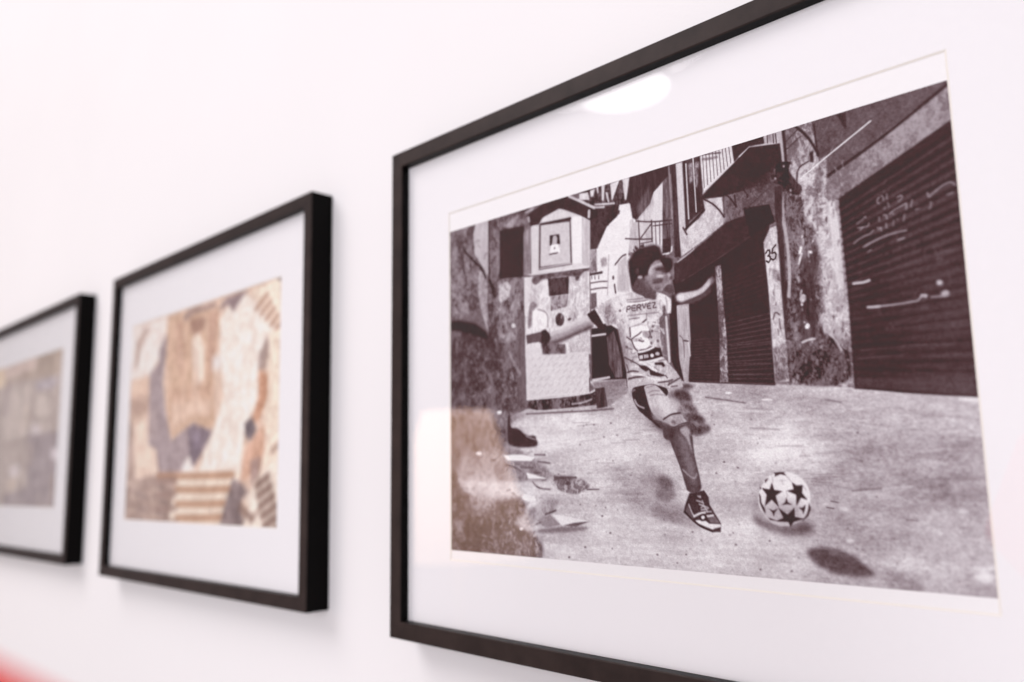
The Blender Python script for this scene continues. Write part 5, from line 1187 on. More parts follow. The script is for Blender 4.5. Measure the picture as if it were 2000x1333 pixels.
("L",70,0.32,0.6,0.395,[222.3,89.6,222.7,92.4]),
("L",130,0.42,0.6,0.322,[220.2,49.2,220.8,51.9]),
("L",110,0.41,0.6,0.401,[223,110.6,222.4,112.9]),
("L",130,0.44,0.6,0.325,[222.5,100.4,222.9,102]),
("L",110,0.27,0.6,0.566,[220.7,54.8,220.8,56.3]),
("L",130,0.3,0.6,0.393,[219.3,61,219,63.8]),
("L",70,0.48,0.6,0.536,[222.1,102,222.6,103.1]),
("L",70,0.51,0.6,0.538,[221.3,91.1,221.5,94]),
("L",70,0.55,0.6,0.511,[220.9,109.2,220.4,111.4]),
("L",110,0.55,0.6,0.65,[219.3,63.2,218.7,66]),
("L",110,0.31,0.6,0.322,[220.6,105,220.1,107.2]),
("L",110,0.56,0.6,0.588,[221.2,63.8,221.3,65.7]),
("L",110,0.53,0.6,0.491,[220.3,75,220.6,78]),
("L",70,0.54,0.6,0.392,[219.7,87.4,220.3,89.1]),
("L",70,0.58,0.6,0.617,[221.2,79,220.9,80.4]),
("L",70,0.48,0.6,0.585,[220.7,72.8,220.2,74.7]),
("L",130,0.55,0.6,0.305,[220.1,97,220.5,99.7]),
("L",110,0.53,0.6,0.655,[220.2,74.4,220.4,75.5]),
("L",130,0.32,0.6,0.618,[220.7,70.3,220.9,72.4]),
("L",70,0.29,0.6,0.631,[221.8,109.1,222.2,112.3]),
("P",150,'w',55,0.7,1,[191.3,57.2,194.4,56.7,194.8,76.5,195.5,93.1,194.9,113,190.8,113.1,191.6,92.6,191.6,68.8]),
("P",184,'v',26,0.7,1,[168.7,72.8,175.8,72.9,175.9,90.7,173.5,111.1,170.6,111.4,168.5,97.5,168,84.6]),
("P",66,'v',8,0.7,1,[164.4,73.8,168.7,72.8,168.9,100.1,171.2,111.2,167.3,107.5,164.2,99.6]),
("L",92,0.54,0.6,0.8,[169.9,88.1,171.9,90.1,171.9,99.3,171.5,110.1]),
("L",225,0.67,0.5,0.8,[172.1,99.8,171.5,105.6,171.5,109.7]),
("L",228,0.81,0.7,0.8,[174.5,90.9,174.8,94.6,175.2,98.7]),
("L",80,0.69,0.5,1,[171.9,90.8,174.5,91.4]),
("P",108,'w',16,1,1,[196.2,24.1,222.2,14.2,227,18.5,228.4,33.5,220.3,41.3,207.7,35.9,189.2,41.5]),
("P",204,'w',16,0.7,1,[185.9,22.7,196.9,23.8,197.7,33.7,196.9,37.3,189,41.7,172.9,48.7,171.9,34.9,175.9,35.2,184.1,31.7,187.3,28.7]),
("P",178,'w',14,3,0.8,[197.6,32.9,200.8,34.4,189.4,41.8,186.8,42.8,193.9,37.8]),
("P",205,'v',12,0.7,1,[171.8,0.6,176.2,0.6,176.6,16.1,176.4,35.1,172.3,35.4,172,18.1]),
("P",68,'i',5,0.7,1,[168.4,51.4,173,50.4,189.4,41.8,199.5,36.6,208.5,35.6,210.4,46,192.9,54.2,172,61.4,168.1,62.1]),
("P",54,'i',4,0.8,1,[208.4,36.1,207.7,31.9,220.9,33.1,223.3,42,217.6,43.6,210.2,45.9]),
("L",205,0.56,0.5,1,[170.3,51.2,178.6,47.4,184,44.1,190.3,41]),
("L",75,0.54,0.6,0.8,[180.7,46.2,190.3,41,198.6,37.1]),
("L",84,0.75,0.7,1,[209.1,32.7,214,29.7,222.9,24.5]),
("L",96,0.36,0.5,0.7,[172.5,61.2,197.6,51.9,210.3,46.2]),
("P",62,'i',7,0.7,1,[184.8,21.8,196.8,13.5,204.6,8.3,212.7,3.1,228,5.8,228.5,15,224.6,16.9,221.4,23.1,204.4,23.6,196.6,23.7]),
("P",92,'w',18,5,0.8,[210.5,22.9,222.2,18.4,225.4,16.3,224.1,23.7,214.1,27.9,207.2,30.7,203.4,27.9]),
("L",198,0.7,0.4,1,[183,22.2,187.1,19.2]),
("L",150,0.49,0.4,1,[187.1,19.2,196.9,13.2,204.6,8.3,207.2,6.4]),
("L",214,0.78,0.4,1,[207.2,6.4,212.7,2.8]),
("L",222,0.92,0.5,1,[212.7,2.8,220.1,4,227.7,5.1]),
("L",60,0.81,0.5,1,[186.9,22.5,191.8,25.9,195.4,30.2,197.6,34]),
("L",58,0.78,0.6,1,[198,22,201.8,26,204.2,30.4]),
("L",66,0.66,0.5,0.7,[197.8,24.2,197.5,33.3]),
("L",60,0.76,0.6,1,[203.6,24.5,204.2,30.4]),
("L",62,0.78,0.6,1,[207,21.2,210.3,25.8,210.2,27.3]),
("P",222,'i',8,0.5,1,[186.1,0.4,204,-0.2,204.4,8.5,196.9,13.2,187.1,19.4]),
("L",92,0.4,0.35,1,[187.7,-0.6,187.7,16.9]),
("L",92,0.4,0.35,1,[189.5,-0.6,189.6,15.8]),
("L",92,0.4,0.35,1,[191.3,-0.7,191.5,14.8]),
("L",92,0.4,0.35,1,[193.1,-0.7,193.4,13.7]),
("L",92,0.4,0.35,1,[194.9,-0.7,195.3,12.6]),
("L",92,0.39,0.35,1,[196.7,-0.7,197.2,11.6]),
("L",92,0.4,0.35,1,[198.5,-0.8,199,10.5]),
("L",92,0.39,0.35,1,[200.2,-0.8,200.9,9.5]),
("L",92,0.39,0.35,1,[202,-0.8,202.7,8.4]),
("L",92,0.4,0.35,1,[203.7,-0.9,204.5,7.4]),
("L",80,0.59,0.5,1,[187.9,0.1,197.6,1.7]),
("L",100,1.37,1,0.6,[187.7,2.4,191.6,3.1,195.4,3.4]),
("P",64,'i',7,0.5,1,[203.9,-0.2,220.2,-0.3,220.5,3.8,212.7,2.9,207.2,6,204.6,8.5]),
("L",88,0.26,0.4,0.7,[205,3,207.1,1.7]),
("L",88,0.25,0.4,0.7,[206.7,3.1,208.7,1.7]),
("L",88,0.25,0.4,0.7,[208.4,3.1,210.4,1.7]),
("L",88,0.25,0.4,0.7,[210.1,3.1,212,1.6]),
("L",88,0.25,0.4,0.7,[211.8,3.2,213.6,1.6]),
("L",88,0.25,0.4,0.7,[213.5,3.2,215.1,1.6]),
("L",88,0.25,0.4,0.7,[215.1,3.2,216.7,1.6]),
("L",88,0.24,0.4,0.7,[216.8,3.3,218.3,1.6]),
("L",88,0.25,0.4,0.7,[218.4,3.3,219.9,1.5]),
("P",190,'v',40,0.6,1,[220.2,-0.3,228.1,-0.3,228,5.2,220.5,3.9]),
("L",80,0.5,0.4,1,[222,-0.7,222,3.8]),
("L",80,0.49,0.4,1,[224.8,0.2,224.9,4.7]),
("L",80,0.49,0.4,1,[226.1,0.6,226.2,5.1]),
("P",188,'v',12,0.6,1,[227.7,-0.3,229.2,-0.2,229.7,15.3,228.5,15]),
("L",70,1.47,0.8,1,[229.9,0.2,230.3,9.6,230.3,15.5]),
("P",150,'w',40,1,1,[231.3,1.4,236.2,0.4,243.2,12.7,239.3,18,231,15.7]),
("L",70,0.53,0.5,1,[230.6,6,236.5,1.9]),
("L",70,0.53,0.5,1,[231.1,9.5,238,5.3]),
("L",58,1.2,0.7,1,[235.9,0.1,239.9,4.8,242.8,9.6,245.3,16.1]),
("L",64,0.82,0.7,1,[244.5,1.9,244.7,10.7,245.3,16.8]),
("L",62,0.69,0.7,1,[241.1,17.8,235.5,19.5,234.7,25.4]),
("P",70,'i',8,1,1,[241.3,14.3,243.2,13.4,243.1,19.1,241.4,18.6]),
("L",228,0.62,0.4,1,[236.3,24.9,251.8,16.6,268.9,7.7]),
("P",62,'w',22,1.2,1,[224.7,15.4,227.8,14.4,233.6,16.4,230.5,18.5,235,26.6,237.4,28.6,236,33,229.6,29.9,227.7,25.1,222.9,23.8,225,20.7]),
("P",60,'i',0,0.5,1,[225.2,21.1,225.1,21.5,224.9,21.8,224.6,22,224.2,22,223.8,22,223.4,21.8,223.1,21.6,222.8,21.2,222.6,20.8,222.6,20.4,222.7,20,222.9,19.7,223.2,19.5,223.6,19.4,224,19.5,224.4,19.7,224.7,19.9,225,20.3,225.2,20.7]),
("P",185,'i',0,0.6,1,[225.1,21.9,225,22.1,225,22.2,224.8,22.4,224.7,22.4,224.5,22.4,224.4,22.3,224.3,22.2,224.2,22,224.1,21.9,224.1,21.7,224.1,21.5,224.2,21.3,224.3,21.2,224.5,21.2,224.6,21.2,224.8,21.3,224.9,21.4,225,21.5,225.1,21.7]),
("P",60,'i',0,0.5,1,[229.5,16.4,229.4,16.7,229.2,16.9,229,17.1,228.6,17.2,228.3,17.1,228,17,227.7,16.7,227.5,16.4,227.3,16.1,227.3,15.8,227.4,15.5,227.6,15.2,227.8,15,228.1,15,228.5,15,228.8,15.2,229.1,15.4,229.3,15.7,229.4,16]),
("P",185,'i',0,0.6,1,[229.5,17.2,229.5,17.4,229.4,17.6,229.3,17.7,229.2,17.7,229,17.7,228.9,17.6,228.7,17.5,228.6,17.4,228.6,17.2,228.6,17,228.6,16.8,228.7,16.6,228.8,16.5,229,16.5,229.1,16.5,229.3,16.6,229.4,16.7,229.5,16.9,229.5,17.1]),
("P",60,'i',0,0.5,1,[232.7,16.9,232.6,17.2,232.4,17.4,232.2,17.6,231.9,17.6,231.6,17.6,231.3,17.4,231.1,17.2,230.9,17,230.8,16.7,230.7,16.4,230.8,16.1,231,15.8,231.2,15.7,231.5,15.6,231.8,15.7,232.1,15.8,232.3,16,232.5,16.3,232.6,16.6]),
("P",185,'i',0,0.6,1,[232.8,17.8,232.8,18,232.7,18.1,232.6,18.2,232.5,18.3,232.3,18.3,232.2,18.2,232,18.1,231.9,17.9,231.9,17.7,231.9,17.5,231.9,17.3,232,17.2,232.1,17.1,232.3,17,232.4,17.1,232.6,17.1,232.7,17.3,232.8,17.4,232.8,17.6]),
("P",60,'i',0,0.5,1,[232.2,28.4,232.1,28.8,231.9,29.1,231.6,29.3,231.2,29.4,230.8,29.4,230.4,29.2,230,28.9,229.7,28.6,229.5,28.1,229.5,27.7,229.6,27.3,229.8,27,230.1,26.8,230.5,26.7,231,26.7,231.4,26.9,231.7,27.2,232,27.6,232.2,28]),
("P",185,'i',0,0.6,1,[232,29.2,232,29.4,231.9,29.5,231.8,29.6,231.6,29.7,231.5,29.7,231.3,29.6,231.2,29.5,231.1,29.3,231.1,29.1,231,28.9,231.1,28.8,231.2,28.6,231.3,28.5,231.4,28.5,231.6,28.5,231.7,28.5,231.8,28.7,231.9,28.8,232,29]),
("P",74,'v',16,1.2,1,[223.9,25.5,227.7,25.8,226.5,42.7,223.2,41.9]),
("P",96,'w',36,2,1,[228.8,30.4,236.7,33.5,237.2,45.1,227.9,43]),
("P",70,'v',12,0.7,1,[175.9,0.3,186.1,0.4,186.6,20.7,187.3,27.5,182.8,29.6,178.5,31.9,176.2,37.1,176.1,31.3]),
("L",205,0.73,0.4,1,[178,2.1,178.1,30.5]),
("L",205,0.67,0.4,1,[182.2,-0.4,182.5,27.9]),
("P",165,'w',45,1.5,0.8,[179.3,2.9,181.8,2.3,181.7,11.5,179.6,12.6]),
("P",150,'w',45,1.5,0.8,[182.9,3,185.5,3,183.8,16,182.6,14.9]),
("L",60,1.35,0.8,1,[186.9,28,181.4,31.9,176.1,35.4]),
("L",70,0.84,0.8,1,[174.6,34.3,176.6,38.3]),
("P",238,'i',6,0.7,1,[115.1,29.2,120.2,34.8,127.4,23.2,136.1,13.5,143.5,14.2,146.2,24.6,149.4,39.1,149.7,82.2,114.8,77.6]),
("P",72,'i',8,0.6,1,[124.9,19.9,129,20.8,128.5,23.3,124.8,22.8]),
("P",72,'i',8,0.6,1,[130.3,16.8,133.8,17.7,133.3,20.1,130.1,19.7]),
("P",72,'i',8,0.6,1,[133.9,16,136.4,16.6,135.9,18.6,133.8,18.4]),
("P",72,'i',8,0.6,1,[120.7,24.6,123.9,25.3,123.3,28.6,120.5,28.4]),
("P",72,'i',8,0.6,1,[123.1,24.3,125.7,24.8,125.2,26.4,123,26.3]),
("P",204,'v',24,0.9,1,[144,25.5,147.6,24.2,157.9,12.1,164,7.8,162,45.2,153.2,45.2,140.7,42.8]),
("P",186,'v',34,0.9,0.7,[142.2,23.4,144.7,23.1,146.8,38.5,140.7,42.8,142.4,29.3]),
("P",200,'v',40,0.9,0.6,[144.3,29.7,147.4,37.8,143.6,43.4,141.7,43]),
("P",226,'v',10,0.6,1,[158.1,12.2,163.9,8.1,162.2,40.8,156.7,39.3]),
("P",120,'v',44,0.8,1,[163.9,7.9,169.1,4,167.9,46,161.9,45.6]),
("P",72,'v',12,0.8,1,[142.8,-0.5,169.3,0.2,169.1,4.8,163.8,7.7,158.1,11.8,155.7,17.4,150.7,21.2,146.6,24,144.2,22.6,143.1,14.8,140.3,10.7]),
("P",130,'v',34,3,0.5,[146.9,17.8,155.2,8.2,156.6,17.6,149.6,22.6]),
("P",70,'v',10,0.7,1,[168.9,0.2,172.1,0.3,172.2,18.2,172.3,35.8,172.5,49,168.9,48.3,169.5,17.5]),
("L",165,0.85,0.6,0.8,[167.9,0.8,168.4,17.2,168.4,28.5]),
("P",70,'i',8,0.8,1,[162.4,37.7,167.2,37.9,167.3,45.1,161.9,45.6]),
("L",238,0.85,0.5,1,[161.9,45.6,167.2,45.7,167.6,42.7]),
("L",72,0.71,0.5,1,[146.6,24.8,157,27.6,168.2,28.9]),
("L",72,0.52,0.5,1,[156.9,29.6,168.1,30.8]),
("L",72,0.67,0.5,1,[139.2,32.7,147.5,34.8,156.1,36.3]),
("L",72,0.59,0.5,1,[148,24.7,148.2,40.9]),
("L",72,0.71,0.5,1,[156.1,26.5,156,37.6]),
("L",72,0.72,0.5,1,[149,34.4,155.6,28.5]),
("L",72,0.44,0.5,1,[148.8,37.3,156,37.6]),
("L",72,0.43,0.5,1,[158.4,27.9,158.3,39.6]),
("L",72,0.43,0.5,1,[161,28.5,160.6,40.1]),
("L",72,0.56,0.5,1,[166.8,29,166.3,45.3]),
("P",82,'w',30,0.7,1,[109,-0.6,143.8,-0.4,141.4,13.9,135.1,13.3,119.4,10.8,108.7,5.2]),
("P",222,'v',22,0.7,1,[130.5,0.5,136.7,-0,131.6,9.9,131.1,9.3]),
("P",222,'v',22,0.7,1,[138.8,0.1,143.3,0,140.7,12.1,139.7,11.4]),
("P",222,'v',22,0.7,1,[124.7,-0.1,126.8,0,125.7,8.8,124.6,8.2]),
("P",222,'v',22,0.7,1,[127.2,4.4,128.5,4.8,129.5,10.6,128.7,10.5]),
("P",222,'v',22,0.7,1,[121,-0.2,122.3,-0.1,122.4,3.7,121.6,3.5]),
("P",222,'v',22,0.7,1,[116.6,0.9,119.9,0.8,118.6,4.5,117,4.5]),
("P",222,'v',22,0.7,1,[108.9,0.7,115,1.4,115.9,6,108.8,4.3]),
("P",222,'v',22,0.7,1,[119.5,9.1,133.1,11.5,133.1,12.4,119.5,10]),
("P",68,'w',10,0.8,1,[108.2,4.2,118.9,11.1,133.5,12.9,136.1,13.5,134.8,19.2,127.4,23.5,119.5,34.7,115.2,34.1,115.6,13,108.1,5.9]),
("L",205,1,0.6,1,[108.2,3.9,118.4,11,125.8,12.3]),
("P",150,'w',34,0.8,1,[115.3,34,119.8,34.9,119.8,47.3,114.7,47.3]),
("L",60,1.27,0.6,1,[114.4,47.9,122.9,48.1]),
("L",85,0.69,0.5,1,[114.8,52.7,122.2,52.9,126.3,53.6]),
("L",85,0.7,0.5,1,[114.6,56.3,122,56.4,126.2,57.1]),
("L",110,0.63,0.5,1,[116,48.8,115.9,50.5]),
("L",110,0.63,0.5,1,[118.1,49.2,118.1,50.9]),
("L",110,0.63,0.5,1,[120.8,49.6,120.7,51.3]),
("P",110,'i',22,0.8,1,[114.8,58.4,118.8,58.6,118.9,67.1,114.7,67.3]),
("P",140,'w',60,1.5,0.6,[122.2,40.5,126.4,40.1,126.7,45.2,123.1,45.4]),
("L",80,0.91,0.6,1,[132.1,45.4,136.6,41.6,139.1,41.3]),
("L",70,0.9,0.6,1,[131.1,56.1,131.6,60.7]),
("P",75,'i',0,1,1,[131.1,52.4,131,52.7,130.9,53,130.8,53.2,130.6,53.4,130.4,53.4,130.1,53.3,130,53.1,129.8,52.8,129.7,52.5,129.7,52.1,129.8,51.8,129.9,51.5,130,51.3,130.2,51.2,130.5,51.2,130.7,51.2,130.8,51.4,131,51.7,131.1,52]),
("L",150,0.62,0.8,0.6,[128,39.5,126.2,61.1]),
("P",186,'v',34,2,0.6,[133.9,44.9,139.6,41.8,141.1,61.9,132.7,60.1]),
("P",118,'w',34,0.7,1,[-0.6,-1,36.6,-0.1,35.5,51.4,-1.4,60.7]),
("P",196,'v',14,0.9,1,[24.8,-0.2,36.1,-0.1,35.3,35,31.2,29.4,23.8,19.2,22.6,6]),
("P",186,'w',20,2,0.8,[27.7,30.7,34.9,32,34.4,70.3,28.6,55.1,26.1,45.1]),
("L",64,1.59,0.7,1,[13.2,13.1,17.4,18.9,25.1,25.3,30.5,29.8,33.1,35.8]),
("L",72,1.58,1.2,0.8,[12.4,19,13,25.1,13.6,30.2]),
("L",80,1.18,1,0.7,[20.4,7.6,22.7,19]),
("P",112,'w',32,0.8,1,[36.6,-0.1,71.8,-0.8,67.8,5.3,65.8,10.5,45.8,8.6,45.1,39.1,46,57.7,35.4,56.1]),
("L",70,1.35,0.8,0.8,[36.7,0.2,35.8,56.2]),
("P",165,'w',20,2,0.8,[48.5,6.7,62.9,1.8,60.9,5.2,56.3,9.4]),
("L",185,1.43,1,0.8,[67.9,2.3,73.5,1.2]),
("P",62,'i',5,1,1,[45.8,8.6,66.4,9.7,64.9,40.7,55.5,39.7,45.1,39.1]),
("P",150,'v',34,1.2,1,[65.7,14.3,71.4,12.2,70.5,39.4,65.6,39.4]),
("P",112,'w',36,1,1,[35.8,37.5,65.5,41,64.6,74.1,62.6,78.4,35,75.1]),
("P",196,'w',30,2,0.8,[44.4,42.3,51.6,41.2,54.7,45,53.3,50.8,44.7,53.7]),
("L",60,2.25,1.2,0.9,[36.8,38.2,39.7,44.4,40.9,48.9]),
("P",150,'w',36,3,0.7,[55.8,51.2,57.5,58.5,52.4,59.6,41.5,53.7,42.5,63.8,52.2,67.9,48.2,72]),
("P",218,'v',10,0.7,1,[71.7,12,80.6,8.2,94.3,5.9,109.9,13.6,115.8,16.3,114.6,44,71.4,40.2]),
("P",200,'v',18,2,1,[110.1,15,115.9,16.7,114.7,43.8,109.3,41.1]),
("P",240,'i',5,1,1,[103.2,12.9,110.1,14.1,109.3,40.7,102.7,39.4]),
("P",66,'i',6,0.9,1,[68.2,4.2,83.3,-0.6,99.2,-0.5,116.6,10.5,120.7,15.2,115.7,17.6,108.8,13.1,98.9,7.7,93.7,5.8,81.2,8.4,78.1,11.8,71.1,11.2]),
("L",210,1.35,0.7,1,[101.4,0.4,110.2,5.7,119.2,11.4]),
("L",228,1.62,0.8,0.9,[115.5,12.2,115.2,15.5]),
("L",205,1.45,0.8,0.8,[69.7,5.7,70.4,8.2]),
("P",84,'i',6,0.6,1,[78.2,11.9,102.2,12.6,102.3,40,77.2,38.8]),
("P",210,'i',5,0.5,1,[79.6,12.6,101.2,15.1,101.2,38.9,78.6,37.1]),
("L",66,1.39,0.6,1,[79.7,11.9,102,13.6]),
("L",200,0.55,0.4,1,[78.1,38,101.6,39.2]),
("P",58,'i',0,0.5,1,[86.2,20,93.5,20.7,94.1,26.6,86,26]),
("P",190,'i',0,0.6,1,[88.5,21.9,89.4,20.7,90.9,20.9,91.9,22.6,91.3,26.1,87.8,25.8]),
("P",246,'i',0,0.6,1,[87.5,25.7,92.1,26,94.1,31.3,85.8,30.6]),
("L",90,0.82,0.6,1,[85.8,31.1,91.7,31.3]),
("P",110,'i',0,1,1,[90.3,28.3,90.3,28.5,90.2,28.7,90,28.8,89.9,28.9,89.7,28.9,89.5,28.8,89.4,28.7,89.2,28.5,89.2,28.3,89.1,28.1,89.2,27.9,89.3,27.7,89.4,27.6,89.6,27.6,89.8,27.6,89.9,27.6,90.1,27.8,90.2,27.9,90.3,28.1]),
("P",214,'w',22,0.8,1,[65.5,41.3,114.4,45.2,113.5,91.5,104.6,90.5,65.3,89.2]),
("P",92,'w',26,1.6,1,[71.1,40.6,114.3,43.8,114.3,45.7,110.2,45,106.2,50.1,104.5,49.8,104.1,46.3,84.2,45,78.8,44.9,75.1,47.5,72.1,46.1]),
("P",228,'i',8,0.8,1,[66.2,39.5,76.6,40.5,114.1,42.9,114.1,43.9,71.4,40.9]),
("P",222,'i',10,1,1,[65.5,41.7,71,42.5,70.9,47.7,68.9,52.8,67.3,63.6,65.2,63.3]),
("P",70,'w',16,0.7,1,[84,44.9,99.8,46.3,99.2,56.3,84.7,55.4]),
("P",138,'w',44,0.8,1,[85.5,55.9,99,56.5,97.9,63.1,85.8,64]),
("P",66,'w',26,1,1,[95.7,70.2,95.5,71.4,95,72.3,94.2,73.1,93.3,73.5,92.2,73.5,91.2,73.2,90.2,72.5,89.5,71.6,89.1,70.5,88.9,69.3,89.1,68.1,89.7,67.1,90.5,66.4,91.4,66,92.5,66,93.5,66.3,94.5,67,95.2,67.9,95.6,69]),
("P",120,'i',22,2,0.85,[69,59.2,71.8,55.6,76.5,59.9,71.7,61.5,70.8,71.3,67.1,72.6]),
("P",240,'w',14,1.5,0.8,[71.7,61.9,83.5,64.5,82.1,71,79.6,74.2,71.6,73.6]),
("L",110,0.68,0.7,0.7,[75.9,61.6,83.5,64.5,83.2,72.9]),
("P",80,'i',0,1,1,[100.6,70.1,100.7,70.3,100.6,70.6,100.4,70.8,100.1,71,99.7,71.2,99.3,71.3,98.9,71.3,98.5,71.2,98.2,71.1,98,70.9,97.9,70.7,98,70.4,98.2,70.2,98.5,70,98.8,69.8,99.3,69.7,99.7,69.7,100.1,69.8,100.4,69.9]),
("P",98,'w',26,2,1,[-1.3,59.8,35.1,71.3,44.1,79,65.8,74.2,64.8,117.1,55.8,120.1,-2.2,131.6]),
("P",104,'v',18,2,1,[59.4,58.7,65.5,64.2,64.8,116.2,58.4,115.8,58.9,77.9]),
("P",150,'w',34,2.5,0.7,[44.3,72.5,55.9,72.1,58.3,76.9,50.6,78.8,45.5,76.3]),
("P",225,'i',0,1.5,1,[58,68.9,57.9,69.3,57.6,69.7,57.2,69.9,56.8,70,56.2,70,55.7,69.9,55.3,69.7,54.9,69.3,54.7,68.9,54.6,68.4,54.7,68,54.9,67.7,55.3,67.4,55.8,67.3,56.3,67.3,56.8,67.4,57.3,67.7,57.7,68,57.9,68.5]),
("L",170,2.13,1.5,0.6,[52.4,84.5,56.6,91.3,60.2,97.1]),
("P",52,'i',8,3,1,[-0.6,57.9,12.5,59.7,25.7,63.9,35.1,70.8,33.7,74.9,25.6,71.5,10.2,66.2,-0.7,64.8]),
("L",150,1.99,1.5,0.7,[6.5,72.6,6.4,79]),
("P",140,'i',0,1.2,0.426,[27.3,99.3,27.2,100.1,26.7,100.3,26.4,100,26.2,99.2,26.4,98.5,26.8,98.3,27.2,98.6]),
("P",140,'i',0,1.2,0.445,[25.2,100.8,24.9,101.4,24.2,101.6,23.5,101.3,23.2,100.7,23.5,100.1,24.2,99.9,24.9,100.2]),
("P",80,'i',0,1.2,0.543,[22.4,85.3,22.2,86,21.7,86.2,21.2,85.9,21.1,85.2,21.3,84.5,21.7,84.2,22.2,84.6]),
("P",160,'i',0,1.2,0.397,[47.6,103.5,47.3,104.5,46.6,104.9,45.9,104.4,45.7,103.3,46,102.3,46.7,101.9,47.3,102.4]),
("P",140,'i',0,1.2,0.678,[16.3,97.7,15.9,98.8,15,99.2,14.2,98.7,13.8,97.5,14.2,96.4,15.1,96,16,96.6]),
("P",140,'i',0,1.2,0.588,[37.5,97,37.4,97.5,37,97.7,36.6,97.5,36.4,96.9,36.6,96.4,37,96.2,37.4,96.5]),
("P",140,'i',0,1.2,0.56,[61.4,96.2,61,97,60.1,97.2,59.3,96.8,58.9,96,59.3,95.2,60.2,94.9,61.1,95.3]),
("P",80,'i',0,1.2,0.684,[20.9,89.7,20.5,90.2,19.5,90.3,18.5,90,18.1,89.4,18.6,88.9,19.5,88.7,20.5,89.1]),
("P",80,'i',0,1.2,0.527,[28.9,90.4,28.5,90.9,27.5,91,26.6,90.7,26.2,90.2,26.6,89.7,27.5,89.6,28.5,89.9]),
("P",80,'i',0,1.2,0.66,[13.3,91.7,13,92.4,12,92.6,11.1,92.2,10.8,91.5,11.1,90.7,12.1,90.5,13,90.9]),
("P",160,'i',0,1.2,0.441,[45.9,88.4,45.7,89.1,45.3,89.4,44.9,89,44.7,88.3,44.9,87.5,45.3,87.2,45.7,87.6]),
("P",80,'i',0,1.2,0.637,[57.2,99.2,56.9,100.2,56.3,100.5,55.7,100.1,55.5,99.1,55.8,98.2,56.4,97.9,56.9,98.3]),
("P",80,'i',0,1.2,0.624,[53.8,106.1,53.4,106.8,52.6,107,51.8,106.7,51.5,105.9,51.8,105.2,52.6,105,53.4,105.3]),
("P",160,'i',0,1.2,0.683,[28.4,95.7,28.1,96.3,27.6,96.6,27,96.3,26.8,95.6,27.1,95,27.6,94.8,28.2,95.1]),
("P",160,'i',0,1.2,0.479,[55,106,54.7,106.7,53.8,107,53,106.6,52.7,105.8,53,105.1,53.9,104.8,54.7,105.2]),
("P",80,'i',0,1.2,0.308,[59.1,88.5,58.9,89.2,58.5,89.5,58,89.1,57.9,88.4,58.1,87.6,58.5,87.4,58.9,87.7]),
("P",80,'i',0,1.2,0.659,[36.9,83.8,36.6,84.6,35.9,84.9,35.1,84.4,34.8,83.6,35.2,82.8,35.9,82.5,36.6,82.9]),
("P",160,'i',0,1.2,0.303,[50.8,110.1,50.5,110.6,49.6,110.7,48.7,110.5,48.4,109.9,48.7,109.4,49.6,109.3,50.5,109.6]),
("P",80,'i',0,1.2,0.573,[26.1,86.5,25.9,87.2,25.5,87.5,25,87.1,24.9,86.4,25.1,85.7,25.5,85.5,26,85.8]),
("P",160,'i',0,1.2,0.325,[32.6,92.4,32.4,93.2,31.8,93.5,31.3,93.1,31.1,92.2,31.3,91.4,31.9,91.1,32.4,91.5]),
("P",160,'i',0,1.2,0.451,[26.2,96.9,26.1,97.9,25.7,98.2,25.4,97.8,25.3,96.8,25.5,95.9,25.8,95.5,26.1,95.9]),
("P",160,'i',0,1.2,0.342,[35.4,85.6,35.1,86.2,34.5,86.4,34,86.1,33.7,85.4,34,84.7,34.6,84.5,35.2,84.9]),
("P",140,'i',0,1.2,0.486,[27.9,82.1,27.5,82.9,26.7,83.1,25.8,82.7,25.5,81.9,25.8,81.1,26.7,80.9,27.6,81.3]),
("P",140,'i',0,1.2,0.692,[25.2,92.1,25,93.2,24.4,93.6,23.8,93.1,23.6,91.9,23.9,90.9,24.4,90.4,25,91]),
("P",80,'i',0,1.2,0.513,[45.3,107.7,45,108.7,44.1,109,43.3,108.6,43,107.5,43.4,106.6,44.2,106.2,45,106.7]),
("P",160,'i',0,1.2,0.433,[3.6,106.2,3.2,107.1,2.4,107.4,1.5,106.9,1.2,106,1.5,105.1,2.4,104.8,3.2,105.2]),
("P",140,'i',0,1.2,0.413,[44.4,97.1,44.1,97.9,43.3,98.2,42.5,97.8,42.2,96.9,42.5,96.2,43.3,95.9,44.1,96.3]),
("P",140,'i',0,1.2,0.67,[20.8,86.7,20.4,87.3,19.6,87.5,18.7,87.2,18.4,86.4,18.8,85.8,19.6,85.6,20.4,86]),
("P",160,'i',0,1.2,0.474,[19.6,105.3,19.4,105.9,18.8,106.1,18.3,105.8,18.1,105.2,18.3,104.6,18.9,104.4,19.4,104.7]),
("P",140,'i',0,1.2,0.325,[59.1,105.4,58.7,106.4,57.9,106.8,57.1,106.3,56.8,105.2,57.2,104.2,58,103.8,58.8,104.3]),
("P",80,'i',0,1.2,0.499,[42.2,108.8,42,109.6,41.5,109.9,40.9,109.5,40.7,108.6,41,107.8,41.5,107.5,42,107.9]),
("P",160,'i',0,1.2,0.586,[57.8,101.2,57.6,101.7,57.3,101.9,57,101.7,56.9,101.1,57,100.6,57.3,100.4,57.6,100.7]),
("P",80,'i',0,1.2,0.312,[52.7,85.6,52.5,86.2,52.2,86.4,51.8,86.1,51.7,85.5,51.9,84.9,52.2,84.7,52.6,85]),
("P",160,'i',0,1.2,0.368,[53.8,109.8,53.5,110.3,52.8,110.5,52,110.2,51.8,109.6,52.1,109,52.8,108.8,53.5,109.1]),
("P",140,'i',0,1.2,0.495,[28.3,109.1,28,110.1,27.3,110.5,26.7,110,26.4,109,26.7,107.9,27.4,107.5,28,108]),
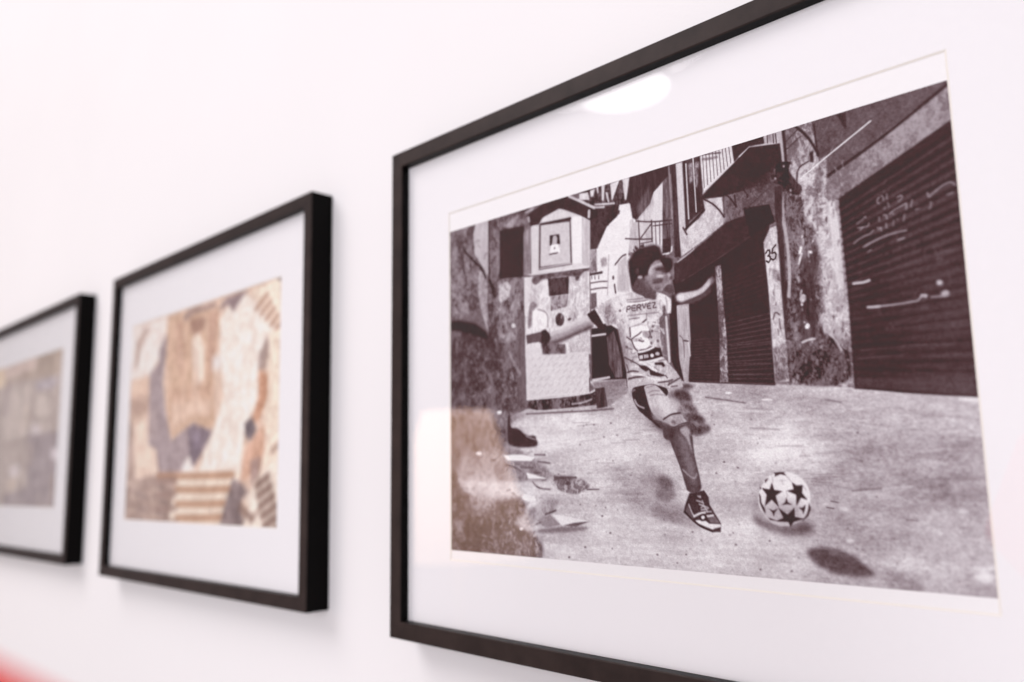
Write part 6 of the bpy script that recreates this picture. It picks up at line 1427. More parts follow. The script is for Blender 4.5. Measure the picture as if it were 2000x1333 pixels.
("P",160,'i',0,1.2,0.487,[21.1,87.6,20.9,88,20.3,88.1,19.7,87.9,19.4,87.4,19.7,87,20.3,86.8,20.9,87.1]),
("P",140,'i',0,1.2,0.317,[3.2,104.1,3,105.1,2.5,105.4,2,105,1.8,104,2.1,103.1,2.5,102.8,3,103.2]),
("P",140,'i',0,1.2,0.556,[58.5,99.5,58.4,100.4,58,100.8,57.7,100.4,57.6,99.4,57.7,98.5,58.1,98.2,58.4,98.6]),
("P",140,'i',0,1.2,0.483,[22.1,97.5,21.9,98.1,21.6,98.3,21.2,98,21,97.4,21.2,96.9,21.6,96.7,22,97]),
("P",160,'i',0,1.2,0.444,[34.2,86.1,33.9,87,33.1,87.4,32.3,86.9,32,85.8,32.3,84.9,33.1,84.6,33.9,85.1]),
("L",165,0.91,0.8,0.35,[19.1,10.5,20,11.4,18.7,11.9]),
("L",75,0.9,0.8,0.419,[30.3,85.9,31.3,87.1,28.5,87.9]),
("L",75,1.07,0.8,0.222,[6.5,77.4,5,78.4,8.9,79.9]),
("L",165,0.68,0.8,0.383,[31.6,52.4,30.7,53.6,31.9,55.1]),
("L",62,0.45,0.8,0.397,[48.9,74.9,50.1,77.2,49.7,79.3]),
("L",62,0.9,0.8,0.269,[36.8,24.9,35.1,26.2,36.9,28]),
("L",62,0.67,0.8,0.368,[34.7,47,35.6,48.7,34.4,50.1]),
("L",185,1.17,0.8,0.274,[19,31.1,20.1,32.9,20.4,34.4]),
("L",75,0.92,0.8,0.471,[6.3,104.5,7.1,106.1,5.3,107.5]),
("L",62,0.71,0.8,0.387,[39.7,89,39.3,91.3,41.4,93.8]),
("L",185,0.57,0.8,0.486,[40.4,27.3,39.8,29.1,40.1,31.1]),
("L",62,0.55,0.8,0.313,[47.9,83.6,48.3,85.4,46.6,86.9]),
("L",75,0.49,0.8,0.387,[43.4,56,43.1,57.6,44.6,59.4]),
("L",75,0.96,0.8,0.269,[6.9,100.9,8.6,102.5,5.2,103.7]),
("L",165,1.08,0.8,0.258,[40,15.4,39,16.1,41.4,17.6]),
("L",165,0.75,0.8,0.429,[23.2,94.1,25.4,95.6,24.5,96.8]),
("L",165,0.68,0.8,0.325,[6,10.7,6.6,13.5,7.1,16.3]),
("L",75,0.66,0.8,0.524,[45.7,74.9,44.9,77.1,43.2,79.2]),
("L",62,0.72,0.8,0.473,[27.3,10.7,25.3,11.2,24.5,11.9]),
("L",165,0.62,0.8,0.582,[54.1,94.8,55.2,97.3,52.9,99.5]),
("L",165,0.49,0.8,0.247,[50.5,87,50.6,87.9,49.2,88.6]),
("L",75,1.02,0.8,0.456,[42.3,75.1,43.9,77.8,43.6,80.2]),
("L",62,0.77,0.8,0.245,[13.4,15.4,14,16.7,15.8,18.3]),
("L",62,0.72,0.8,0.25,[52,77.1,50.3,77.7,50.8,78.5]),
("L",165,0.59,0.8,0.259,[31.4,76.4,32.5,77.9,31.3,79.1]),
("L",185,1,0.8,0.517,[35.8,103.8,33.9,105.3,35.8,107.1]),
("L",75,0.58,0.8,0.447,[28.4,11.2,26.4,13.2,28.4,16]),
("L",62,0.52,0.8,0.469,[55.8,75.6,54.3,77.1,55.4,79]),
("L",165,0.43,0.8,0.564,[18.6,29.3,17.9,30.4,19.3,31.8]),
("L",75,0.87,0.8,0.39,[50.5,105.7,51.5,107.3,50.2,108.9]),
("L",62,1.01,0.8,0.29,[24.1,81.5,21.8,82.4,21.5,83.6]),
("L",62,0.53,0.8,0.322,[33.6,52,34.2,53.4,34.9,54.9]),
("L",185,0.61,0.8,0.359,[60.3,95.9,61.9,97.9,58.9,99.5]),
("L",165,0.66,0.8,0.394,[54,62.1,52.5,64.3,52.5,66.7]),
("L",62,0.42,0.8,0.379,[52,63.5,51.5,65.6,52,67.9]),
("L",165,0.48,0.8,0.445,[47.4,77.8,47.6,79.4,48.6,81.1]),
("L",62,0.46,0.8,0.381,[54.9,52.9,56.3,54,52.4,54.3]),
("L",75,1.02,0.8,0.585,[60.5,61.6,61.3,63.5,58.8,65]),
("L",75,0.56,0.8,0.426,[14,82.6,14.6,84.9,15.5,87.1]),
("L",75,0.64,0.8,0.375,[52.1,105.9,50,107.7,50.7,109.7]),
("L",62,0.92,0.8,0.38,[28.3,26.9,30.1,29.6,30.1,32]),
("L",62,0.54,0.8,0.547,[34.6,20.3,32.5,21.9,32,23.8]),
("L",185,1.07,0.8,0.288,[23.2,40.9,20.9,43,24.8,46.2]),
("L",62,0.71,0.8,0.238,[35,109.4,33.8,111.4,36.4,113.6]),
("L",185,0.49,0.8,0.233,[33.5,79.2,32.5,80.4,31.2,81.6]),
("L",62,0.84,0.8,0.502,[28.8,113.1,29.9,115,27.3,116.6]),
("L",165,0.57,0.8,0.579,[27.6,103,27,105,29.2,107.1]),
("L",62,1.18,0.8,0.546,[4.6,80,3,82.4,4,85.1]),
("L",62,0.87,0.8,0.263,[6.6,50.9,7,51.9,9,53]),
("L",165,0.45,0.8,0.415,[53.5,85.2,53.7,86.4,51.7,87.5]),
("L",62,0.47,0.8,0.409,[13.5,89.5,13.8,90.4,13.8,91.2]),
("L",185,0.9,0.8,0.369,[49.2,101.9,49.5,102.7,46.7,103.2]),
("L",165,0.65,0.8,0.323,[30.6,81.3,28.9,82.7,29.6,84.3]),
("L",165,0.71,0.8,0.256,[4.2,109.3,5.1,110.7,6.2,112.1]),
("L",75,0.73,0.8,0.313,[33.7,52.9,35.9,55.6,35.7,57.9]),
("L",185,0.53,0.8,0.515,[29.5,111.5,28.8,113.4,29,115.3]),
("L",75,0.68,0.8,0.366,[26.5,22.3,24.6,23.9,24.4,25.8]),
("L",165,0.67,0.8,0.455,[57.7,62.5,55.9,63.6,59,65.4]),
("L",75,0.74,0.8,0.394,[50,43.3,48.9,44.5,52.4,46.5]),
("L",165,0.88,0.8,0.462,[42.2,42.5,44.1,44.9,44.5,47.1]),
("L",185,0.47,0.8,0.591,[42.1,40.6,40.8,42,42,43.7]),
("L",62,0.36,0.8,0.315,[60.3,76.8,62.2,78.9,60.2,80.5]),
("L",62,0.6,0.8,0.363,[15.3,82.6,16.6,85.2,16.1,87.6]),
("L",165,0.7,0.8,0.57,[60.8,69.8,60.3,71.2,58.4,72.4]),
("L",185,0.73,0.8,0.325,[46.5,52.4,46.2,54.7,45.2,56.9]),
("L",75,0.65,0.8,0.44,[2.1,54.4,1.9,55.1,0.1,55.6]),
("L",62,0.38,0.8,0.414,[40.2,80.6,38.2,81.8,40.2,83.4]),
("L",75,0.6,0.8,0.59,[43.8,51.3,45.2,54,44.1,56.3]),
("L",185,1.02,0.8,0.458,[53.6,96.4,55.6,98.9,55.5,101.1]),
("L",165,1,0.8,0.482,[49.4,46.7,47.4,48.7,50.5,51.5]),
("L",62,0.44,0.8,0.418,[6.2,35.5,7.7,36.9,6.1,37.8]),
("L",185,1.12,0.8,0.55,[5.5,51.5,4.5,52.4,6.5,53.8]),
("L",62,0.65,0.8,0.429,[46.7,54.8,47,55.8,45.4,56.4]),
("L",165,0.47,0.8,0.581,[37.5,102.7,37,104.1,39.1,105.7]),
("L",165,0.88,0.8,0.389,[57.4,106.3,58.7,108.2,56.9,109.9]),
("L",62,0.58,0.8,0.204,[45.3,61.1,44.3,62.4,43,63.6]),
("L",165,0.85,0.8,0.542,[43.2,64.2,42.9,65,42.9,65.8]),
("L",62,1.05,0.8,0.35,[15.6,32.9,14.8,34.6,16.3,36.6]),
("L",75,0.64,0.8,0.486,[43.4,99.6,42.2,100.4,45.8,101.6]),
("L",75,0.69,0.8,0.552,[44.7,52.7,45.8,54.2,42.7,55.1]),
("L",62,0.39,0.8,0.593,[38.4,99.3,39.2,101.7,40,104.1]),
("L",185,0.67,0.8,0.523,[22.2,105.1,24.3,106.8,19.6,108.1]),
("L",185,1.17,0.8,0.254,[3.6,49.7,2.1,51.3,1.5,53.1]),
("L",185,0.82,0.8,0.48,[34.4,21.4,33.8,23.2,34.2,25.1]),
("L",62,0.87,0.8,0.215,[9.1,50.1,10.3,51.6,6.8,52.5]),
("L",62,0.49,0.8,0.548,[31.4,99.2,30.4,101.3,31.2,103.6]),
("L",165,0.49,0.8,0.255,[60.3,79.3,59,81.4,58.2,83.6]),
("L",62,1.01,0.8,0.51,[18.8,24.5,21,27.4,18.6,29.4]),
("L",185,0.93,0.8,0.354,[50.6,55.1,49.2,56.1,49.5,57.3]),
("L",75,0.56,0.8,0.405,[16.1,112.5,14.7,113.8,16.2,115.3]),
("L",185,0.54,0.8,0.329,[24.5,105.2,26.5,107.2,25.3,109]),
("L",75,0.78,0.8,0.44,[5.5,82.5,4.8,83.7,4.8,85]),
("L",165,0.61,0.8,0.467,[54.2,90.1,52.1,90.9,56.4,92.4]),
("L",62,0.96,0.8,0.433,[62,112.5,60.8,114.7,64.1,117.2]),
("L",62,1.01,0.8,0.248,[8.8,82.2,8.5,84.3,7.9,86.4]),
("L",75,0.97,0.8,0.281,[63.5,57.7,64.2,59.4,60.9,60.4]),
("L",185,1.04,0.8,0.57,[61.4,55.4,59.7,56,61.8,57.1]),
("L",185,0.96,0.8,0.381,[43.3,95.8,42,97.5,45.4,99.6]),
("L",185,0.54,0.8,0.233,[62.3,70,64,72,61.5,73.4]),
("L",165,0.64,0.8,0.28,[34.9,26.9,33.1,28.9,32.6,31.1]),
("L",62,0.86,0.8,0.38,[3.2,106.3,2.3,107.6,5.6,109.2]),
("L",185,0.45,0.8,0.383,[3.1,89.8,3.1,91.1,4.2,92.6]),
("L",75,0.75,0.8,0.455,[6.7,87,6.1,88.1,5.8,89.3]),
("L",185,0.61,0.8,0.225,[41.4,49.9,39.3,52,40.6,54.7]),
("L",165,0.78,0.8,0.353,[7.9,54.4,9.4,55.8,5.8,56.4]),
("L",75,0.62,0.8,0.354,[29.8,93,31.1,95.1,31.9,97]),
("L",75,0.85,0.8,0.419,[5,99.9,3.9,101.4,5.1,103.2]),
("L",62,0.93,0.8,0.458,[19.4,49.7,18,51.1,20.5,53]),
("L",75,0.91,0.8,0.284,[9,26.3,9.1,27,8.8,27.6]),
("L",165,0.88,0.8,0.396,[58.4,56.7,58.7,58.9,58.2,61]),
("L",165,0.89,0.8,0.568,[54.7,53.2,56.4,55.3,54.6,56.8]),
("L",185,0.79,0.8,0.203,[43.2,23.9,44.6,25,45.6,26]),
("L",75,0.57,0.8,0.236,[38,88.9,37.4,89.9,35.3,90.7]),
("L",62,0.48,0.8,0.272,[2.7,16.1,4.2,17.2,3.4,17.9]),
("L",185,0.52,0.8,0.476,[13.5,29.8,13.4,32.2,14.1,34.8]),
("L",75,0.67,0.8,0.343,[10.1,112.5,11.1,114.3,8.8,116]),
("L",185,0.42,0.8,0.326,[46,61.5,45.3,63.7,45.2,66]),
("L",75,1.01,0.8,0.249,[23.4,51.8,25.1,52.9,23.4,53.5]),
("L",185,0.42,0.8,0.466,[49.8,50.7,51,52,48,52.6]),
("L",75,0.65,0.8,0.41,[27.1,103.5,28.7,104.6,26.9,105.5]),
("L",110,0.7,0.7,0.214,[92.7,88.8,92.6,90.2]),
("L",240,0.76,0.7,0.373,[105.5,70,105.6,71.7]),
("L",240,0.44,0.7,0.532,[109.1,72.4,107.9,74.2]),
("L",130,0.61,0.7,0.344,[77.3,67.7,78.6,71.3]),
("L",150,0.68,0.7,0.468,[100.2,79.4,101.4,80.9]),
("L",150,0.35,0.7,0.519,[83.3,59.9,84.6,62.6]),
("L",130,0.79,0.7,0.223,[79.9,55.5,79.3,57.1]),
("L",110,0.69,0.7,0.443,[84.5,73.9,84.4,77.2]),
("L",110,0.61,0.7,0.221,[77.4,57.8,75.9,59.4]),
("L",130,0.5,0.7,0.315,[101.6,56.3,101.5,57.2]),
("L",110,0.51,0.7,0.549,[102.9,67.4,104.2,70.6]),
("L",240,0.75,0.7,0.378,[92.9,84,93.2,86.3]),
("L",240,0.35,0.7,0.364,[107.3,76.7,107.4,79.3]),
("L",150,0.44,0.7,0.358,[92.1,72.3,92.2,74.5]),
("L",240,0.33,0.7,0.226,[112.4,65.3,111.7,66.3]),
("L",240,0.5,0.7,0.545,[109.6,71,110.9,72.2]),
("L",150,0.68,0.7,0.365,[104,61.2,104.1,63.3]),
("L",150,0.81,0.7,0.23,[67.8,61.6,67.4,63.3]),
("L",110,0.41,0.7,0.466,[108.7,61.3,107.4,64.4]),
("L",130,0.79,0.7,0.282,[79.3,80.6,78,82.7]),
("L",240,0.33,0.7,0.333,[102,82.5,102.7,83.8]),
("L",150,0.44,0.7,0.474,[74.6,85.5,75.3,87.5]),
("L",240,0.36,0.7,0.285,[91.5,72.6,90.9,75.2]),
("L",240,0.74,0.7,0.259,[91.5,86.3,91.6,89.5]),
("L",240,0.4,0.7,0.407,[84.9,83.4,86.2,86.3]),
("L",110,0.64,0.7,0.417,[76,53.4,76.7,54.8]),
("L",130,0.69,0.7,0.537,[103.6,63.7,104.4,66]),
("L",130,0.78,0.7,0.303,[75.8,85.4,75.3,88.1]),
("L",150,0.53,0.7,0.409,[104.2,86,105.2,88.7]),
("L",150,0.72,0.7,0.538,[106.1,79.3,106.4,82.2]),
("L",110,0.48,0.7,0.326,[104.6,76,105.6,77.6]),
("L",240,0.64,0.7,0.248,[83.3,67.5,82.3,69.5]),
("L",110,0.63,0.7,0.255,[102.9,68,102.6,70.9]),
("L",240,0.84,0.7,0.317,[91.1,82,91.2,83.9]),
("L",150,0.57,0.7,0.49,[79.8,76.8,79.5,78.6]),
("L",110,0.35,0.7,0.318,[104,50.4,104.2,52]),
("L",130,0.43,0.7,0.525,[93.7,81.7,93.6,82.9]),
("L",130,0.79,0.7,0.499,[99.5,85.7,100.4,88.6]),
("L",130,0.45,0.7,0.514,[85.6,66.2,87,69.5]),
("L",110,0.53,0.7,0.396,[72,49,72.8,50]),
("L",240,0.4,0.7,0.44,[100.9,62.2,99.5,63.7]),
("L",130,0.39,0.7,0.543,[94.8,86.9,95.1,90]),
("L",130,0.38,0.7,0.429,[71.3,56,70.5,58.4]),
("L",240,0.75,0.7,0.501,[94.6,66.2,93.6,69]),
("L",130,0.54,0.7,0.286,[110.6,66.3,110.4,69.5]),
("L",130,0.43,0.7,0.403,[91.6,68.4,91.2,69.9]),
("L",150,0.61,0.7,0.233,[66.6,71.3,65.2,73.4]),
("L",110,0.44,0.7,0.524,[103.2,69,101.9,71.8]),
("L",130,0.57,0.7,0.431,[77,44.6,77.8,46.5]),
("L",150,0.89,0.7,0.491,[78.7,76.5,78.7,78.9]),
("L",110,0.45,0.7,0.417,[103.4,73.2,104.1,75]),
("L",150,0.51,0.7,0.312,[110.1,70.9,109.1,73.8]),
("L",150,0.33,0.7,0.43,[106.5,89.8,105.7,90.8]),
("L",240,0.75,0.7,0.248,[103.3,53.6,103.1,56.6]),
("P",56,'v',8,1,1,[114.8,77.6,125.7,75.8,136.1,83.2,136.9,106.9,113.9,105.4]),
("L",222,1.1,0.7,1,[114.9,81.7,124,81.8]),
("L",215,0.94,0.7,1,[115.1,77.1,118.5,77.4]),
("L",190,0.91,0.8,0.8,[127.6,84.5,127.9,92.8,127.3,96]),
("P",110,'v',44,0.9,1,[124.8,83.4,129.5,80.7,133.9,95.1,134.3,105.6,129.4,105.5,125.7,98.3]),
("P",212,'i',8,0.8,1,[114,105,125.9,104.4,126.3,105.5,114.4,106.7]),
("P",160,'g',20,1.5,1,[114.6,106.8,136.2,106.8,136.9,114,125,119.9,115.1,111]),
("P",222,'i',6,0.7,1,[65.5,82.3,73.3,81.2,78.9,88.9,97.3,89.1,112.1,89.9,112.6,112.5,65.8,113]),
("L",198,1.04,1,0.6,[69.3,90.8,71.8,89.3]),
("L",198,1.02,1,0.6,[71.2,94.9,73.7,93.3]),
("L",198,1.04,1,0.6,[69.1,98.5,71.6,97]),
("L",198,1.03,1,0.6,[71,102.5,73.4,101]),
("L",198,1.01,1,0.6,[68.9,106.2,71.3,104.6]),
("L",198,1.04,1,0.6,[70.7,110.1,73.2,108.6]),
("L",198,1.02,1,0.6,[74.5,91.1,77,89.6]),
("L",198,1.01,1,0.6,[76.4,95.1,78.8,93.6]),
("L",198,1.03,1,0.6,[74.3,98.7,76.7,97.2]),
("L",198,1.01,1,0.6,[76.1,102.7,78.5,101.2]),
("L",198,1.02,1,0.6,[74,106.3,76.5,104.8]),
("L",198,1.01,1,0.6,[75.9,110.3,78.3,108.7]),
("L",198,1.01,1,0.6,[79.6,91.4,82,89.9]),
("L",198,1.01,1,0.6,[81.5,95.3,83.8,93.8]),
("L",198,1.01,1,0.6,[79.4,98.9,81.8,97.4]),
("L",198,1,1,0.6,[81.2,102.9,83.6,101.4]),
("L",198,1.01,1,0.6,[79.1,106.5,81.5,104.9]),
("L",198,1.01,1,0.6,[80.9,110.4,83.3,108.8]),
("L",198,1,1,0.6,[84.7,91.6,87,90.1]),
("L",198,1,1,0.6,[86.5,95.6,88.8,94.1]),
("L",198,1,1,0.6,[84.4,99.1,86.8,97.6]),
("L",198,0.98,1,0.6,[86.2,103.1,88.5,101.5]),
("L",198,1,1,0.6,[84.2,106.6,86.5,105.1]),
("L",198,1,1,0.6,[85.9,110.5,88.3,109]),
("L",198,1,1,0.6,[89.6,91.9,92,90.4]),
("L",198,0.98,1,0.6,[91.4,95.8,93.7,94.3]),
("L",198,0.98,1,0.6,[89.4,99.3,91.7,97.8]),
("L",198,1,1,0.6,[91.1,103.2,93.4,101.7]),
("L",198,0.98,1,0.6,[89.1,106.8,91.4,105.3]),
("L",198,0.98,1,0.6,[90.9,110.6,93.2,109.1]),
("L",198,0.98,1,0.6,[94.5,92.1,96.8,90.7]),
("L",198,0.97,1,0.6,[96.3,96,98.5,94.6]),
("L",198,0.98,1,0.6,[94.3,99.5,96.6,98.1]),
("L",198,0.97,1,0.6,[96,103.4,98.3,101.9]),
("L",198,0.98,1,0.6,[94,106.9,96.3,105.4]),
("L",198,0.98,1,0.6,[95.7,110.7,98,109.2]),
("L",198,0.95,1,0.6,[99.4,92.4,101.6,90.9]),
("L",198,0.97,1,0.6,[101,96.3,103.3,94.8]),
("L",198,0.97,1,0.6,[99.1,99.7,101.3,98.3]),
("L",198,0.95,1,0.6,[100.8,103.6,103,102.1]),
("L",198,0.95,1,0.6,[98.8,107.1,101,105.6]),
("L",198,0.95,1,0.6,[100.5,110.9,102.7,109.4]),
("L",198,0.95,1,0.6,[104.1,92.6,106.3,91.2]),
("L",198,0.94,1,0.6,[105.8,96.5,108,95]),
("L",198,0.95,1,0.6,[103.8,99.9,106,98.5]),
("L",198,0.94,1,0.6,[105.5,103.7,107.7,102.3]),
("L",198,0.95,1,0.6,[103.5,107.2,105.8,105.7]),
("L",198,0.92,1,0.6,[105.2,111,107.4,109.5]),
("L",198,0.94,1,0.6,[108.8,92.9,111,91.4]),
("L",198,0.94,1,0.6,[110.4,96.7,112.6,95.2]),
("L",198,0.94,1,0.6,[108.5,100.1,110.7,98.7]),
("L",198,0.94,1,0.6,[110.1,103.9,112.3,102.4]),
("L",198,0.94,1,0.6,[108.2,107.3,110.4,105.9]),
("L",198,0.92,1,0.6,[109.8,111.1,112,109.6]),
("P",92,'w',44,1,1,[65.5,112.1,112.2,113,116.2,110.3,118.9,118.9,100.5,119.4,66.8,119.8]),
("L",226,1.02,0.6,1,[66.3,112.8,89.6,113,112.2,112.4,115.8,111.1]),
("L",210,0.95,0.6,0.8,[99.7,117.5,108,117.2,113.3,115.7]),
("P",84,'v',26,1,1,[115.8,110.2,122.4,109.9,124,120.3,116.7,121]),
("L",60,0.61,0.8,1,[112.3,104.3,112.3,111.6]),
("L",90,1.02,0.8,0.7,[65.4,121.1,81,121.3,111.3,121.9,127.7,121.6]),
("P",132,'w',24,4,0.8,[-17.2,113,51.9,117.8,68,122.7,51.7,124.7,51.3,138.4,60.7,141.6,73.6,149,86.1,154.8,87.9,159.5,-17.6,159.3,-17.2,113.5]),
("P",96,'w',24,9,0.9,[-17.3,117.9,10.8,119.4,31.8,123.7,50.3,124.6,49.9,141.3,27.1,140.7,10.5,142.3,8.8,152.5,-17.5,152.2]),
("P",104,'w',34,7,1,[-18.6,148.7,10.1,150.3,4.9,158.1,15.6,168.1,40.2,170,59.6,167.7,65.3,171.7,63.7,176.8,51.9,183.3,71.8,188.7,76.4,194.5,74.7,204.5,42.2,210.7,-19.1,212.2]),
("P",196,'w',22,14,0.55,[11.6,158.1,40.5,154.5,58.4,159.4,55.3,167.7,40.2,170,27.5,177.7,19.7,168]),
("P",160,'w',26,3,0.8,[61.5,176.9,75.9,169.5,89.5,168.4,84.5,176.4,72,180.7,63.5,184]),
("P",112,'w',36,1.5,1,[39.7,191.6,51.8,187.5,68.9,189.8,75.8,193.5,74.7,205,39.3,207.3]),
("L",205,0.63,0.6,0.776,[42.8,185.6,44,184.6]),
("L",90,0.6,0.6,0.524,[62.7,196.5,64,196.8]),
("L",205,0.61,0.6,0.67,[51.4,189.2,51.5,187.5]),
("L",190,0.62,0.6,0.46,[47.2,200,47.5,199.2]),
("L",90,0.6,0.6,0.401,[65.7,187.8,67.1,188.7]),
("L",205,0.62,0.6,0.69,[43.7,190,43.9,189.7]),
("L",205,0.59,0.6,0.574,[66.5,188,66.6,188.8]),
("L",205,0.63,0.6,0.733,[45.1,192.9,45.9,192.4]),
("L",190,0.59,0.6,0.424,[70.9,181.5,70.9,180.3]),
("L",205,0.62,0.6,0.689,[45.6,194.2,44.5,194.9]),
("L",90,0.59,0.6,0.744,[68.4,192,67.1,191.5]),
("L",205,0.62,0.6,0.713,[50.8,181.5,50.2,183]),
("L",90,0.59,0.6,0.59,[69.3,187.5,70,186.5]),
("L",205,0.59,0.6,0.62,[71.7,193.8,69.8,194]),
("L",205,0.59,0.6,0.758,[71.6,196,71,197.3]),
("L",190,0.63,0.6,0.7,[41.9,197.3,40.8,197.7]),
("L",205,0.6,0.6,0.498,[54.2,191.1,55,190.4]),
("L",190,0.62,0.6,0.403,[48.5,187.8,46.8,188.8]),
("L",190,0.59,0.6,0.688,[66.8,189,66.5,189.6]),
("L",190,0.59,0.6,0.763,[70.6,188.9,71.4,189.5]),
("L",90,0.62,0.6,0.513,[49.3,191.1,48,190.9]),
("L",205,0.59,0.6,0.618,[64.6,181.1,65.4,181.1]),
("L",190,0.61,0.6,0.437,[61.4,189.7,60.9,190.4]),
("L",205,0.6,0.6,0.699,[59,184.2,58.6,185]),
("L",205,0.59,0.6,0.433,[63.8,188.5,62.1,189.8]),
("L",205,0.6,0.6,0.466,[58.3,196.3,60,197.1]),
("L",205,0.99,0.6,1,[74.7,182.6,72.5,186.7,69,189.3]),
("P",236,'i',0,1,1,[61.2,185,61.4,185.3,61.3,185.6,61.1,185.9,60.8,186.1,60.4,186.4,60,186.5,59.5,186.6,59,186.6,58.7,186.4,58.4,186.3,58.3,186,58.4,185.7,58.5,185.4,58.9,185.1,59.3,184.9,59.7,184.8,60.2,184.7,60.6,184.7,61,184.8]),
("P",70,'i',8,1.3,1,[50.4,119.7,52.5,121.8,52.3,128.7,58.4,128.5,65,133.6,72.2,133.4,72.5,135.8,74.3,138.2,71.3,140.3,51.3,139.6,49.4,133.5]),
("L",170,0.85,0.6,0.8,[65,133.6,71.5,135.8]),
("P",238,'i',0,1,1,[45.6,119.2,45.5,119.5,45.2,119.7,44.7,119.9,44.1,120,43.4,120.1,42.8,120,42.2,119.8,41.7,119.5,41.4,119.2,41.3,118.9,41.4,118.6,41.7,118.3,42.2,118.1,42.8,118,43.5,118,44.1,118.1,44.7,118.3,45.2,118.5,45.5,118.8]),
("P",225,'i',0,1.2,1,[28.2,142.7,28.1,143,27.7,143.3,27.1,143.6,26.4,143.7,25.5,143.7,24.7,143.7,24,143.5,23.4,143.2,23,142.9,22.9,142.6,23,142.2,23.4,141.9,24,141.7,24.8,141.6,25.6,141.5,26.4,141.6,27.2,141.8,27.7,142,28.1,142.4]),
("P",248,'i',0,1,1,[46.3,144.1,60.7,144,71.2,145.7,68.5,147.8,49.7,147.2]),
("P",242,'i',6,1,1,[64.4,154.2,70,155.3,80.4,157.6,65.7,157.6]),
("P",240,'w',16,1,1,[71.4,169.3,70.9,169.9,69.9,170.3,68.6,170.5,67,170.5,65.3,170.3,63.7,169.9,62.3,169.4,61.3,168.7,60.7,168,60.7,167.4,61.2,166.8,62.2,166.4,63.6,166.2,65.2,166.2,66.9,166.4,68.5,166.8,69.8,167.4,70.8,168,71.3,168.7]),
("L",105,1.19,0.9,0.8,[48.3,149.6,57.1,151.6,60.4,153.6]),
("L",105,1.16,0.9,0.8,[60.5,151.2,70.3,151.6]),
("L",105,1.12,0.9,0.8,[71.2,144.3,78.9,144.5]),
("L",105,1.13,0.9,0.8,[73.7,148.1,82.5,149.2]),
("L",105,1.14,0.9,0.8,[70.3,153.9,75.4,154.5]),
("P",150,'w',60,1.5,0.8,[79.8,155.9,99.8,156,112.3,160.5,105.8,164.8,98.1,166.3,86.3,163.4]),
("L",95,1.29,1,0.8,[85.9,157.4,101,157]),
("L",90,0.61,0.5,1,[108.4,163.3,116.5,163.1]),
("P",90,'i',0,1,1,[97.2,160.2,97.1,160.5,96.8,160.8,96.4,161.1,95.9,161.2,95.3,161.3,94.8,161.2,94.3,161.1,93.9,160.8,93.6,160.5,93.6,160.2,93.7,159.8,93.9,159.5,94.3,159.3,94.9,159.1,95.4,159.1,96,159.1,96.5,159.3,96.9,159.5,97.1,159.9]),
("L",110,0.99,0.9,0.8,[69.2,159.4,73.3,163,82.3,163.4]),
("P",118,'i',8,2.5,0.8,[71.9,185.7,85.6,183.3,108.8,182.5,108.1,184.2,92.1,186.2,71.8,187.7]),
("P",150,'i',8,0.8,1,[72,180.4,81.8,177.2,89,182.2,78.8,184.2,75.4,183.1]),
("P",236,'i',4,0.8,1,[83.5,177.1,93.7,177.6,109,179.6,92.3,182.1,90.3,182.6]),
("P",108,'i',4,0.8,1,[91.6,182.6,98.8,180.9,109.6,179.8,100,182.8]),
("L",95,1.14,0.9,1,[78.4,177,85.9,174.8]),
("L",185,1.15,1,0.442,[20.5,165.8,23.5,166.3]),
("L",185,0.9,1,0.337,[58.3,143,60.6,143.5]),
("L",70,0.86,1,0.377,[50.3,170,54,170.2]),
("L",70,0.79,1,0.288,[5,148.4,6.9,149.3]),
("L",165,0.63,1,0.372,[72,158.6,75.7,159.3]),
("L",185,0.81,1,0.379,[31.2,170.2,33.4,169]),
("L",90,0.52,1,0.319,[36.8,181.8,38.1,180.8]),
("L",165,0.59,1,0.242,[70.6,198.1,72.7,198.3]),
("L",70,0.86,1,0.243,[64.6,199,67.9,198.3]),
("L",70,0.93,1,0.471,[71.4,182.6,74.5,181.7]),
("L",90,0.58,1,0.21,[24.9,200.7,27.6,201.4]),
("L",70,0.83,1,0.409,[38,147.1,40.6,146.1]),
("L",70,0.9,1,0.283,[1.9,143.1,3.7,143.1]),
("L",70,0.87,1,0.343,[15,167.8,19.2,167.8]),
("L",165,0.36,1,0.409,[55,157.6,58.3,157.2]),
("L",70,0.66,1,0.43,[45.8,187.2,49.7,186.9]),
("L",90,0.72,1,0.203,[67.5,195.5,70.7,195.2]),
("L",165,0.58,1,0.203,[71.6,162.1,73.2,161]),
("L",90,0.49,1,0.364,[75,189.6,78.4,188.7]),
("L",185,1.1,1,0.249,[74.7,187.6,78.3,187.4]),
("L",185,0.54,1,0.349,[3,173.2,5.5,172.7]),
("L",90,0.4,1,0.477,[54.1,166.9,55.6,167.3]),
("L",185,1.09,1,0.452,[70.4,158.8,72.2,158.4]),
("L",70,1.04,1,0.432,[76.2,158.7,79.2,158.3]),
("L",185,0.93,1,0.385,[14.4,160,15.9,159.1]),
("L",185,0.93,1,0.325,[74.3,198.1,75.7,198.4]),
("L",70,1.02,1,0.286,[43.4,157.8,44.8,156.8]),
("L",165,0.89,1,0.473,[73.9,168,77,168.4]),
("L",90,0.66,1,0.369,[57.9,154.1,59.6,154.9]),
("L",90,0.9,1,0.459,[2.1,168.3,4.8,169]),
("L",185,1.11,1,0.466,[27.3,190.5,31,191.1]),
("L",185,0.74,1,0.37,[45.8,168.5,47.6,167.6]),
("L",165,0.98,1,0.308,[68.1,195.9,69.9,195.7]),
("L",185,1,1,0.323,[58.8,194.1,60.3,194.4]),
("L",165,0.95,1,0.472,[0.1,188.9,2.8,187.9]),
("L",70,0.91,1,0.275,[18.4,168.5,19.9,168.2]),
("L",185,1.15,1,0.496,[28.7,168.7,31.6,167.9]),
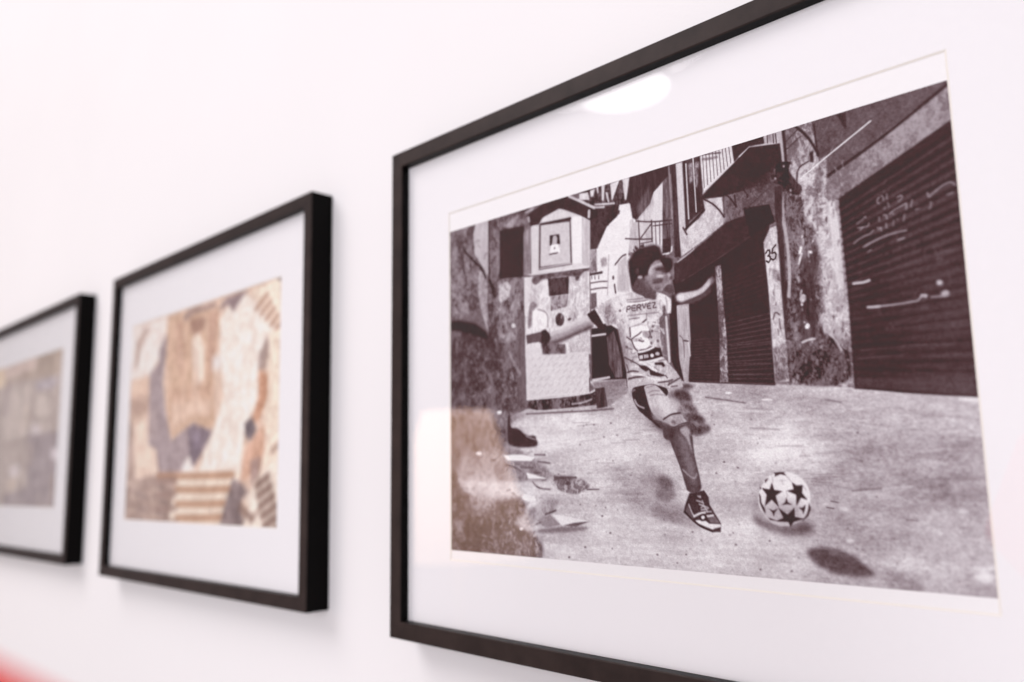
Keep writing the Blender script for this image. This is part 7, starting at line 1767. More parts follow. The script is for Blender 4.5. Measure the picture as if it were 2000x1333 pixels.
("L",90,0.75,1,0.305,[45.4,156.3,48.2,155.8]),
("L",70,0.62,1,0.411,[56.6,149.4,59.7,149.5]),
("L",90,0.85,1,0.266,[64.6,171.9,66.7,170.8]),
("L",185,0.42,1,0.218,[59.6,154.5,62.3,154]),
("L",90,1.05,1,0.267,[49.6,199.4,52.1,199.3]),
("L",70,0.88,1,0.441,[72.3,162.1,74.5,162.9]),
("L",90,1.22,1,0.296,[13.8,162.9,15.2,163.6]),
("L",90,0.92,1,0.204,[22.2,195.2,26.5,194.9]),
("L",165,1.1,1,0.273,[8.9,179.1,12.3,178.1]),
("L",70,1.12,1,0.459,[36.5,146.3,39.3,146.9]),
("L",70,0.8,1,0.236,[41.6,145.1,42.9,144.1]),
("L",70,0.55,1,0.261,[24,180.7,26.9,180.9]),
("L",90,0.58,1,0.354,[41.5,181.1,45,181.3]),
("L",185,0.78,1,0.414,[51.3,156.7,53.2,157.4]),
("L",185,0.88,1,0.341,[49.8,153.4,51.9,152.9]),
("L",90,1.02,1,0.496,[31.1,189,35.2,187.8]),
("L",185,0.95,1,0.457,[9.8,159.6,12.7,160.5]),
("L",165,1.06,1,0.221,[47.4,142.4,48.7,143.2]),
("L",70,0.64,1,0.389,[70.8,154.5,72.5,154.8]),
("L",70,0.35,1,0.388,[43.7,187.1,46,187.2]),
("L",90,0.44,1,0.397,[7.8,159.3,11.9,158.3]),
("L",90,1.08,1,0.285,[65.6,143.5,69.4,142.5]),
("L",70,0.83,1,0.41,[17.3,180.9,20.8,180.9]),
("L",185,1.18,1,0.435,[26.7,144.1,29,143.7]),
("L",70,0.41,1,0.221,[57.8,157.5,61.2,157.5]),
("L",90,0.98,1,0.372,[16.2,153.8,19.7,154.6]),
("L",165,0.99,1,0.275,[4.8,159.5,8.3,159.9]),
("L",165,0.79,1,0.45,[45.9,172.9,48.7,172.6]),
("L",185,0.51,1,0.254,[69.4,177.3,71.1,177.2]),
("L",165,0.46,1,0.388,[53.7,158.4,55,157.5]),
("L",90,0.96,1,0.202,[51,170.8,53.3,170.8]),
("L",165,0.55,1,0.422,[36.7,191.1,38,190]),
("L",185,1.07,1,0.382,[18.6,173.9,22.7,173.8]),
("L",185,0.73,1,0.391,[49.3,192.1,52,191.5]),
("L",165,0.4,1,0.363,[30.7,149.9,32.9,149.9]),
("L",90,0.73,1,0.454,[31.5,174.1,34.1,174]),
("L",165,1.06,1,0.441,[58.2,171.5,59.6,171.5]),
("L",70,1.04,1,0.443,[59.1,186.9,62.8,187]),
("L",90,1.25,1,0.305,[12,143.4,16,144]),
("L",70,0.68,1,0.495,[-0.2,154.6,3.3,153.5]),
("L",165,0.8,1,0.345,[31.6,160.5,34.3,160.9]),
("L",90,0.97,1,0.287,[40.4,184.8,41.9,183.8]),
("L",70,0.91,1,0.287,[47.3,150.5,51,149.9]),
("L",165,0.45,1,0.397,[45.2,182,47,182]),
("L",90,0.77,1,0.31,[8,184.7,12.6,184.2]),
("L",90,0.72,1,0.427,[14.6,155,17.7,155.4]),
("L",70,0.92,1,0.256,[45.1,158.1,47.6,157.5]),
("L",165,0.49,1,0.36,[42.1,163.4,46.3,163.2]),
("L",185,1.06,1,0.339,[15.5,198.6,19,197.9]),
("L",185,0.63,1,0.468,[74.1,143.9,77,143.3]),
("L",70,0.51,1,0.313,[67,195,68.5,194.9]),
("L",70,1.23,1,0.327,[35.8,146.9,38.7,147.2]),
("L",70,1.03,1,0.359,[16.7,144.4,18.5,143.6]),
("L",185,0.6,1,0.384,[59.3,185.4,61.3,184.7]),
("L",90,0.39,1,0.37,[23.5,184.1,26.5,184.2]),
("L",90,0.43,1,0.496,[51.4,168.5,54.7,169.2]),
("L",165,0.71,1,0.428,[69.5,148.3,71.3,148.2]),
("L",90,1.15,1,0.437,[48.9,164.6,51.4,163.8]),
("L",70,0.72,1,0.276,[4.2,145.1,6.9,144.1]),
("L",70,0.78,1,0.208,[28.1,181.6,30.8,180.5]),
("L",185,0.43,1,0.444,[71.9,158.3,74,158.8]),
("L",185,0.5,1,0.396,[62.9,170.5,64.5,171.3]),
("L",165,0.47,1,0.352,[45.6,186.1,49.4,185.2]),
("L",90,1.16,1,0.308,[45,182.7,47.8,182.8]),
("L",70,0.86,1,0.231,[18.9,164.1,21.4,163.4]),
("L",185,0.37,1,0.41,[39.3,166.1,42,165.1]),
("L",185,0.73,1,0.307,[9.1,170.2,12,170.4]),
("L",165,0.42,1,0.345,[23,156.9,25,157]),
("L",185,0.88,1,0.444,[73.6,180.5,77.4,179.9]),
("L",165,0.99,1,0.38,[75.3,150.4,79.1,151]),
("L",165,0.42,1,0.303,[44.9,196.2,47.9,196.8]),
("L",70,1.06,1,0.337,[49.5,197.9,52.9,197.7]),
("L",70,0.97,1,0.482,[52.9,165.8,54.8,166.2]),
("P",64,'h',8,0.7,1,[252.8,38.1,299.8,16.7,300.4,127,274,123.7,253.5,120.2,253.7,78.2]),
("P",84,'h',8,22,0.7,[266.5,45,299.7,31.9,300.4,127,278.3,121.8]),
("L",50,1.21,1.4,0.75,[253,41.9,299.9,22]),
("L",100,0.9,1.8,0.5,[253.1,43.5,299.9,24.2]),
("L",50,1.21,1.4,0.75,[253.1,45.2,299.9,26.5]),
("L",100,0.9,1.8,0.5,[253.1,46.8,299.9,28.7]),
("L",50,1.21,1.4,0.75,[253.1,48.5,299.9,31]),
("L",100,0.88,1.8,0.5,[253.1,50.1,299.9,33.2]),
("L",50,1.24,1.4,0.75,[253.1,51.7,299.9,35.5]),
("L",100,0.88,1.8,0.5,[253.1,53.4,299.9,37.7]),
("L",50,1.21,1.4,0.75,[253.1,55,299.9,39.9]),
("L",100,0.9,1.8,0.5,[253.1,56.6,299.9,42.2]),
("L",50,1.21,1.4,0.75,[253.1,58.3,299.9,44.4]),
("L",100,0.88,1.8,0.5,[253.1,59.9,299.9,46.6]),
("L",50,1.18,1.4,0.75,[253.2,61.5,299.9,48.8]),
("L",100,0.88,1.8,0.5,[253.2,63.1,299.8,51]),
("L",50,1.21,1.4,0.75,[253.2,64.7,299.8,53.2]),
("L",100,0.88,1.8,0.5,[253.2,66.4,299.8,55.4]),
("L",50,1.21,1.4,0.75,[253.2,68,299.8,57.6]),
("L",100,0.88,1.8,0.5,[253.2,69.6,299.8,59.8]),
("L",50,1.21,1.4,0.75,[253.2,71.2,299.8,62]),
("L",100,0.88,1.8,0.5,[253.2,72.8,299.8,64.2]),
("L",50,1.21,1.4,0.75,[253.2,74.4,299.8,66.3]),
("L",100,0.88,1.8,0.5,[253.2,76,299.8,68.5]),
("L",50,0.66,1.4,0.75,[253.2,77.6,299.8,70.7]),
("L",88,0.86,1.8,0.5,[253.3,79.2,299.8,72.8]),
("L",50,0.64,1.4,0.75,[253.3,80.8,299.8,75]),
("L",88,0.86,1.8,0.5,[253.3,82.4,299.8,77.2]),
("L",50,0.64,1.4,0.75,[253.3,84,299.8,79.3]),
("L",88,0.43,1.8,0.5,[253.3,85.6,299.8,81.5]),
("L",50,0.64,1.4,0.75,[253.3,87.2,299.8,83.6]),
("L",88,0.43,1.8,0.5,[253.3,88.8,299.8,85.7]),
("L",50,0.66,1.4,0.75,[253.3,90.3,299.8,87.9]),
("L",88,0.44,1.8,0.5,[253.3,91.9,299.8,90]),
("L",50,0.66,1.4,0.75,[253.3,93.5,299.8,92.1]),
("L",88,0.44,1.8,0.5,[253.3,95.1,299.8,94.2]),
("L",50,0.64,1.4,0.75,[253.3,96.7,299.8,96.4]),
("L",88,0.43,1.8,0.5,[253.4,98.2,299.8,98.5]),
("L",50,0.64,1.4,0.75,[253.4,99.8,299.8,100.6]),
("L",88,0.42,1.8,0.5,[253.4,101.4,299.8,102.7]),
("L",50,0.64,1.4,0.75,[253.4,102.9,299.8,104.8]),
("L",88,0.43,1.8,0.5,[253.4,104.5,299.8,106.9]),
("L",50,0.63,1.4,0.75,[253.4,106.1,299.8,109]),
("L",88,0.43,1.8,0.5,[253.4,107.6,299.8,111.1]),
("L",50,0.63,1.4,0.75,[253.4,109.2,299.8,113.1]),
("L",88,0.44,1.8,0.5,[253.4,110.7,299.8,115.2]),
("L",50,0.64,1.4,0.75,[253.4,112.3,299.8,117.3]),
("L",88,0.44,1.8,0.5,[253.4,113.8,299.8,119.4]),
("L",50,0.64,1.4,0.75,[253.4,115.4,299.8,121.4]),
("L",88,0.43,1.8,0.5,[253.5,116.9,299.8,123.5]),
("L",56,0.63,0.7,1,[253.6,120.3,263.4,121.5,274.1,123.5,299.6,126.9]),
("P",92,'v',8,2,0.6,[254.8,115.7,298.4,119.7,299.7,126.4,254.4,119.8]),
("L",95,0.77,1.5,0.359,[262.6,105.8,262.4,107.7]),
("L",95,0.96,1.5,0.509,[288.8,61,288.7,63.6]),
("L",95,0.93,1.5,0.53,[266,89.2,266.2,90.7]),
("L",52,0.51,1.5,0.459,[278.7,65.4,278.9,68.2]),
("L",95,0.72,1.5,0.526,[264.7,63.4,264.5,66.4]),
("L",95,0.94,1.5,0.494,[268.4,85,268.2,86.5]),
("L",95,0.54,1.5,0.283,[265.8,88.2,265.6,91]),
("L",105,0.81,1.5,0.391,[277.2,113.8,277.4,114.9]),
("L",105,0.92,1.5,0.428,[283.6,85,283.7,87.8]),
("L",52,0.77,1.5,0.351,[288.6,80.6,288.4,82.4]),
("L",105,0.9,1.5,0.455,[268.8,96.3,268.4,97.3]),
("L",95,0.77,1.5,0.426,[268.4,75.9,268.4,77.5]),
("L",52,0.4,1.5,0.553,[284.1,56,283.7,57.2]),
("L",52,0.42,1.5,0.36,[264.1,104.4,263.9,107.3]),
("L",95,0.57,1.5,0.566,[265.2,107.6,265,110.5]),
("L",52,0.48,1.5,0.51,[293.8,112.3,293.4,114.8]),
("L",95,0.59,1.5,0.297,[294.4,45.9,294.1,47.8]),
("L",95,0.65,1.5,0.256,[292.8,104.7,293,106.1]),
("L",52,0.53,1.5,0.386,[273.8,72.2,273.6,73.4]),
("L",105,0.93,1.5,0.419,[259.5,68.4,259.3,70.8]),
("L",52,0.55,1.5,0.508,[274.5,84,274.3,86.6]),
("L",105,0.54,1.5,0.406,[287.5,94.6,287.5,97]),
("L",95,0.78,1.5,0.597,[280.7,84.1,280.7,85.6]),
("L",52,0.53,1.5,0.343,[295.1,104.5,294.7,107]),
("L",52,0.92,1.5,0.286,[266.3,98.9,266.1,101.3]),
("L",52,0.61,1.5,0.425,[260.2,98.4,260.3,100.6]),
("L",95,0.85,1.5,0.55,[293.8,78.7,293.6,79.8]),
("L",52,0.63,1.5,0.475,[269.1,56.6,268.6,59.3]),
("L",105,0.65,1.5,0.447,[271.6,69.6,271.5,72.4]),
("L",105,0.57,1.5,0.434,[262.8,54.5,262.4,55.7]),
("L",95,0.41,1.5,0.471,[273.9,104.4,273.9,107.2]),
("L",105,0.65,1.5,0.43,[268.7,68,268.5,69.9]),
("L",95,0.54,1.5,0.38,[264.3,82.2,264.6,83.5]),
("L",52,0.64,1.5,0.476,[295.3,105.2,295.1,106.2]),
("L",105,0.92,1.5,0.35,[281.6,64.1,281.8,66.1]),
("L",95,0.48,1.5,0.342,[275.6,80.8,275.5,83]),
("L",105,0.69,1.5,0.561,[285.5,67.8,284.9,70.5]),
("L",105,0.88,1.5,0.385,[270.4,95,270.6,97.7]),
("L",52,0.79,1.5,0.503,[266.3,75.7,266.3,77.6]),
("L",95,0.65,1.5,0.49,[264.8,72.2,264.5,74]),
("L",52,0.54,1.5,0.443,[270.2,104.2,270.4,106.4]),
("L",95,0.66,1.5,0.448,[281.8,92.6,281.4,95.3]),
("L",52,0.41,1.5,0.43,[268.7,106.9,268.2,109.6]),
("L",95,0.61,1.5,0.388,[294.9,98.6,294.8,101.2]),
("L",52,0.39,1.5,0.396,[290.8,117.6,290.8,120.3]),
("L",52,0.66,1.5,0.489,[264.4,72.7,264.5,75]),
("L",52,0.93,1.5,0.261,[286.3,97,286.5,98.2]),
("L",95,0.8,1.5,0.598,[290.8,66.2,291,67.5]),
("L",52,0.57,1.5,0.303,[288.1,70,287.8,72]),
("L",105,0.7,1.5,0.462,[293.8,81,293.8,83.7]),
("L",95,1.01,1.5,0.465,[260.7,66.3,260.7,67.7]),
("L",52,0.75,1.5,0.359,[274.1,80.6,273.5,83.1]),
("L",105,0.88,1.5,0.484,[275.5,58.6,275.4,61.4]),
("L",105,0.91,1.5,0.578,[293.4,97.7,293.6,99]),
("L",95,0.85,1.5,0.457,[291,71.2,291.1,73.3]),
("L",52,0.94,1.5,0.501,[283,83.2,283,85.2]),
("L",52,0.94,1.5,0.53,[270.5,78,270.2,79.1]),
("L",105,0.55,1.5,0.417,[288.7,100.5,288.2,102.7]),
("L",52,0.68,1.5,0.47,[264.4,63,264.3,64.3]),
("L",105,0.93,1.5,0.394,[280.7,66.4,280.8,68]),
("L",52,0.71,1.5,0.563,[280.2,66.4,280,68.2]),
("L",52,0.85,1.5,0.33,[261.5,96.4,261.6,97.8]),
("L",95,0.58,1.5,0.521,[261.6,106.2,261.3,107.8]),
("L",95,0.97,1.5,0.266,[282.6,89.4,282.6,91.5]),
("L",105,1.04,1.5,0.26,[259.6,71.9,259.5,74.9]),
("L",105,0.44,1.5,0.525,[292.1,66.6,291.5,69.2]),
("L",95,0.55,1.5,0.522,[260.2,98,260.4,99.9]),
("L",52,0.81,1.5,0.446,[272.7,56.9,272.6,59]),
("L",52,0.64,1.5,0.264,[287.1,106.9,287.2,109.5]),
("L",52,0.91,1.5,0.503,[265.3,81,265.1,83.1]),
("L",158,0.63,0.7,0.85,[269.8,41.6,268.8,42.5,268.9,43.6,269.5,44.2]),
("L",158,0.55,0.7,0.85,[270.7,41.1,271.5,41.9,271.3,43.3]),
("L",158,0.55,0.7,0.85,[272.9,40.8,272.8,42.9]),
("L",158,0.59,0.7,0.85,[277,43.4,278,42.8,279,43,278.6,44.4,277.2,45.2]),
("L",158,0.5,0.7,0.85,[273,44.6,273.4,46.6]),
("L",158,0.45,0.7,0.85,[271.4,47.2,271.9,46.2]),
("L",158,0.63,0.7,0.85,[273.4,49.6,275,48.4,279.5,46.9,280.4,46.4,280,49]),
("L",158,0.57,0.7,0.85,[282.6,45.7,281.9,48.4]),
("L",158,0.68,0.7,0.85,[288.5,44.1,288.9,46.2,289.8,45.4,293.2,43.2,295.8,42,297.7,41.9,298.9,43.5]),
("L",158,0.6,0.7,0.85,[289.5,48.3,289.4,50,288.8,50.9]),
("L",158,0.58,0.7,0.85,[295.7,46.8,297.9,46.4]),
("L",158,0.52,0.7,0.85,[259.8,50.8,262.4,49.5,263.6,48.3,263.7,49]),
("L",158,0.56,0.7,0.85,[260,52.7,262.8,52.9,264.8,52.6,264.7,51.5]),
("L",158,0.52,0.7,0.85,[261,53.8,262.1,52.8]),
("L",158,0.52,0.7,0.85,[269.2,49.9,268.9,51.7]),
("L",158,0.56,0.7,0.85,[270.8,49.6,272,49.5,272.2,51.4]),
("L",158,0.53,0.7,0.85,[274.6,49.4,274.9,50.2]),
("L",158,0.52,0.7,0.85,[279.2,51,278.6,53.7]),
("L",158,0.5,0.7,0.85,[274.7,52.6,274.4,54.8]),
("L",158,0.5,0.7,0.85,[271.7,53.2,271.7,55.2]),
("L",158,0.5,0.7,0.85,[268,54.1,268.6,55.5,269.5,54,269.5,56]),
("L",158,0.6,0.7,0.85,[257.9,59.1,260,57.5,262.9,56.6,265,56.3,266.4,55]),
("L",158,0.84,0.7,0.85,[261.8,61.4,265.1,60,270.1,58.5,274.6,57.9,279.2,57.8]),
("L",158,0.74,0.7,0.85,[275.8,61.2,278.2,60.8]),
("L",158,0.53,0.7,0.85,[263.4,63.9,264.8,63.1]),
("L",158,0.49,0.7,0.85,[283.5,50.1,284.9,50]),
("L",158,0.5,0.7,0.85,[276.2,52.6,276.4,52.3]),
("L",50,0.63,1.2,0.5,[269.4,66.3,269.9,62.8,271.8,62.1,272.7,63.8,272.2,68]),
("L",50,0.6,1.2,0.5,[277.6,61.9,276.7,70.3]),
("L",50,0.6,1.2,0.5,[284.7,63.4,284.7,70.4]),
("L",110,0.6,1.2,0.5,[289.1,67.1,289.6,68.6]),
("L",110,0.58,1.2,0.5,[289.6,72.4,290.7,70.9,292.1,72.5]),
("L",208,1.07,1,1,[256.4,76.2,258.7,76.2,260.7,76.4,263,75.9]),
("L",190,1.07,0.9,1,[261.5,87.1,264,87.3,266.2,87.4]),
("L",170,0.71,0.7,1,[266.2,87.4,274.3,87.6,279.3,87.3,281.5,87.4,282.7,85.6,284.6,85.7,284.4,86.3]),
("L",190,1.17,0.8,0.8,[282.9,85.3,284.6,85.6]),
("P",214,'i',0,1.4,1,[291.1,81.5,291,81.8,290.8,82,290.6,82.2,290.2,82.3,289.9,82.3,289.5,82.2,289.2,82,289,81.7,288.9,81.4,288.9,81.1,288.9,80.8,289.1,80.5,289.4,80.3,289.7,80.2,290.1,80.3,290.4,80.4,290.7,80.6,290.9,80.8,291.1,81.1]),
("P",196,'i',0,1.4,1,[293.1,85.6,293.1,86,293,86.4,292.7,86.7,292.4,87,291.9,87.1,291.5,87.2,291,87.1,290.7,86.9,290.4,86.6,290.2,86.3,290.2,85.9,290.3,85.5,290.6,85.2,291,84.9,291.4,84.7,291.8,84.7,292.3,84.8,292.7,85,292.9,85.3]),
("L",165,0.8,0.9,0.8,[286.6,86.6,289.8,86.8,292.5,86.6]),
("L",118,0.31,0.6,0.6,[256.8,104.7,275,105.1]),
("L",118,0.32,0.6,0.6,[256.5,108.2,274,108.3]),
("L",118,0.3,0.6,0.6,[274.3,104.6,299.6,106.7]),
("L",118,0.29,0.6,0.6,[280.9,109.7,299.2,110.8]),
("P",130,'g',14,5,0.6,[167.7,169.6,163.3,173.2,153.9,169.8,148.4,171.7,148.1,176.2,167.6,180.1,178,181.8,174.3,178.1]),
("P",96,'i',8,5,0.85,[162.1,161,161.4,161.9,160.3,162.5,159,162.9,157.5,162.9,156,162.6,154.6,162,153.5,161.2,152.7,160.2,152.5,159.1,152.7,158.1,153.4,157.2,154.5,156.6,155.9,156.3,157.4,156.2,158.9,156.5,160.3,157.1,161.4,158,162.1,159,162.3,160]),
("P",120,'g',10,5,0.8,[163.6,164.9,163.2,165.9,162.3,166.9,161,167.7,159.3,168.2,157.5,168.4,155.7,168.2,154,167.7,152.7,167,151.9,166,151.7,164.9,152,163.9,152.9,162.9,154.3,162.1,156,161.6,157.9,161.4,159.7,161.6,161.3,162.1,162.6,162.9,163.3,163.8]),
("P",150,'g',10,6,0.6,[156.6,160.5,156.1,161.4,154.9,162.1,153.3,162.5,151.4,162.7,149.3,162.5,147.3,162.1,145.6,161.4,144.3,160.5,143.5,159.5,143.5,158.6,144,157.7,145.2,157,146.9,156.6,148.8,156.4,150.9,156.6,152.9,157,154.6,157.7,155.8,158.6,156.5,159.6]),
("P",140,'w',22,4.5,0.95,[160.8,114.5,172.8,114.1,174.7,120.9,178.9,127.8,183,134.6,175.2,138.2,171.6,134.1,167.3,127.2,162.9,120.8]),
("P",78,'w',16,3.4,0.85,[174.9,119.9,174.3,120.6,173.3,121,172,121.1,170.5,120.9,169,120.5,167.5,119.8,166.4,118.9,165.6,118,165.2,117,165.4,116.1,166,115.5,167,115.1,168.4,114.9,169.9,115.1,171.4,115.6,172.8,116.3,173.9,117.2,174.7,118.1,175,119.1]),
("P",80,'w',16,3.4,0.85,[176.7,113.7,176.5,114.1,175.9,114.5,175,114.8,173.9,114.9,172.7,114.9,171.5,114.7,170.4,114.4,169.6,114,169.1,113.5,168.9,113.1,169.1,112.6,169.7,112.2,170.6,112,171.7,111.9,172.9,111.9,174.1,112.1,175.2,112.4,176,112.8,176.5,113.2]),
("P",84,'w',16,3.4,0.85,[177.4,126.1,176.8,126.3,176,126.4,174.9,126.1,173.7,125.6,172.5,124.9,171.4,124,170.6,123.1,170.1,122.3,169.9,121.5,170.1,121,170.6,120.7,171.5,120.7,172.6,120.9,173.8,121.5,175,122.2,176.1,123,176.9,123.9,177.4,124.8,177.6,125.5]),
("P",74,'w',16,3.4,0.85,[181.4,130.9,180.8,131.4,179.9,131.7,178.6,131.8,177.1,131.6,175.5,131.1,174,130.4,172.8,129.6,171.9,128.7,171.5,127.9,171.5,127.1,172.1,126.6,173.1,126.3,174.4,126.3,176,126.5,177.5,127,179,127.6,180.2,128.5,181.1,129.3,181.5,130.2]),
("P",70,'w',16,3.4,0.85,[184.4,133.9,184.2,134.6,183.5,135.4,182.3,136,180.7,136.6,178.9,136.9,177,137.1,175.2,137,173.8,136.7,172.8,136.2,172.4,135.6,172.6,134.8,173.3,134.1,174.6,133.4,176.2,132.9,178.1,132.5,179.9,132.4,181.6,132.5,183,132.8,184,133.3]),
("P",80,'w',16,3.4,0.85,[176.3,133,176.1,134.2,175.6,135.3,174.8,136.1,173.9,136.7,173,136.8,172,136.6,171.2,136,170.6,135.1,170.2,133.9,170.1,132.7,170.3,131.5,170.8,130.4,171.6,129.5,172.5,129,173.4,128.9,174.4,129.1,175.2,129.7,175.8,130.6,176.2,131.8]),
("P",200,'i',6,3.5,0.85,[167.5,120.5,168,121.5,168.3,122.5,168.3,123.4,168,124.1,167.4,124.6,166.6,124.8,165.7,124.7,164.7,124.3,163.8,123.6,163,122.8,162.4,121.8,162.1,120.8,162.1,119.8,162.4,119.1,163,118.6,163.8,118.4,164.8,118.5,165.7,118.9,166.7,119.6]),
("P",176,'i',6,3.5,0.5,[175.4,122.9,175.1,123,174.6,123,173.8,122.8,172.9,122.5,171.9,122.1,171,121.6,170.2,121.1,169.6,120.6,169.3,120.2,169.3,119.9,169.5,119.8,170.1,119.8,170.9,120,171.8,120.4,172.7,120.8,173.7,121.3,174.4,121.8,175,122.2,175.3,122.6]),
("P",180,'i',6,3,0.45,[181.9,132.7,181.6,132.8,181.1,132.9,180.4,132.8,179.5,132.7,178.5,132.5,177.5,132.2,176.6,131.9,175.9,131.6,175.5,131.4,175.4,131.1,175.6,131,176.1,131,176.8,131,177.8,131.1,178.8,131.4,179.8,131.6,180.7,131.9,181.3,132.2,181.8,132.5]),
("L",150,0.52,1.6,0.4,[176.5,127.2,178.6,127.1]),
("L",150,0.53,1.6,0.4,[176.3,117.6,180,118.2]),
("L",170,0.54,1.6,0.4,[172.8,122.4,176.8,123.5]),
("L",170,0.53,1.6,0.4,[175.6,130.6,177.9,131.4]),
("L",64,0.54,1.6,0.4,[175.7,116.6,179,116.7]),
("L",150,0.54,1.6,0.4,[173,118.5,176.6,118.7]),
("L",150,0.52,1.6,0.4,[177.7,126.7,179.6,127.5]),
("L",170,0.53,1.6,0.4,[170.2,125.6,174.2,125.8]),
("L",64,0.54,1.6,0.4,[168.4,134.9,173,135.9]),
("L",64,0.53,1.6,0.4,[174.4,134.4,176.8,134.8]),
("L",170,0.54,1.6,0.4,[171.1,121.1,174.5,121.2]),
("L",150,0.53,1.6,0.4,[177.1,122,179.5,123.1]),
("L",170,0.53,1.6,0.4,[170.7,130.5,174.4,130.6]),
("L",64,0.54,1.6,0.4,[172.6,131.1,175,131.7]),
("P",62,'i',6,1,1,[138.8,113.8,141.9,110.5,147.6,110.8,156,110.5,161.3,113.2,162,117.1,152.7,121.1,153.3,126.9,159.4,131.8,156.6,133.5,152.2,130.2,146.8,126.1,142.3,122.3]),
("L",165,1.15,1,0.6,[141.5,112.8,138.8,113.8,138.9,116.6]),
("L",200,0.87,0.7,0.9,[141.3,117.9,142.8,120.8,146.8,122.4]),
("L",160,0.88,1,0.6,[136.9,112.5,138.7,115.8]),
("P",206,'w',12,1.2,1,[146.9,111.1,153.2,110.7,156.8,112.9,160.2,117,163.2,119.9,167.9,125.8,161,126.9,158.9,128.7,155.1,127.9,151.5,125.2,149.5,120.1,148.3,114.9]),
("P",170,'i',6,3,0.8,[150.8,122.1,155.3,123.9,159.1,128.7,157.6,130.9,152.3,128.3]),
("P",228,'i',4,4,0.7,[155.2,116.6,160.1,118.9,164.3,123.7,160.6,125.8,156.3,121.7]),
("L",130,0.57,0.8,0.7,[149.3,115,153,113.9,156.7,114.4]),
("L",130,0.56,0.8,0.7,[151.1,116.3,154.8,115.8,160.2,117]),
("L",130,0.57,0.8,0.7,[148.9,112.2,153.2,111.6]),
("P",100,'i',10,1.5,1,[152.3,128.3,159.5,130.2,163.8,132.7,163.5,137.2,161.6,139.4,158.1,138.1,157.5,133.2]),
("P",180,'w',16,0.8,1,[158.9,129.1,163.2,126.7,168.1,126.2,171.8,130.5,166.5,132.1,164.7,133,161.7,131.1]),
("L",70,0.82,0.7,1,[158.2,128.7,162.8,126.3,168.1,126]),
("L",80,0.67,0.6,1,[165.1,132.6,168.3,131.3,172,130.9]),
("P",120,'i',10,1.5,1,[162.7,128.9,165.3,129.8,165.6,131.7,163,130.8]),
("P",88,'i',8,1.2,1,[157.6,134.8,159,132.1,165.4,132.5,171.8,131.1,173.9,134.2,174.3,140.8,175,147.4,177.2,155.9,178.3,164,170.7,164.4,169.2,161.1,167.3,153.9,164.6,147.2,162.5,141.8,161.1,138.3,157.9,138.2]),
("P",128,'v',8,6,0.8,[165.2,135.1,169.9,136.7,172.3,147.4,174.8,157.9,176.8,162.4,173.1,160.5,169.8,151.3,166.4,143.2]),
("P",150,'i',5,5,0.6,[168.2,137.9,171.3,139.4,173.8,148.7,175.4,157.2,173.3,156.6,170.8,147.3]),
("P",182,'i',5,1.6,0.9,[166.9,133.9,170.9,132.1,173,134.2,173.7,138.2,174.5,146.8,173.3,144.8,171.3,138.7,168.4,135.9]),
("P",62,'i',4,1.4,0.9,[172.6,136.1,174.3,138.2,174.3,146.1,173.3,141.5]),
("P",70,'i',6,3,0.8,[161.3,133.6,165.4,133.1,164.3,137.8,159.5,138.3]),
("L",178,0.81,1.2,0.7,[168.1,153.2,171.8,156.6,174.8,157.7,175.7,155.3]),
("L",70,0.81,1.6,0.6,[169.9,162.4,173.8,160.8,178,161.5]),
("P",66,'i',6,4,0.6,[147.6,128.1,157.4,131.4,158.8,134.9,154,133.3]),
("P",70,'i',5,0.7,1,[171.1,164.4,175.1,163.9,179.2,163,181.5,166,181.8,169.4,185.3,174.9,187.4,178.2,187,181.9,182.9,182.1,176.2,180,171.4,176.1,167.4,173.6,168.7,169.6]),
("P",104,'i',4,1,1,[170.2,169.6,171.6,173,173.4,175.6,172.4,176.5,168.5,173.1]),
("L",205,0.62,0.5,1,[170.5,169.6,172,173.5,173.2,175.2]),
("P",240,'i',3,0.6,1,[173.6,177.1,178.4,176.5,181.2,178.3,187.1,178.3,187.2,179.6,184,180.4,182.8,181,178.2,179.5,175.3,178.5]),
("P",120,'i',6,0.6,1,[180.4,175.4,184.4,174.9,186.8,178.1,181.7,178.1]),
("L",228,1.02,0.5,1,[173.2,175.2,176.6,173.6,179.1,173.3]),
("L",228,1.04,0.5,1,[179.9,175,183.4,174.5]),
("P",60,'i',0,1,1,[180.2,175.6,180.1,176.1,179.7,176.6,179.2,177,178.6,177.2,177.9,177.3,177.2,177.3,176.6,177.1,176.2,176.7,175.9,176.2,175.8,175.7,176,175.2,176.3,174.7,176.8,174.4,177.4,174.1,178.1,174,178.8,174.1,179.4,174.3,179.9,174.7,180.2,175.1]),
("P",244,'i',0,0.5,1,[178.9,175.5,178.9,175.8,178.7,176,178.5,176.2,178.2,176.4,177.9,176.4,177.6,176.4,177.3,176.3,177.1,176.1,177,175.8,176.9,175.6,177,175.3,177.2,175.1,177.4,174.9,177.7,174.8,178,174.7,178.3,174.7,178.6,174.9,178.8,175,178.9,175.3]),
("L",205,0.67,0.5,0.9,[174.9,167.8,177.9,168.6]),
("L",205,0.67,0.5,0.9,[176.3,169.5,181.2,171.1]),
("L",205,0.67,0.5,0.9,[177.9,167.8,178.8,169.5,177.2,171.2]),
("L",205,0.66,0.5,0.9,[178.8,170.3,180.6,172.9]),
("L",205,0.66,0.5,0.9,[177.2,172.1,180.7,171.6]),
("L",205,0.66,0.5,0.9,[179.1,172.9,182.5,172.8]),
("L",205,0.66,0.5,0.9,[175.8,165.7,177.2,166.5,177,165.6]),
("L",50,0.65,0.5,1,[168,173.1,172.3,177.3,177.2,180.2,182.9,181.9]),
("P",206,'i',5,1.2,1,[81.7,76.8,94.8,74.5,105.3,71.3,113.4,69.3,119.5,73.2,115.9,76.7,105.1,78.1,92.7,81.7,83.8,82.4]),
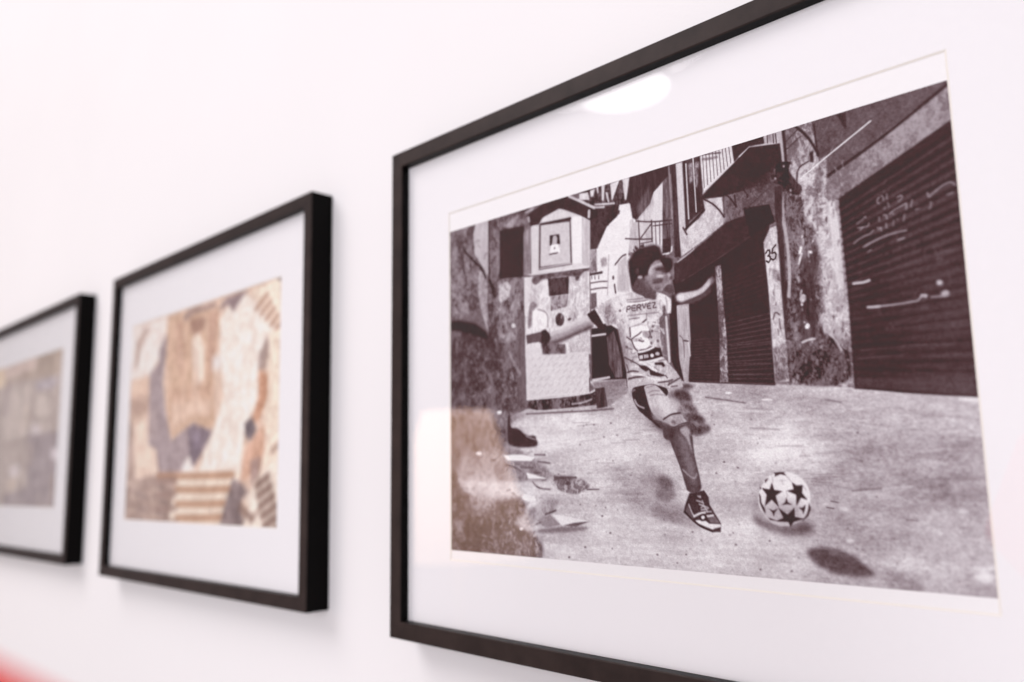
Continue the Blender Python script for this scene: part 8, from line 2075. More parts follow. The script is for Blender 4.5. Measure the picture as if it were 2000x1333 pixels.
("P",150,'i',5,3,0.8,[82.4,78.7,94.7,77.3,105.9,74.8,116.8,72.9,115.9,77.2,105,79.2,92.6,82.6,84.6,83.4]),
("P",88,'i',5,2.4,0.9,[83.1,81.7,94.6,80.2,105.8,77.6,116.6,75.4,115.5,77.7,105,79.5,92.6,82.9,84.6,83.7]),
("L",226,1,1.8,0.8,[91,75.1,101.6,73,112.6,70.3]),
("P",96,'v',16,0.9,1,[66.2,75.5,77.4,74.8,81,73.8,84.8,77.2,84.3,81.9,79.9,83.1,76.1,80.6,66.8,80.7]),
("P",60,'i',6,1.5,1,[78.6,74.4,81.8,74.2,85.5,79.1,83.1,82.9,77.6,81.1]),
("P",86,'w',40,1.5,0.9,[77.6,82,82.9,81.7,96,84.1,96.3,89.3,79.2,88.3]),
("P",92,'i',6,1.5,1,[144,56.6,151.3,63.3,158,67.5,157.3,69.5,153.6,68.4,149.9,65.7,143.1,61.4]),
("P",210,'w',20,0.8,1,[117.5,66.7,129.3,62.9,141.7,61.9,151.3,66.9,157.8,64.4,162.3,66.5,166.1,69.5,165.3,76.4,161.1,75.8,158.3,78.1,158.5,87.6,159.7,97.8,163.5,102.1,166.9,105.5,169.2,109.1,170.4,113.5,160.4,113.1,151.4,110.2,141.8,111.4,137,112,136.9,103.4,135.6,94.4,133.6,84.9,131.7,77.3,125.1,77.4]),
("P",164,'w',30,2.5,0.85,[122.9,69,128.7,64.4,130.5,70.1,131.7,77.3,125.6,77.3]),
("P",170,'v',16,2.5,0.8,[132.2,77.7,136.3,84.8,137.3,95.4,137.4,102.7,135.4,94.4,133.4,84.4]),
("P",176,'v',26,2,0.8,[155.9,78.6,158.3,78.1,158.5,87.6,159.5,97,157.2,96,156.2,89.6]),
("P",120,'v',20,0.8,0.9,[158.6,78.2,161.5,77.8,161.1,87.9,161.3,98,159.7,97.4,158.6,87.6]),
("L",222,1.26,0.7,0.9,[162.4,77.9,162.9,90.4,163.2,100.5]),
("P",90,'w',20,2,0.8,[160.4,71.7,162.7,71.7,162.9,76.4,160.6,77.3]),
("P",176,'i',10,2,0.6,[162,67.2,164.7,69.6,163.9,75,162.3,71.6]),
("P",60,'i',4,0.9,1,[111.7,69.5,117.2,67.2,120.1,71.5,123.5,77.4,124.7,79.4,119.3,77.9,114.8,73.7]),
("P",60,'i',4,1.5,1,[166.2,67.1,169.3,68,170.4,72.1,167.1,73.9,165.5,73.3]),
("P",150,'w',22,4,0.75,[131.7,77.7,135.7,77.8,138.1,89.9,138.6,99.6,136.9,102.6,135.4,94.4,133.4,84.4]),
("P",238,'i',6,3,0.8,[140.7,76.5,156.9,76.3,157.1,81.1,151,81.1,141.5,80.6]),
("P",238,'i',8,5,0.7,[131.4,62.8,141.4,62.7,138.9,72.5,133.8,75.5,132.1,69.5]),
("P",236,'i',8,4,0.8,[143,107.2,156.1,108.3,165.3,106.8,161.5,110.3,146.8,108.7]),
("P",234,'i',7,1,0.9,[157.8,64.5,162.3,66.5,166,69.4,165.3,76.4,162.8,75.2,162.3,71.2,159.7,68.4,157.8,68.9]),
("L",150,0.7,1.2,0.6,[162.5,67.7,163.4,71,163,74.5]),
("L",140,0.71,0.8,0.8,[138.8,65.6,144.1,66,149,66.2]),
("L",140,0.72,0.8,0.8,[139.2,66.7,145.5,67.6,151.8,67.6]),
("L",246,0.9,0.8,1,[138.6,67.8,146.4,68.6,152.2,68.3]),
("L",76,0.65,0.8,0.9,[138.4,71.9,138.6,69,140.7,69.1,140.9,69.9,140.5,70.7,138.6,70.6]),
("L",76,0.65,0.8,0.9,[144,69.1,141.7,69,141.6,71.8,143.9,71.9]),
("L",76,0.65,0.8,0.9,[141.9,70.4,143.7,70.6]),
("L",76,0.65,0.8,0.9,[144.9,71.9,145,69.1,147.1,69.2,147.5,70,146.8,70.7,145,70.5]),
("L",76,0.64,0.8,0.9,[146.1,70.6,147.4,72]),
("L",76,0.62,0.8,0.9,[148.3,69.2,149.4,72,150.6,69.3]),
("L",76,0.62,0.8,0.9,[153.7,69.4,151.5,69.3,151.3,72.1,153.5,72.1]),
("L",76,0.62,0.8,0.9,[151.2,70.7,153,70.7]),
("L",76,0.64,0.8,0.9,[154.5,69.3,156.8,69.4,154.3,72.1,156.8,72.1]),
("L",120,0.48,0.5,0.8,[138.8,74,146.1,74.2,157.9,74.8]),
("L",90,0.6,0.6,0.7,[139.7,75.9,146.1,76]),
("P",96,'i',6,1,1,[147.4,78.6,150.3,77,151.2,77.5,148.3,79.1]),
("L",130,0.43,0.5,1,[150.9,74.7,150.5,77]),
("L",244,0.83,1,0.44,[157.7,83.8,157.6,84.3,158.5,84.8]),
("L",244,0.8,1,0.652,[150.2,102.3,149.7,101.2,152.8,104.2]),
("L",84,0.71,1,0.383,[145,88.2,146.1,88.5,147.7,90.6]),
("L",130,0.67,1,0.547,[159.5,83.4,158.7,83.1,161,84.8]),
("L",110,0.38,1,0.364,[158.8,104.6,157.7,104.2,161,105.1]),
("L",246,0.63,1,0.401,[152.9,95.8,152.9,96.2,152.1,95.9]),
("L",244,0.75,1,0.58,[159.6,83.7,158.3,82.6,160.8,85.9]),
("L",244,0.73,1,0.469,[146.6,92.3,146.4,92.2,147.8,93.5]),
("L",244,0.46,1,0.612,[146,105.9,144.8,104.8,148.3,106.9]),
("L",246,0.49,1,0.55,[140.6,92.8,143.2,92,141.3,93.6]),
("L",84,0.5,1,0.466,[140.2,93,140.8,94.4,143.4,93.7]),
("L",244,0.78,1,0.618,[157.2,99.7,159.3,99.2,158.7,101.3]),
("L",84,0.84,1,0.633,[150.3,106.7,152,107.6,149.7,106.1]),
("L",244,0.4,1,0.658,[155.6,94.1,154.9,93.2,158.5,94.4]),
("L",110,0.74,1,0.346,[151.1,78.7,151.2,80,151.7,79.2]),
("L",246,0.5,1,0.313,[159.7,95.8,159.4,96.8,162.4,97.5]),
("L",130,0.72,1,0.452,[145.5,95.3,147.1,95.5,145.9,95.8]),
("L",110,0.69,1,0.429,[153.6,83.6,154.5,83.9,156.7,84.6]),
("L",84,0.64,1,0.316,[141.7,96.4,140.3,95.7,144,96]),
("L",110,0.53,1,0.684,[158.5,94.1,157.4,94.9,159.4,95.9]),
("L",84,0.87,1,0.439,[137.2,90,138.7,91,140.7,91.9]),
("L",244,0.66,1,0.698,[144.5,107.8,146,109,146.6,107.4]),
("L",244,0.72,1,0.326,[159.8,84.1,160.7,83.5,160.5,86]),
("L",84,0.74,1,0.374,[152.6,93.1,154.1,92.9,153.2,92.7]),
("L",84,0.56,1,0.612,[154.5,79.6,156.2,79.6,155.3,81.1]),
("L",110,0.35,1,0.497,[147.9,91.6,148.5,91.3,150.3,91.1]),
("L",244,0.83,1,0.688,[154.8,80,154.2,80.1,157.9,81.1]),
("L",244,0.84,1,0.587,[140.4,100.9,141.7,101,142.5,100.9]),
("L",110,0.69,1,0.404,[147.2,107.7,146,108.6,146.2,108.8]),
("L",110,0.53,1,0.347,[150.6,88,152.7,88.9,150.3,90]),
("L",244,0.56,1,0.322,[146.1,98.3,146.8,97.7,147.1,98.1]),
("L",244,0.54,1,0.676,[138.7,83.6,139.9,84,140.2,83.3]),
("L",244,0.68,1,0.604,[150.5,96.9,148.9,96.4,150,98.3]),
("L",84,0.72,1,0.487,[139.4,97.6,140.4,99,141.1,97.2]),
("L",246,0.74,1,0.406,[148.2,98.5,147,97.9,148.7,99.7]),
("L",244,0.45,1,0.665,[148.7,101.4,147.9,101.2,151.7,101.6]),
("L",130,0.78,1,0.523,[154.7,102.6,153.9,102.1,156.6,104.3]),
("L",130,0.37,1,0.621,[150.7,84.8,151.7,86.2,152.4,85.4]),
("L",110,0.75,1,0.323,[145.6,79.9,146.9,79.1,148.1,79.8]),
("L",246,0.38,1,0.353,[159.8,102.4,161.9,102.7,161.9,104.3]),
("L",110,0.65,1,0.493,[142.2,91.4,141.6,90.9,143.6,90.9]),
("L",244,0.49,1,0.381,[143.2,80.4,142.2,79.6,146.6,80.7]),
("L",84,0.83,1,0.519,[157.6,106.8,157.3,107.6,159.1,106.7]),
("L",84,0.41,1,0.595,[151.6,82.7,150.5,82.9,153,84.4]),
("L",110,0.67,1,0.378,[155.4,106.2,154.8,106.5,157.8,107.5]),
("L",130,0.33,1,0.352,[158.7,103,158.5,102,161.4,102.6]),
("L",244,0.59,1,0.516,[149.7,107.8,151.9,107.1,149.9,107.5]),
("L",130,0.7,1,0.391,[151.2,98.9,151.7,98.8,152.1,99.2]),
("L",84,0.47,1,0.437,[141,83.7,140,83.6,143.4,85.1]),
("L",84,0.55,1,0.508,[146,81.1,146.8,81,149.3,83.2]),
("L",246,0.49,1,0.603,[142.8,91.1,142.8,92,145.4,92.2]),
("L",84,0.52,1,0.672,[162.8,110.2,162.1,111.2,164.6,110.3]),
("L",130,0.55,1,0.678,[138.4,91.6,138,92.7,137.8,92.6]),
("L",244,0.81,1,0.687,[143.9,99.5,145.1,100.8,143.9,100.3]),
("L",130,0.75,1,0.391,[156.6,92.1,157.1,91.5,159.1,93.9]),
("L",110,0.62,1,0.657,[148,82.6,148.9,84,147.5,84.1]),
("L",246,0.62,1,0.307,[140.4,82.8,140.2,83.4,142.7,85.1]),
("L",84,0.85,1,0.552,[157.1,99.4,156.8,99.5,160.5,99.1]),
("L",110,0.34,1,0.385,[162.5,110.1,164.2,110.2,162.2,111]),
("L",246,0.61,1,0.474,[159.9,92.2,159.5,92.1,159,94]),
("L",120,0.63,1.2,0.5,[127.4,75.1,128.3,76.6]),
("L",140,0.76,1.2,0.5,[130.9,70.6,131.8,70.7]),
("L",120,0.81,1.2,0.5,[135,75.4,135.5,76.6]),
("L",236,0.79,1.2,0.5,[126.9,74.2,127.3,74.8]),
("L",120,0.81,1.2,0.5,[136,77.1,136.2,77.3]),
("L",236,0.5,1.2,0.5,[129.8,73.6,129.1,74.6]),
("L",236,0.69,1.2,0.5,[134.7,75,134,74.4]),
("L",120,0.51,1.2,0.5,[123.9,72.6,125.6,73.3]),
("L",236,0.64,1.2,0.5,[129.9,70.7,129.9,71.8]),
("L",120,0.6,1.2,0.5,[135.4,72.9,135,73.4]),
("L",236,0.57,1.2,0.5,[137.9,69.9,137.1,69.9]),
("L",120,0.59,1.2,0.5,[127.2,68.9,126.7,68.6]),
("L",120,0.64,1.2,0.5,[135.5,68.2,134.4,66.8]),
("L",140,0.89,1.2,0.5,[127,71.7,128.6,71.5]),
("L",140,0.51,1.2,0.5,[137.5,69.3,135.8,70.4]),
("L",120,0.86,1.2,0.5,[126.1,67.5,127.4,67.2]),
("L",140,0.45,1.2,0.5,[124.8,70.3,123.2,69.8]),
("L",140,0.75,1.2,0.5,[123.7,66,122.2,64.9]),
("L",150,0.88,1,0.6,[140.2,80.9,142.5,79.9,145.9,79.6]),
("P",184,'w',26,3,0.7,[138.6,79.4,153.4,80.2,154.8,89.5,152.3,93.1,143.7,92.9,140.1,88.5]),
("P",248,'i',2,0.8,1,[140.2,80.4,146.3,80.1,151,81.1,152.1,83.6,147.6,83,147.9,86.3,151.2,87.4,152.5,90,150.5,92.1,145.7,92.4,141.9,91.1,140.6,87.8,145.4,88.3,147.8,88.2,147,86.1,142.6,86.4,140.2,85.7]),
("L",84,0.78,0.6,0.9,[137.8,85,140.2,86.9,141.2,86.2,145.6,84.4,147.1,83.4]),
("L",84,0.75,0.6,0.9,[140.7,87,142.4,91.2,144.2,93]),
("L",84,0.75,0.6,0.9,[145.5,87.5,147.3,88.6,148.3,88.3]),
("L",84,0.74,0.6,0.9,[152.1,83.6,152.7,86,151.4,87.1]),
("L",84,0.76,0.6,0.9,[140,80.4,140.2,85.3]),
("P",100,'i',0,0.9,0.85,[155.1,81.6,154.9,82.1,154.3,82.3,153.7,82,153.5,81.4,153.8,80.9,154.4,80.7,154.9,81]),
("P",100,'i',0,0.9,0.85,[154.5,83.9,154.3,84.4,153.7,84.6,153.1,84.3,152.9,83.7,153.2,83.2,153.8,83,154.3,83.3]),
("P",100,'i',0,0.9,0.85,[153.9,87,153.6,87.5,153.1,87.7,152.5,87.4,152.3,86.8,152.6,86.3,153.1,86.1,153.7,86.4]),
("P",100,'i',0,0.9,0.85,[157.7,89.4,157.5,89.9,156.9,90.1,156.3,89.8,156.1,89.2,156.4,88.7,157,88.5,157.5,88.8]),
("P",100,'i',0,0.9,0.85,[159.6,80.7,159.3,81.2,158.7,81.3,158.2,81,158,80.4,158.3,79.9,158.8,79.8,159.4,80.1]),
("P",100,'i',0,0.9,0.85,[138.4,90.3,138.1,90.9,137.5,91,136.9,90.7,136.7,90.1,137,89.6,137.6,89.4,138.2,89.7]),
("P",100,'i',0,0.9,0.85,[134.9,70.7,134.6,71.3,134,71.4,133.4,71.1,133.2,70.5,133.4,69.9,134.1,69.8,134.7,70.1]),
("P",100,'i',0,0.9,0.85,[153.7,89.9,153.5,90.5,152.9,90.6,152.3,90.3,152.1,89.7,152.4,89.2,153,89,153.5,89.3]),
("P",62,'i',5,0.7,1,[144.2,94.2,146.2,92.4,149,92.7,152.4,91.5,158.3,93,159.7,97.8,152,98.8,145.4,99.1]),
("L",240,1.15,0.6,1,[145.1,93.7,149,93.5,152.3,92.7,154.2,92.1]),
("P",200,'w',26,0.7,1,[145.1,95.5,150.8,95.3,150.9,97.1,145.4,97.5]),
("L",70,0.58,0.4,1,[147.7,95.7,147.8,97.3]),
("P",236,'i',0,1,1,[154.2,96.4,154.1,96.7,153.9,96.9,153.7,97.1,153.4,97.2,153,97.2,152.7,97.2,152.4,97,152.1,96.7,152,96.4,151.9,96.1,152,95.8,152.2,95.6,152.4,95.4,152.8,95.3,153.1,95.3,153.5,95.4,153.8,95.5,154,95.8,154.1,96.1]),
("P",200,'i',0,1,1,[157.7,95.9,157.6,96.1,157.4,96.3,157.1,96.5,156.7,96.6,156.3,96.6,155.9,96.5,155.5,96.3,155.2,96.1,155,95.8,155,95.6,155.1,95.3,155.3,95.1,155.6,94.9,156,94.8,156.4,94.8,156.8,94.9,157.2,95.1,157.5,95.3,157.6,95.6]),
("L",238,0.85,0.5,1,[145.4,98.9,152,99,159,97.9]),
("P",64,'i',4,0.8,1,[154.3,100,159.3,100.1,160.8,102.2,159.6,102.8,158.3,101.6,154.7,101.2]),
("P",70,'i',5,0.8,1,[144.3,100.2,147.2,100.8,150,100.7,151.8,103.2,148.9,104.1,146.1,102.3]),
("P",66,'i',5,0.9,1,[150.8,102.8,156.3,105.2,161.2,107.2,156.2,107.2,151.6,106]),
("L",86,0.76,0.7,0.9,[135.8,95.5,140.6,97.8,145.3,100.6]),
("L",86,1.18,0.7,0.9,[138.2,106.9,142.1,106.3,148.3,106.4]),
("L",86,0.87,0.7,0.9,[137.4,103.5,140.3,102.9,144.2,103.7]),
("L",86,0.84,0.7,0.9,[156,110.2,161.5,110.1,164.7,109.5]),
("L",86,0.93,0.7,0.9,[161.8,111.9,166.9,109.7,169.1,108.9]),
("L",86,0.55,0.7,0.9,[160.7,107.2,161.6,108.4]),
("L",86,0.59,0.7,0.9,[137.1,99.4,138.4,103.6]),
("L",86,0.59,0.7,0.9,[136.7,107,137,111.4]),
("L",86,0.65,0.7,0.9,[163.6,112.8,167.1,112.7]),
("L",242,1.15,1,0.8,[139.8,104.5,146.9,105.5,152.4,108,156.1,108.7]),
("L",242,1.15,1,0.8,[145.8,98.7,150,101.1,155.4,104.4]),
("P",208,'i',5,2,1,[168.4,67.7,173.2,67,181.8,67.2,185.8,64.3,188,62.2,189.2,63.4,188,66.2,183.7,69.3,178.2,70.5,170.5,71.9]),
("P",234,'i',3,3,0.8,[173.8,69.6,173.7,70.2,173.3,70.7,172.7,71.1,171.9,71.3,171.1,71.2,170.3,71,169.5,70.6,169,70.1,168.6,69.4,168.5,68.8,168.7,68.2,169.1,67.6,169.7,67.3,170.5,67.1,171.3,67.1,172.1,67.4,172.8,67.8,173.4,68.3,173.7,69]),
("L",150,0.79,2,0.7,[188.4,63.3,189.6,62.1]),
("L",140,0.79,2,0.6,[188.9,64.1,190.3,63.6]),
("P",120,'i',4,3.5,0.8,[170.8,71.9,178.2,71.5,184.5,69.5,188.7,66.5,188.6,68.3,184.4,71.3,177.1,72.9,170.7,73.1]),
("P",150,'i',0,3,0.7,[190.1,64.7,189.7,65,189.2,65.3,188.7,65.4,188.3,65.4,187.8,65.2,187.5,64.9,187.4,64.4,187.3,64,187.5,63.5,187.7,63,188.1,62.6,188.6,62.4,189.1,62.3,189.6,62.3,190,62.5,190.3,62.8,190.5,63.2,190.5,63.7,190.3,64.2]),
("P",62,'v',8,2.4,1,[140.3,45.1,141.7,43.7,143.9,41.1,147.2,39.6,151.5,39.4,156.7,39.5,160.4,41.3,161.5,44.3,162,46.5,164.4,47.7,167.4,48.9,167.7,51.7,166.7,54.1,164.9,55.4,162.6,58.2,154.3,60.6,147.9,59.5,142.9,60.9,141.8,58.5,141.3,52.8,140.5,48.8]),
("P",144,'i',6,1.6,1,[153.3,52.2,154.5,49.5,157.5,48.1,160,48,161.2,49.4,162.6,52.8,163.3,55.7,164.7,55.4,166,57,166.2,58.9,166.8,60.8,165.5,61.4,163,62,160.4,64,157.2,64,155.4,62.4,153,60.1,150.9,57.5,150.7,55,152.3,54.8]),
("P",92,'i',7,1.8,1,[142.5,55.8,145.8,55.3,149,56.1,151.8,58.2,154.8,62,156.9,64,157.3,66.5,156.7,68.6,152.6,67.1,150.2,65,146,63.8,141.7,61.2]),
("P",126,'i',6,4,0.9,[149.1,55,152.6,55.9,154.3,59.5,155.4,63.2,152.9,62,149.9,58.7]),
("P",58,'v',8,2,1,[140.6,47.1,152.8,51.1,152.8,54.6,149.8,54.1,145.9,53.6,145.1,55.7,142.6,59.4,141.5,55.6]),
("P",92,'i',4,2,0.8,[147.3,51.7,147.2,52.3,147,52.8,146.7,53.1,146.3,53.3,145.9,53.3,145.5,53.2,145.2,52.8,144.9,52.4,144.7,51.8,144.7,51.2,144.8,50.6,145,50.1,145.3,49.8,145.7,49.6,146.1,49.6,146.5,49.7,146.8,50.1,147.1,50.5,147.2,51.1]),
("P",182,'i',4,1.4,1,[149.2,55.2,149.1,55.4,148.9,55.6,148.6,55.8,148.1,55.9,147.7,55.9,147.2,55.8,146.7,55.6,146.3,55.4,146.1,55.1,146,54.8,146.1,54.6,146.3,54.3,146.6,54.2,147.1,54.1,147.6,54.1,148.1,54.2,148.5,54.4,148.9,54.6,149.1,54.9]),
("P",182,'i',4,3,0.9,[156.3,54.1,156,54.8,155.6,55.3,155.2,55.6,154.6,55.8,154.1,55.7,153.6,55.4,153.2,55,152.9,54.4,152.9,53.7,152.9,53,153.2,52.4,153.6,51.8,154.1,51.5,154.7,51.3,155.2,51.4,155.7,51.7,156.1,52.2,156.3,52.8,156.4,53.4]),
("L",200,1.16,1.8,0.9,[153.7,53.4,154.9,51,157.7,50.3,160.8,50.3]),
("L",160,0.87,1.6,0.7,[156.1,49.2,158.7,48.3]),
("P",74,'i',4,2,0.95,[163.4,53,163.3,53.3,162.9,53.6,162.2,53.8,161.3,53.8,160.3,53.8,159.3,53.7,158.4,53.4,157.6,53.1,157.2,52.8,157,52.4,157.1,52.1,157.6,51.9,158.3,51.7,159.2,51.6,160.2,51.7,161.1,51.8,162.1,52,162.8,52.3,163.2,52.7]),
("P",66,'i',4,2.2,0.9,[164,54.2,163.9,54.7,163.7,55.1,163.3,55.3,162.9,55.5,162.4,55.5,161.9,55.3,161.5,55,161.2,54.6,161,54.1,161,53.6,161.1,53.2,161.3,52.8,161.7,52.5,162.1,52.3,162.6,52.3,163.1,52.5,163.5,52.8,163.8,53.2,164,53.7]),
("P",60,'v',8,2,1,[160.3,47.8,164.4,47.9,167.7,49.5,167.7,52.7,165.5,55.1,163.7,55.5,163.2,53,161.5,50.2]),
("P",206,'i',4,1.5,0.95,[162,56.7,161.9,56.9,161.6,57.1,161.1,57.2,160.4,57.2,159.7,57.2,159,57,158.4,56.9,157.8,56.6,157.5,56.4,157.4,56.2,157.5,55.9,157.8,55.8,158.3,55.7,159,55.6,159.7,55.7,160.4,55.8,161,56,161.6,56.2,161.9,56.4]),
("P",150,'i',4,3,0.7,[158.1,58.8,157.8,59,157.2,59.1,156.6,59,155.9,58.7,155.2,58.4,154.6,57.9,154.1,57.3,153.8,56.8,153.8,56.3,153.9,55.9,154.3,55.7,154.8,55.6,155.5,55.7,156.2,55.9,156.9,56.3,157.5,56.8,157.9,57.4,158.2,57.9,158.3,58.4]),
("P",84,'i',4,2,0.9,[161.5,59.1,161.4,59.4,161,59.7,160.3,59.9,159.4,60,158.4,60.1,157.3,60.1,156.4,59.9,155.6,59.7,155.1,59.5,154.8,59.2,154.9,58.9,155.4,58.6,156.1,58.4,157,58.2,158,58.2,159.1,58.2,160,58.3,160.8,58.5,161.3,58.8]),
("L",72,0.69,1.3,0.8,[155.4,57.8,158.2,57.8,161.6,58.3]),
("L",146,0.99,2,0.6,[154.4,58.7,155.5,60.8,155.8,62.4]),
("P",106,'i',4,2,0.8,[159.8,62.6,159.7,62.8,159.4,63,159,63.2,158.5,63.2,157.9,63.2,157.4,63,156.8,62.8,156.4,62.5,156.2,62.2,156.1,62,156.2,61.7,156.5,61.5,156.9,61.4,157.4,61.3,158,61.4,158.6,61.5,159.1,61.7,159.5,62,159.7,62.3]),
("P",150,'i',4,2,0.6,[161.3,60.7,161.3,60.9,161.1,61.1,160.7,61.4,160.1,61.5,159.5,61.6,158.9,61.7,158.3,61.7,157.8,61.6,157.4,61.5,157.2,61.3,157.3,61.1,157.5,60.9,157.9,60.7,158.5,60.5,159.1,60.4,159.7,60.3,160.3,60.3,160.8,60.4,161.2,60.5]),
("L",164,1.12,1.8,0.85,[159.5,63.9,162.4,61.7,165.5,60.7]),
("P",184,'i',4,1.4,0.9,[166,56.8,166,57.3,165.9,57.6,165.8,57.9,165.6,58.1,165.3,58.1,165.1,58.1,164.8,57.9,164.6,57.6,164.5,57.2,164.4,56.8,164.4,56.4,164.5,56,164.6,55.7,164.8,55.5,165.1,55.5,165.3,55.6,165.5,55.8,165.7,56.1,165.9,56.4]),
("P",80,'i',4,1.6,0.8,[167.3,58.6,167.3,59,167.1,59.2,166.9,59.4,166.6,59.5,166.4,59.5,166.1,59.4,165.8,59.2,165.7,59,165.5,58.7,165.5,58.3,165.6,58,165.7,57.7,165.9,57.6,166.2,57.4,166.5,57.4,166.8,57.5,167,57.7,167.2,58,167.3,58.3]),
("P",116,'i',4,2.4,0.7,[164.7,58.6,164.6,59.1,164.4,59.5,164.1,59.8,163.8,59.9,163.4,59.9,163,59.8,162.7,59.5,162.5,59.1,162.3,58.7,162.3,58.2,162.4,57.7,162.6,57.3,162.9,57,163.2,56.8,163.6,56.8,164,56.9,164.3,57.2,164.5,57.6,164.7,58.1]),
("P",94,'i',8,2,1,[160.9,64.1,163.6,61.7,166.7,61.6,167.9,64.4,167,67.5,164.3,66]),
("L",92,0.88,2.4,0.5,[145.4,43.3,151.3,43.6,156.4,44.4]),
("L",92,0.88,2.4,0.5,[144,45.8,149.2,45.4,155,46.3]),
("L",92,0.87,2.4,0.5,[152.1,41.3,156.9,41.7,159.6,43.4]),
("L",92,0.9,2.4,0.5,[142.8,48.1,146.2,47.6,150.1,48.1]),
("L",66,0.71,1.2,0.7,[149.9,39.2,149.3,38.4]),
("L",66,0.73,1.2,0.7,[143.3,41.6,142.3,41]),
("L",66,0.71,1.2,0.7,[144.7,40.6,144.1,39.6]),
("L",66,0.71,1.2,0.7,[146.4,39.8,145.7,38.7]),
("L",66,0.71,1.2,0.7,[150.6,39.2,150.3,38]),
("L",66,0.68,1.2,0.7,[162.4,46.8,163.4,46.7]),
("L",66,0.72,1.2,0.7,[146,39.9,145.2,39.1]),
("L",66,0.71,1.2,0.7,[149,39.3,148.5,38.6]),
("L",66,0.71,1.2,0.7,[146.8,39.7,145.5,38]),
("L",66,0.71,1.2,0.7,[142.7,42.4,141,41.2]),
("L",66,0.69,1.2,0.7,[150,39.2,149.7,38.4]),
("L",66,0.71,1.2,0.7,[149.9,39.2,149.1,38.5]),
("L",66,0.69,1.2,0.7,[157.5,41.3,157.5,40.2]),
("L",66,0.68,1.2,0.7,[162.2,46.5,163.3,46.1]),
("L",66,0.71,1.2,0.7,[150.5,39.2,150.5,38.1]),
("L",66,0.71,1.2,0.7,[146.2,39.9,145.1,38.4]),
("P",86,'g',10,5,0.9,[202.8,173.2,208.5,175.5,217.9,177.6,228.6,175.4,232.5,178,231.1,180.3,221.9,181.8,211.2,180.2,204.8,177.2]),
("P",150,'g',8,7,0.5,[218.8,172.4,218,173.2,216.6,173.7,214.6,173.8,212.3,173.5,209.9,172.9,207.5,172,205.6,170.9,204.1,169.7,203.4,168.5,203.5,167.4,204.3,166.6,205.8,166.2,207.8,166.1,210.2,166.4,212.6,167,214.9,167.9,216.8,169,218.2,170.2,218.8,171.4]),
("P",238,'i',3,0.7,1,[231.1,166.2,230.9,168,230.3,169.7,229.5,171.4,228.4,173,227.1,174.4,225.6,175.6,223.9,176.5,222.2,177.3,220.3,177.8,218.4,178,216.5,177.9,214.6,177.5,212.9,176.9,211.3,175.9,209.9,174.8,208.7,173.4,207.8,171.8,207.1,170.1,206.8,168.3,206.8,166.4,207.1,164.5,207.7,162.7,208.5,161,209.7,159.4,211.1,157.9,212.7,156.7,214.4,155.8,216.3,155.1,218.2,154.7,220.1,154.5,222,154.7,223.8,155.2,225.5,155.9,227,156.8,228.3,158,229.4,159.4,230.3,161,230.8,162.6,231.1,164.4]),
("P",178,'i',3,10,0.8,[228.6,172.3,228,174.2,226.3,175.9,223.9,177.3,220.8,178.3,217.4,178.7,214,178.5,210.9,177.7,208.5,176.4,207,174.7,206.6,172.7,207.3,170.8,209,169,211.6,167.6,214.8,166.6,218.3,166.3,221.6,166.6,224.6,167.4,226.9,168.7,228.2,170.4]),
("P",246,'i',2,8,0.7,[227.2,160.5,226.8,161.8,225.9,162.9,224.5,163.7,222.7,164.3,220.8,164.5,218.9,164.3,217.2,163.8,215.9,162.9,215.1,161.8,214.8,160.5,215.2,159.3,216.2,158.2,217.7,157.3,219.4,156.7,221.4,156.6,223.3,156.8,224.9,157.3,226.2,158.2,227,159.3]),
("P",58,'i',3,0.5,1,[213.8,159.2,214.7,162.5,218.6,163,215.2,165,216.5,170.1,213.3,166.8,209.8,169.6,211,164.6,208.8,161.7,212.5,162.3]),
("P",58,'i',3,0.5,1,[223.1,158.9,225.1,160.5,228.1,160.3,227.5,163.7,229.8,166.6,226.9,165.7,224.5,169.4,224.8,164.5,220.5,162.8,223.8,162.1]),
("P",58,'i',3,0.5,1,[223.7,169.9,223.5,173.9,227.9,174.5,222.9,176.1,221.3,178.3,220.4,176.2,214.4,176.1,218.2,174.5,216.1,170.1,220.2,173]),
("P",58,'i',3,0.5,1,[214.8,155,217.4,154.7,220.5,154.7,219.6,155.1,221,156.3,218.2,155.6,215.3,156.7,215.6,155.5]),
("P",58,'i',3,0.5,1,[220.2,165.6,220.7,167.7,222.8,168.8,220.3,168.6,217.8,169,219.5,167.7]),
("P",58,'i',3,0.5,1,[211.5,170.6,213.6,171.5,216.1,170.5,214.4,172.2,213.8,174.3,213.1,172.2]),
("P",58,'i',3,0.5,1,[225.5,170,227,170,228.8,168.6,228.3,170.7,227.4,172.9,227.1,171.1]),
("P",58,'i',3,0.5,1,[207.3,163.8,208.1,165.4,208.2,168.2,209.7,170.7,210,173.1,208.8,171.5,207.4,168.3]),
("P",58,'i',3,0.5,1,[230.4,167.6,230.9,170.3,229.6,173.4,226.5,175.8,229.2,172.6]),
("P",58,'i',3,0.5,1,[209.2,172.3,211.2,174.6,215.5,175.9,212,175.6]),
("P",58,'i',3,0.5,1,[207.9,160.9,208.6,161.9,207.8,162.4]),
("P",58,'i',3,0.5,1,[210.6,158.1,212.4,157.3,210.5,159.7]),
("L",150,0.3,0.5,0.7,[220.3,162.9,220.8,165.3]),
("L",150,0.3,0.5,0.7,[214.8,170.2,216.3,170.5]),
("L",150,0.3,0.5,0.7,[216.5,170.1,220.1,172.1,223.6,170]),
("L",150,0.3,0.5,0.7,[214.2,156.9,214.3,159.3]),
("L",150,0.3,0.5,0.7,[220.8,156.5,223.1,159]),
("L",150,0.31,0.5,0.7,[209.8,169.6,210,172.3]),
("L",150,0.29,0.5,0.7,[224.5,169.4,225.1,171.9]),
("L",150,0.29,0.5,0.7,[228.1,160.3,229.4,162.5]),
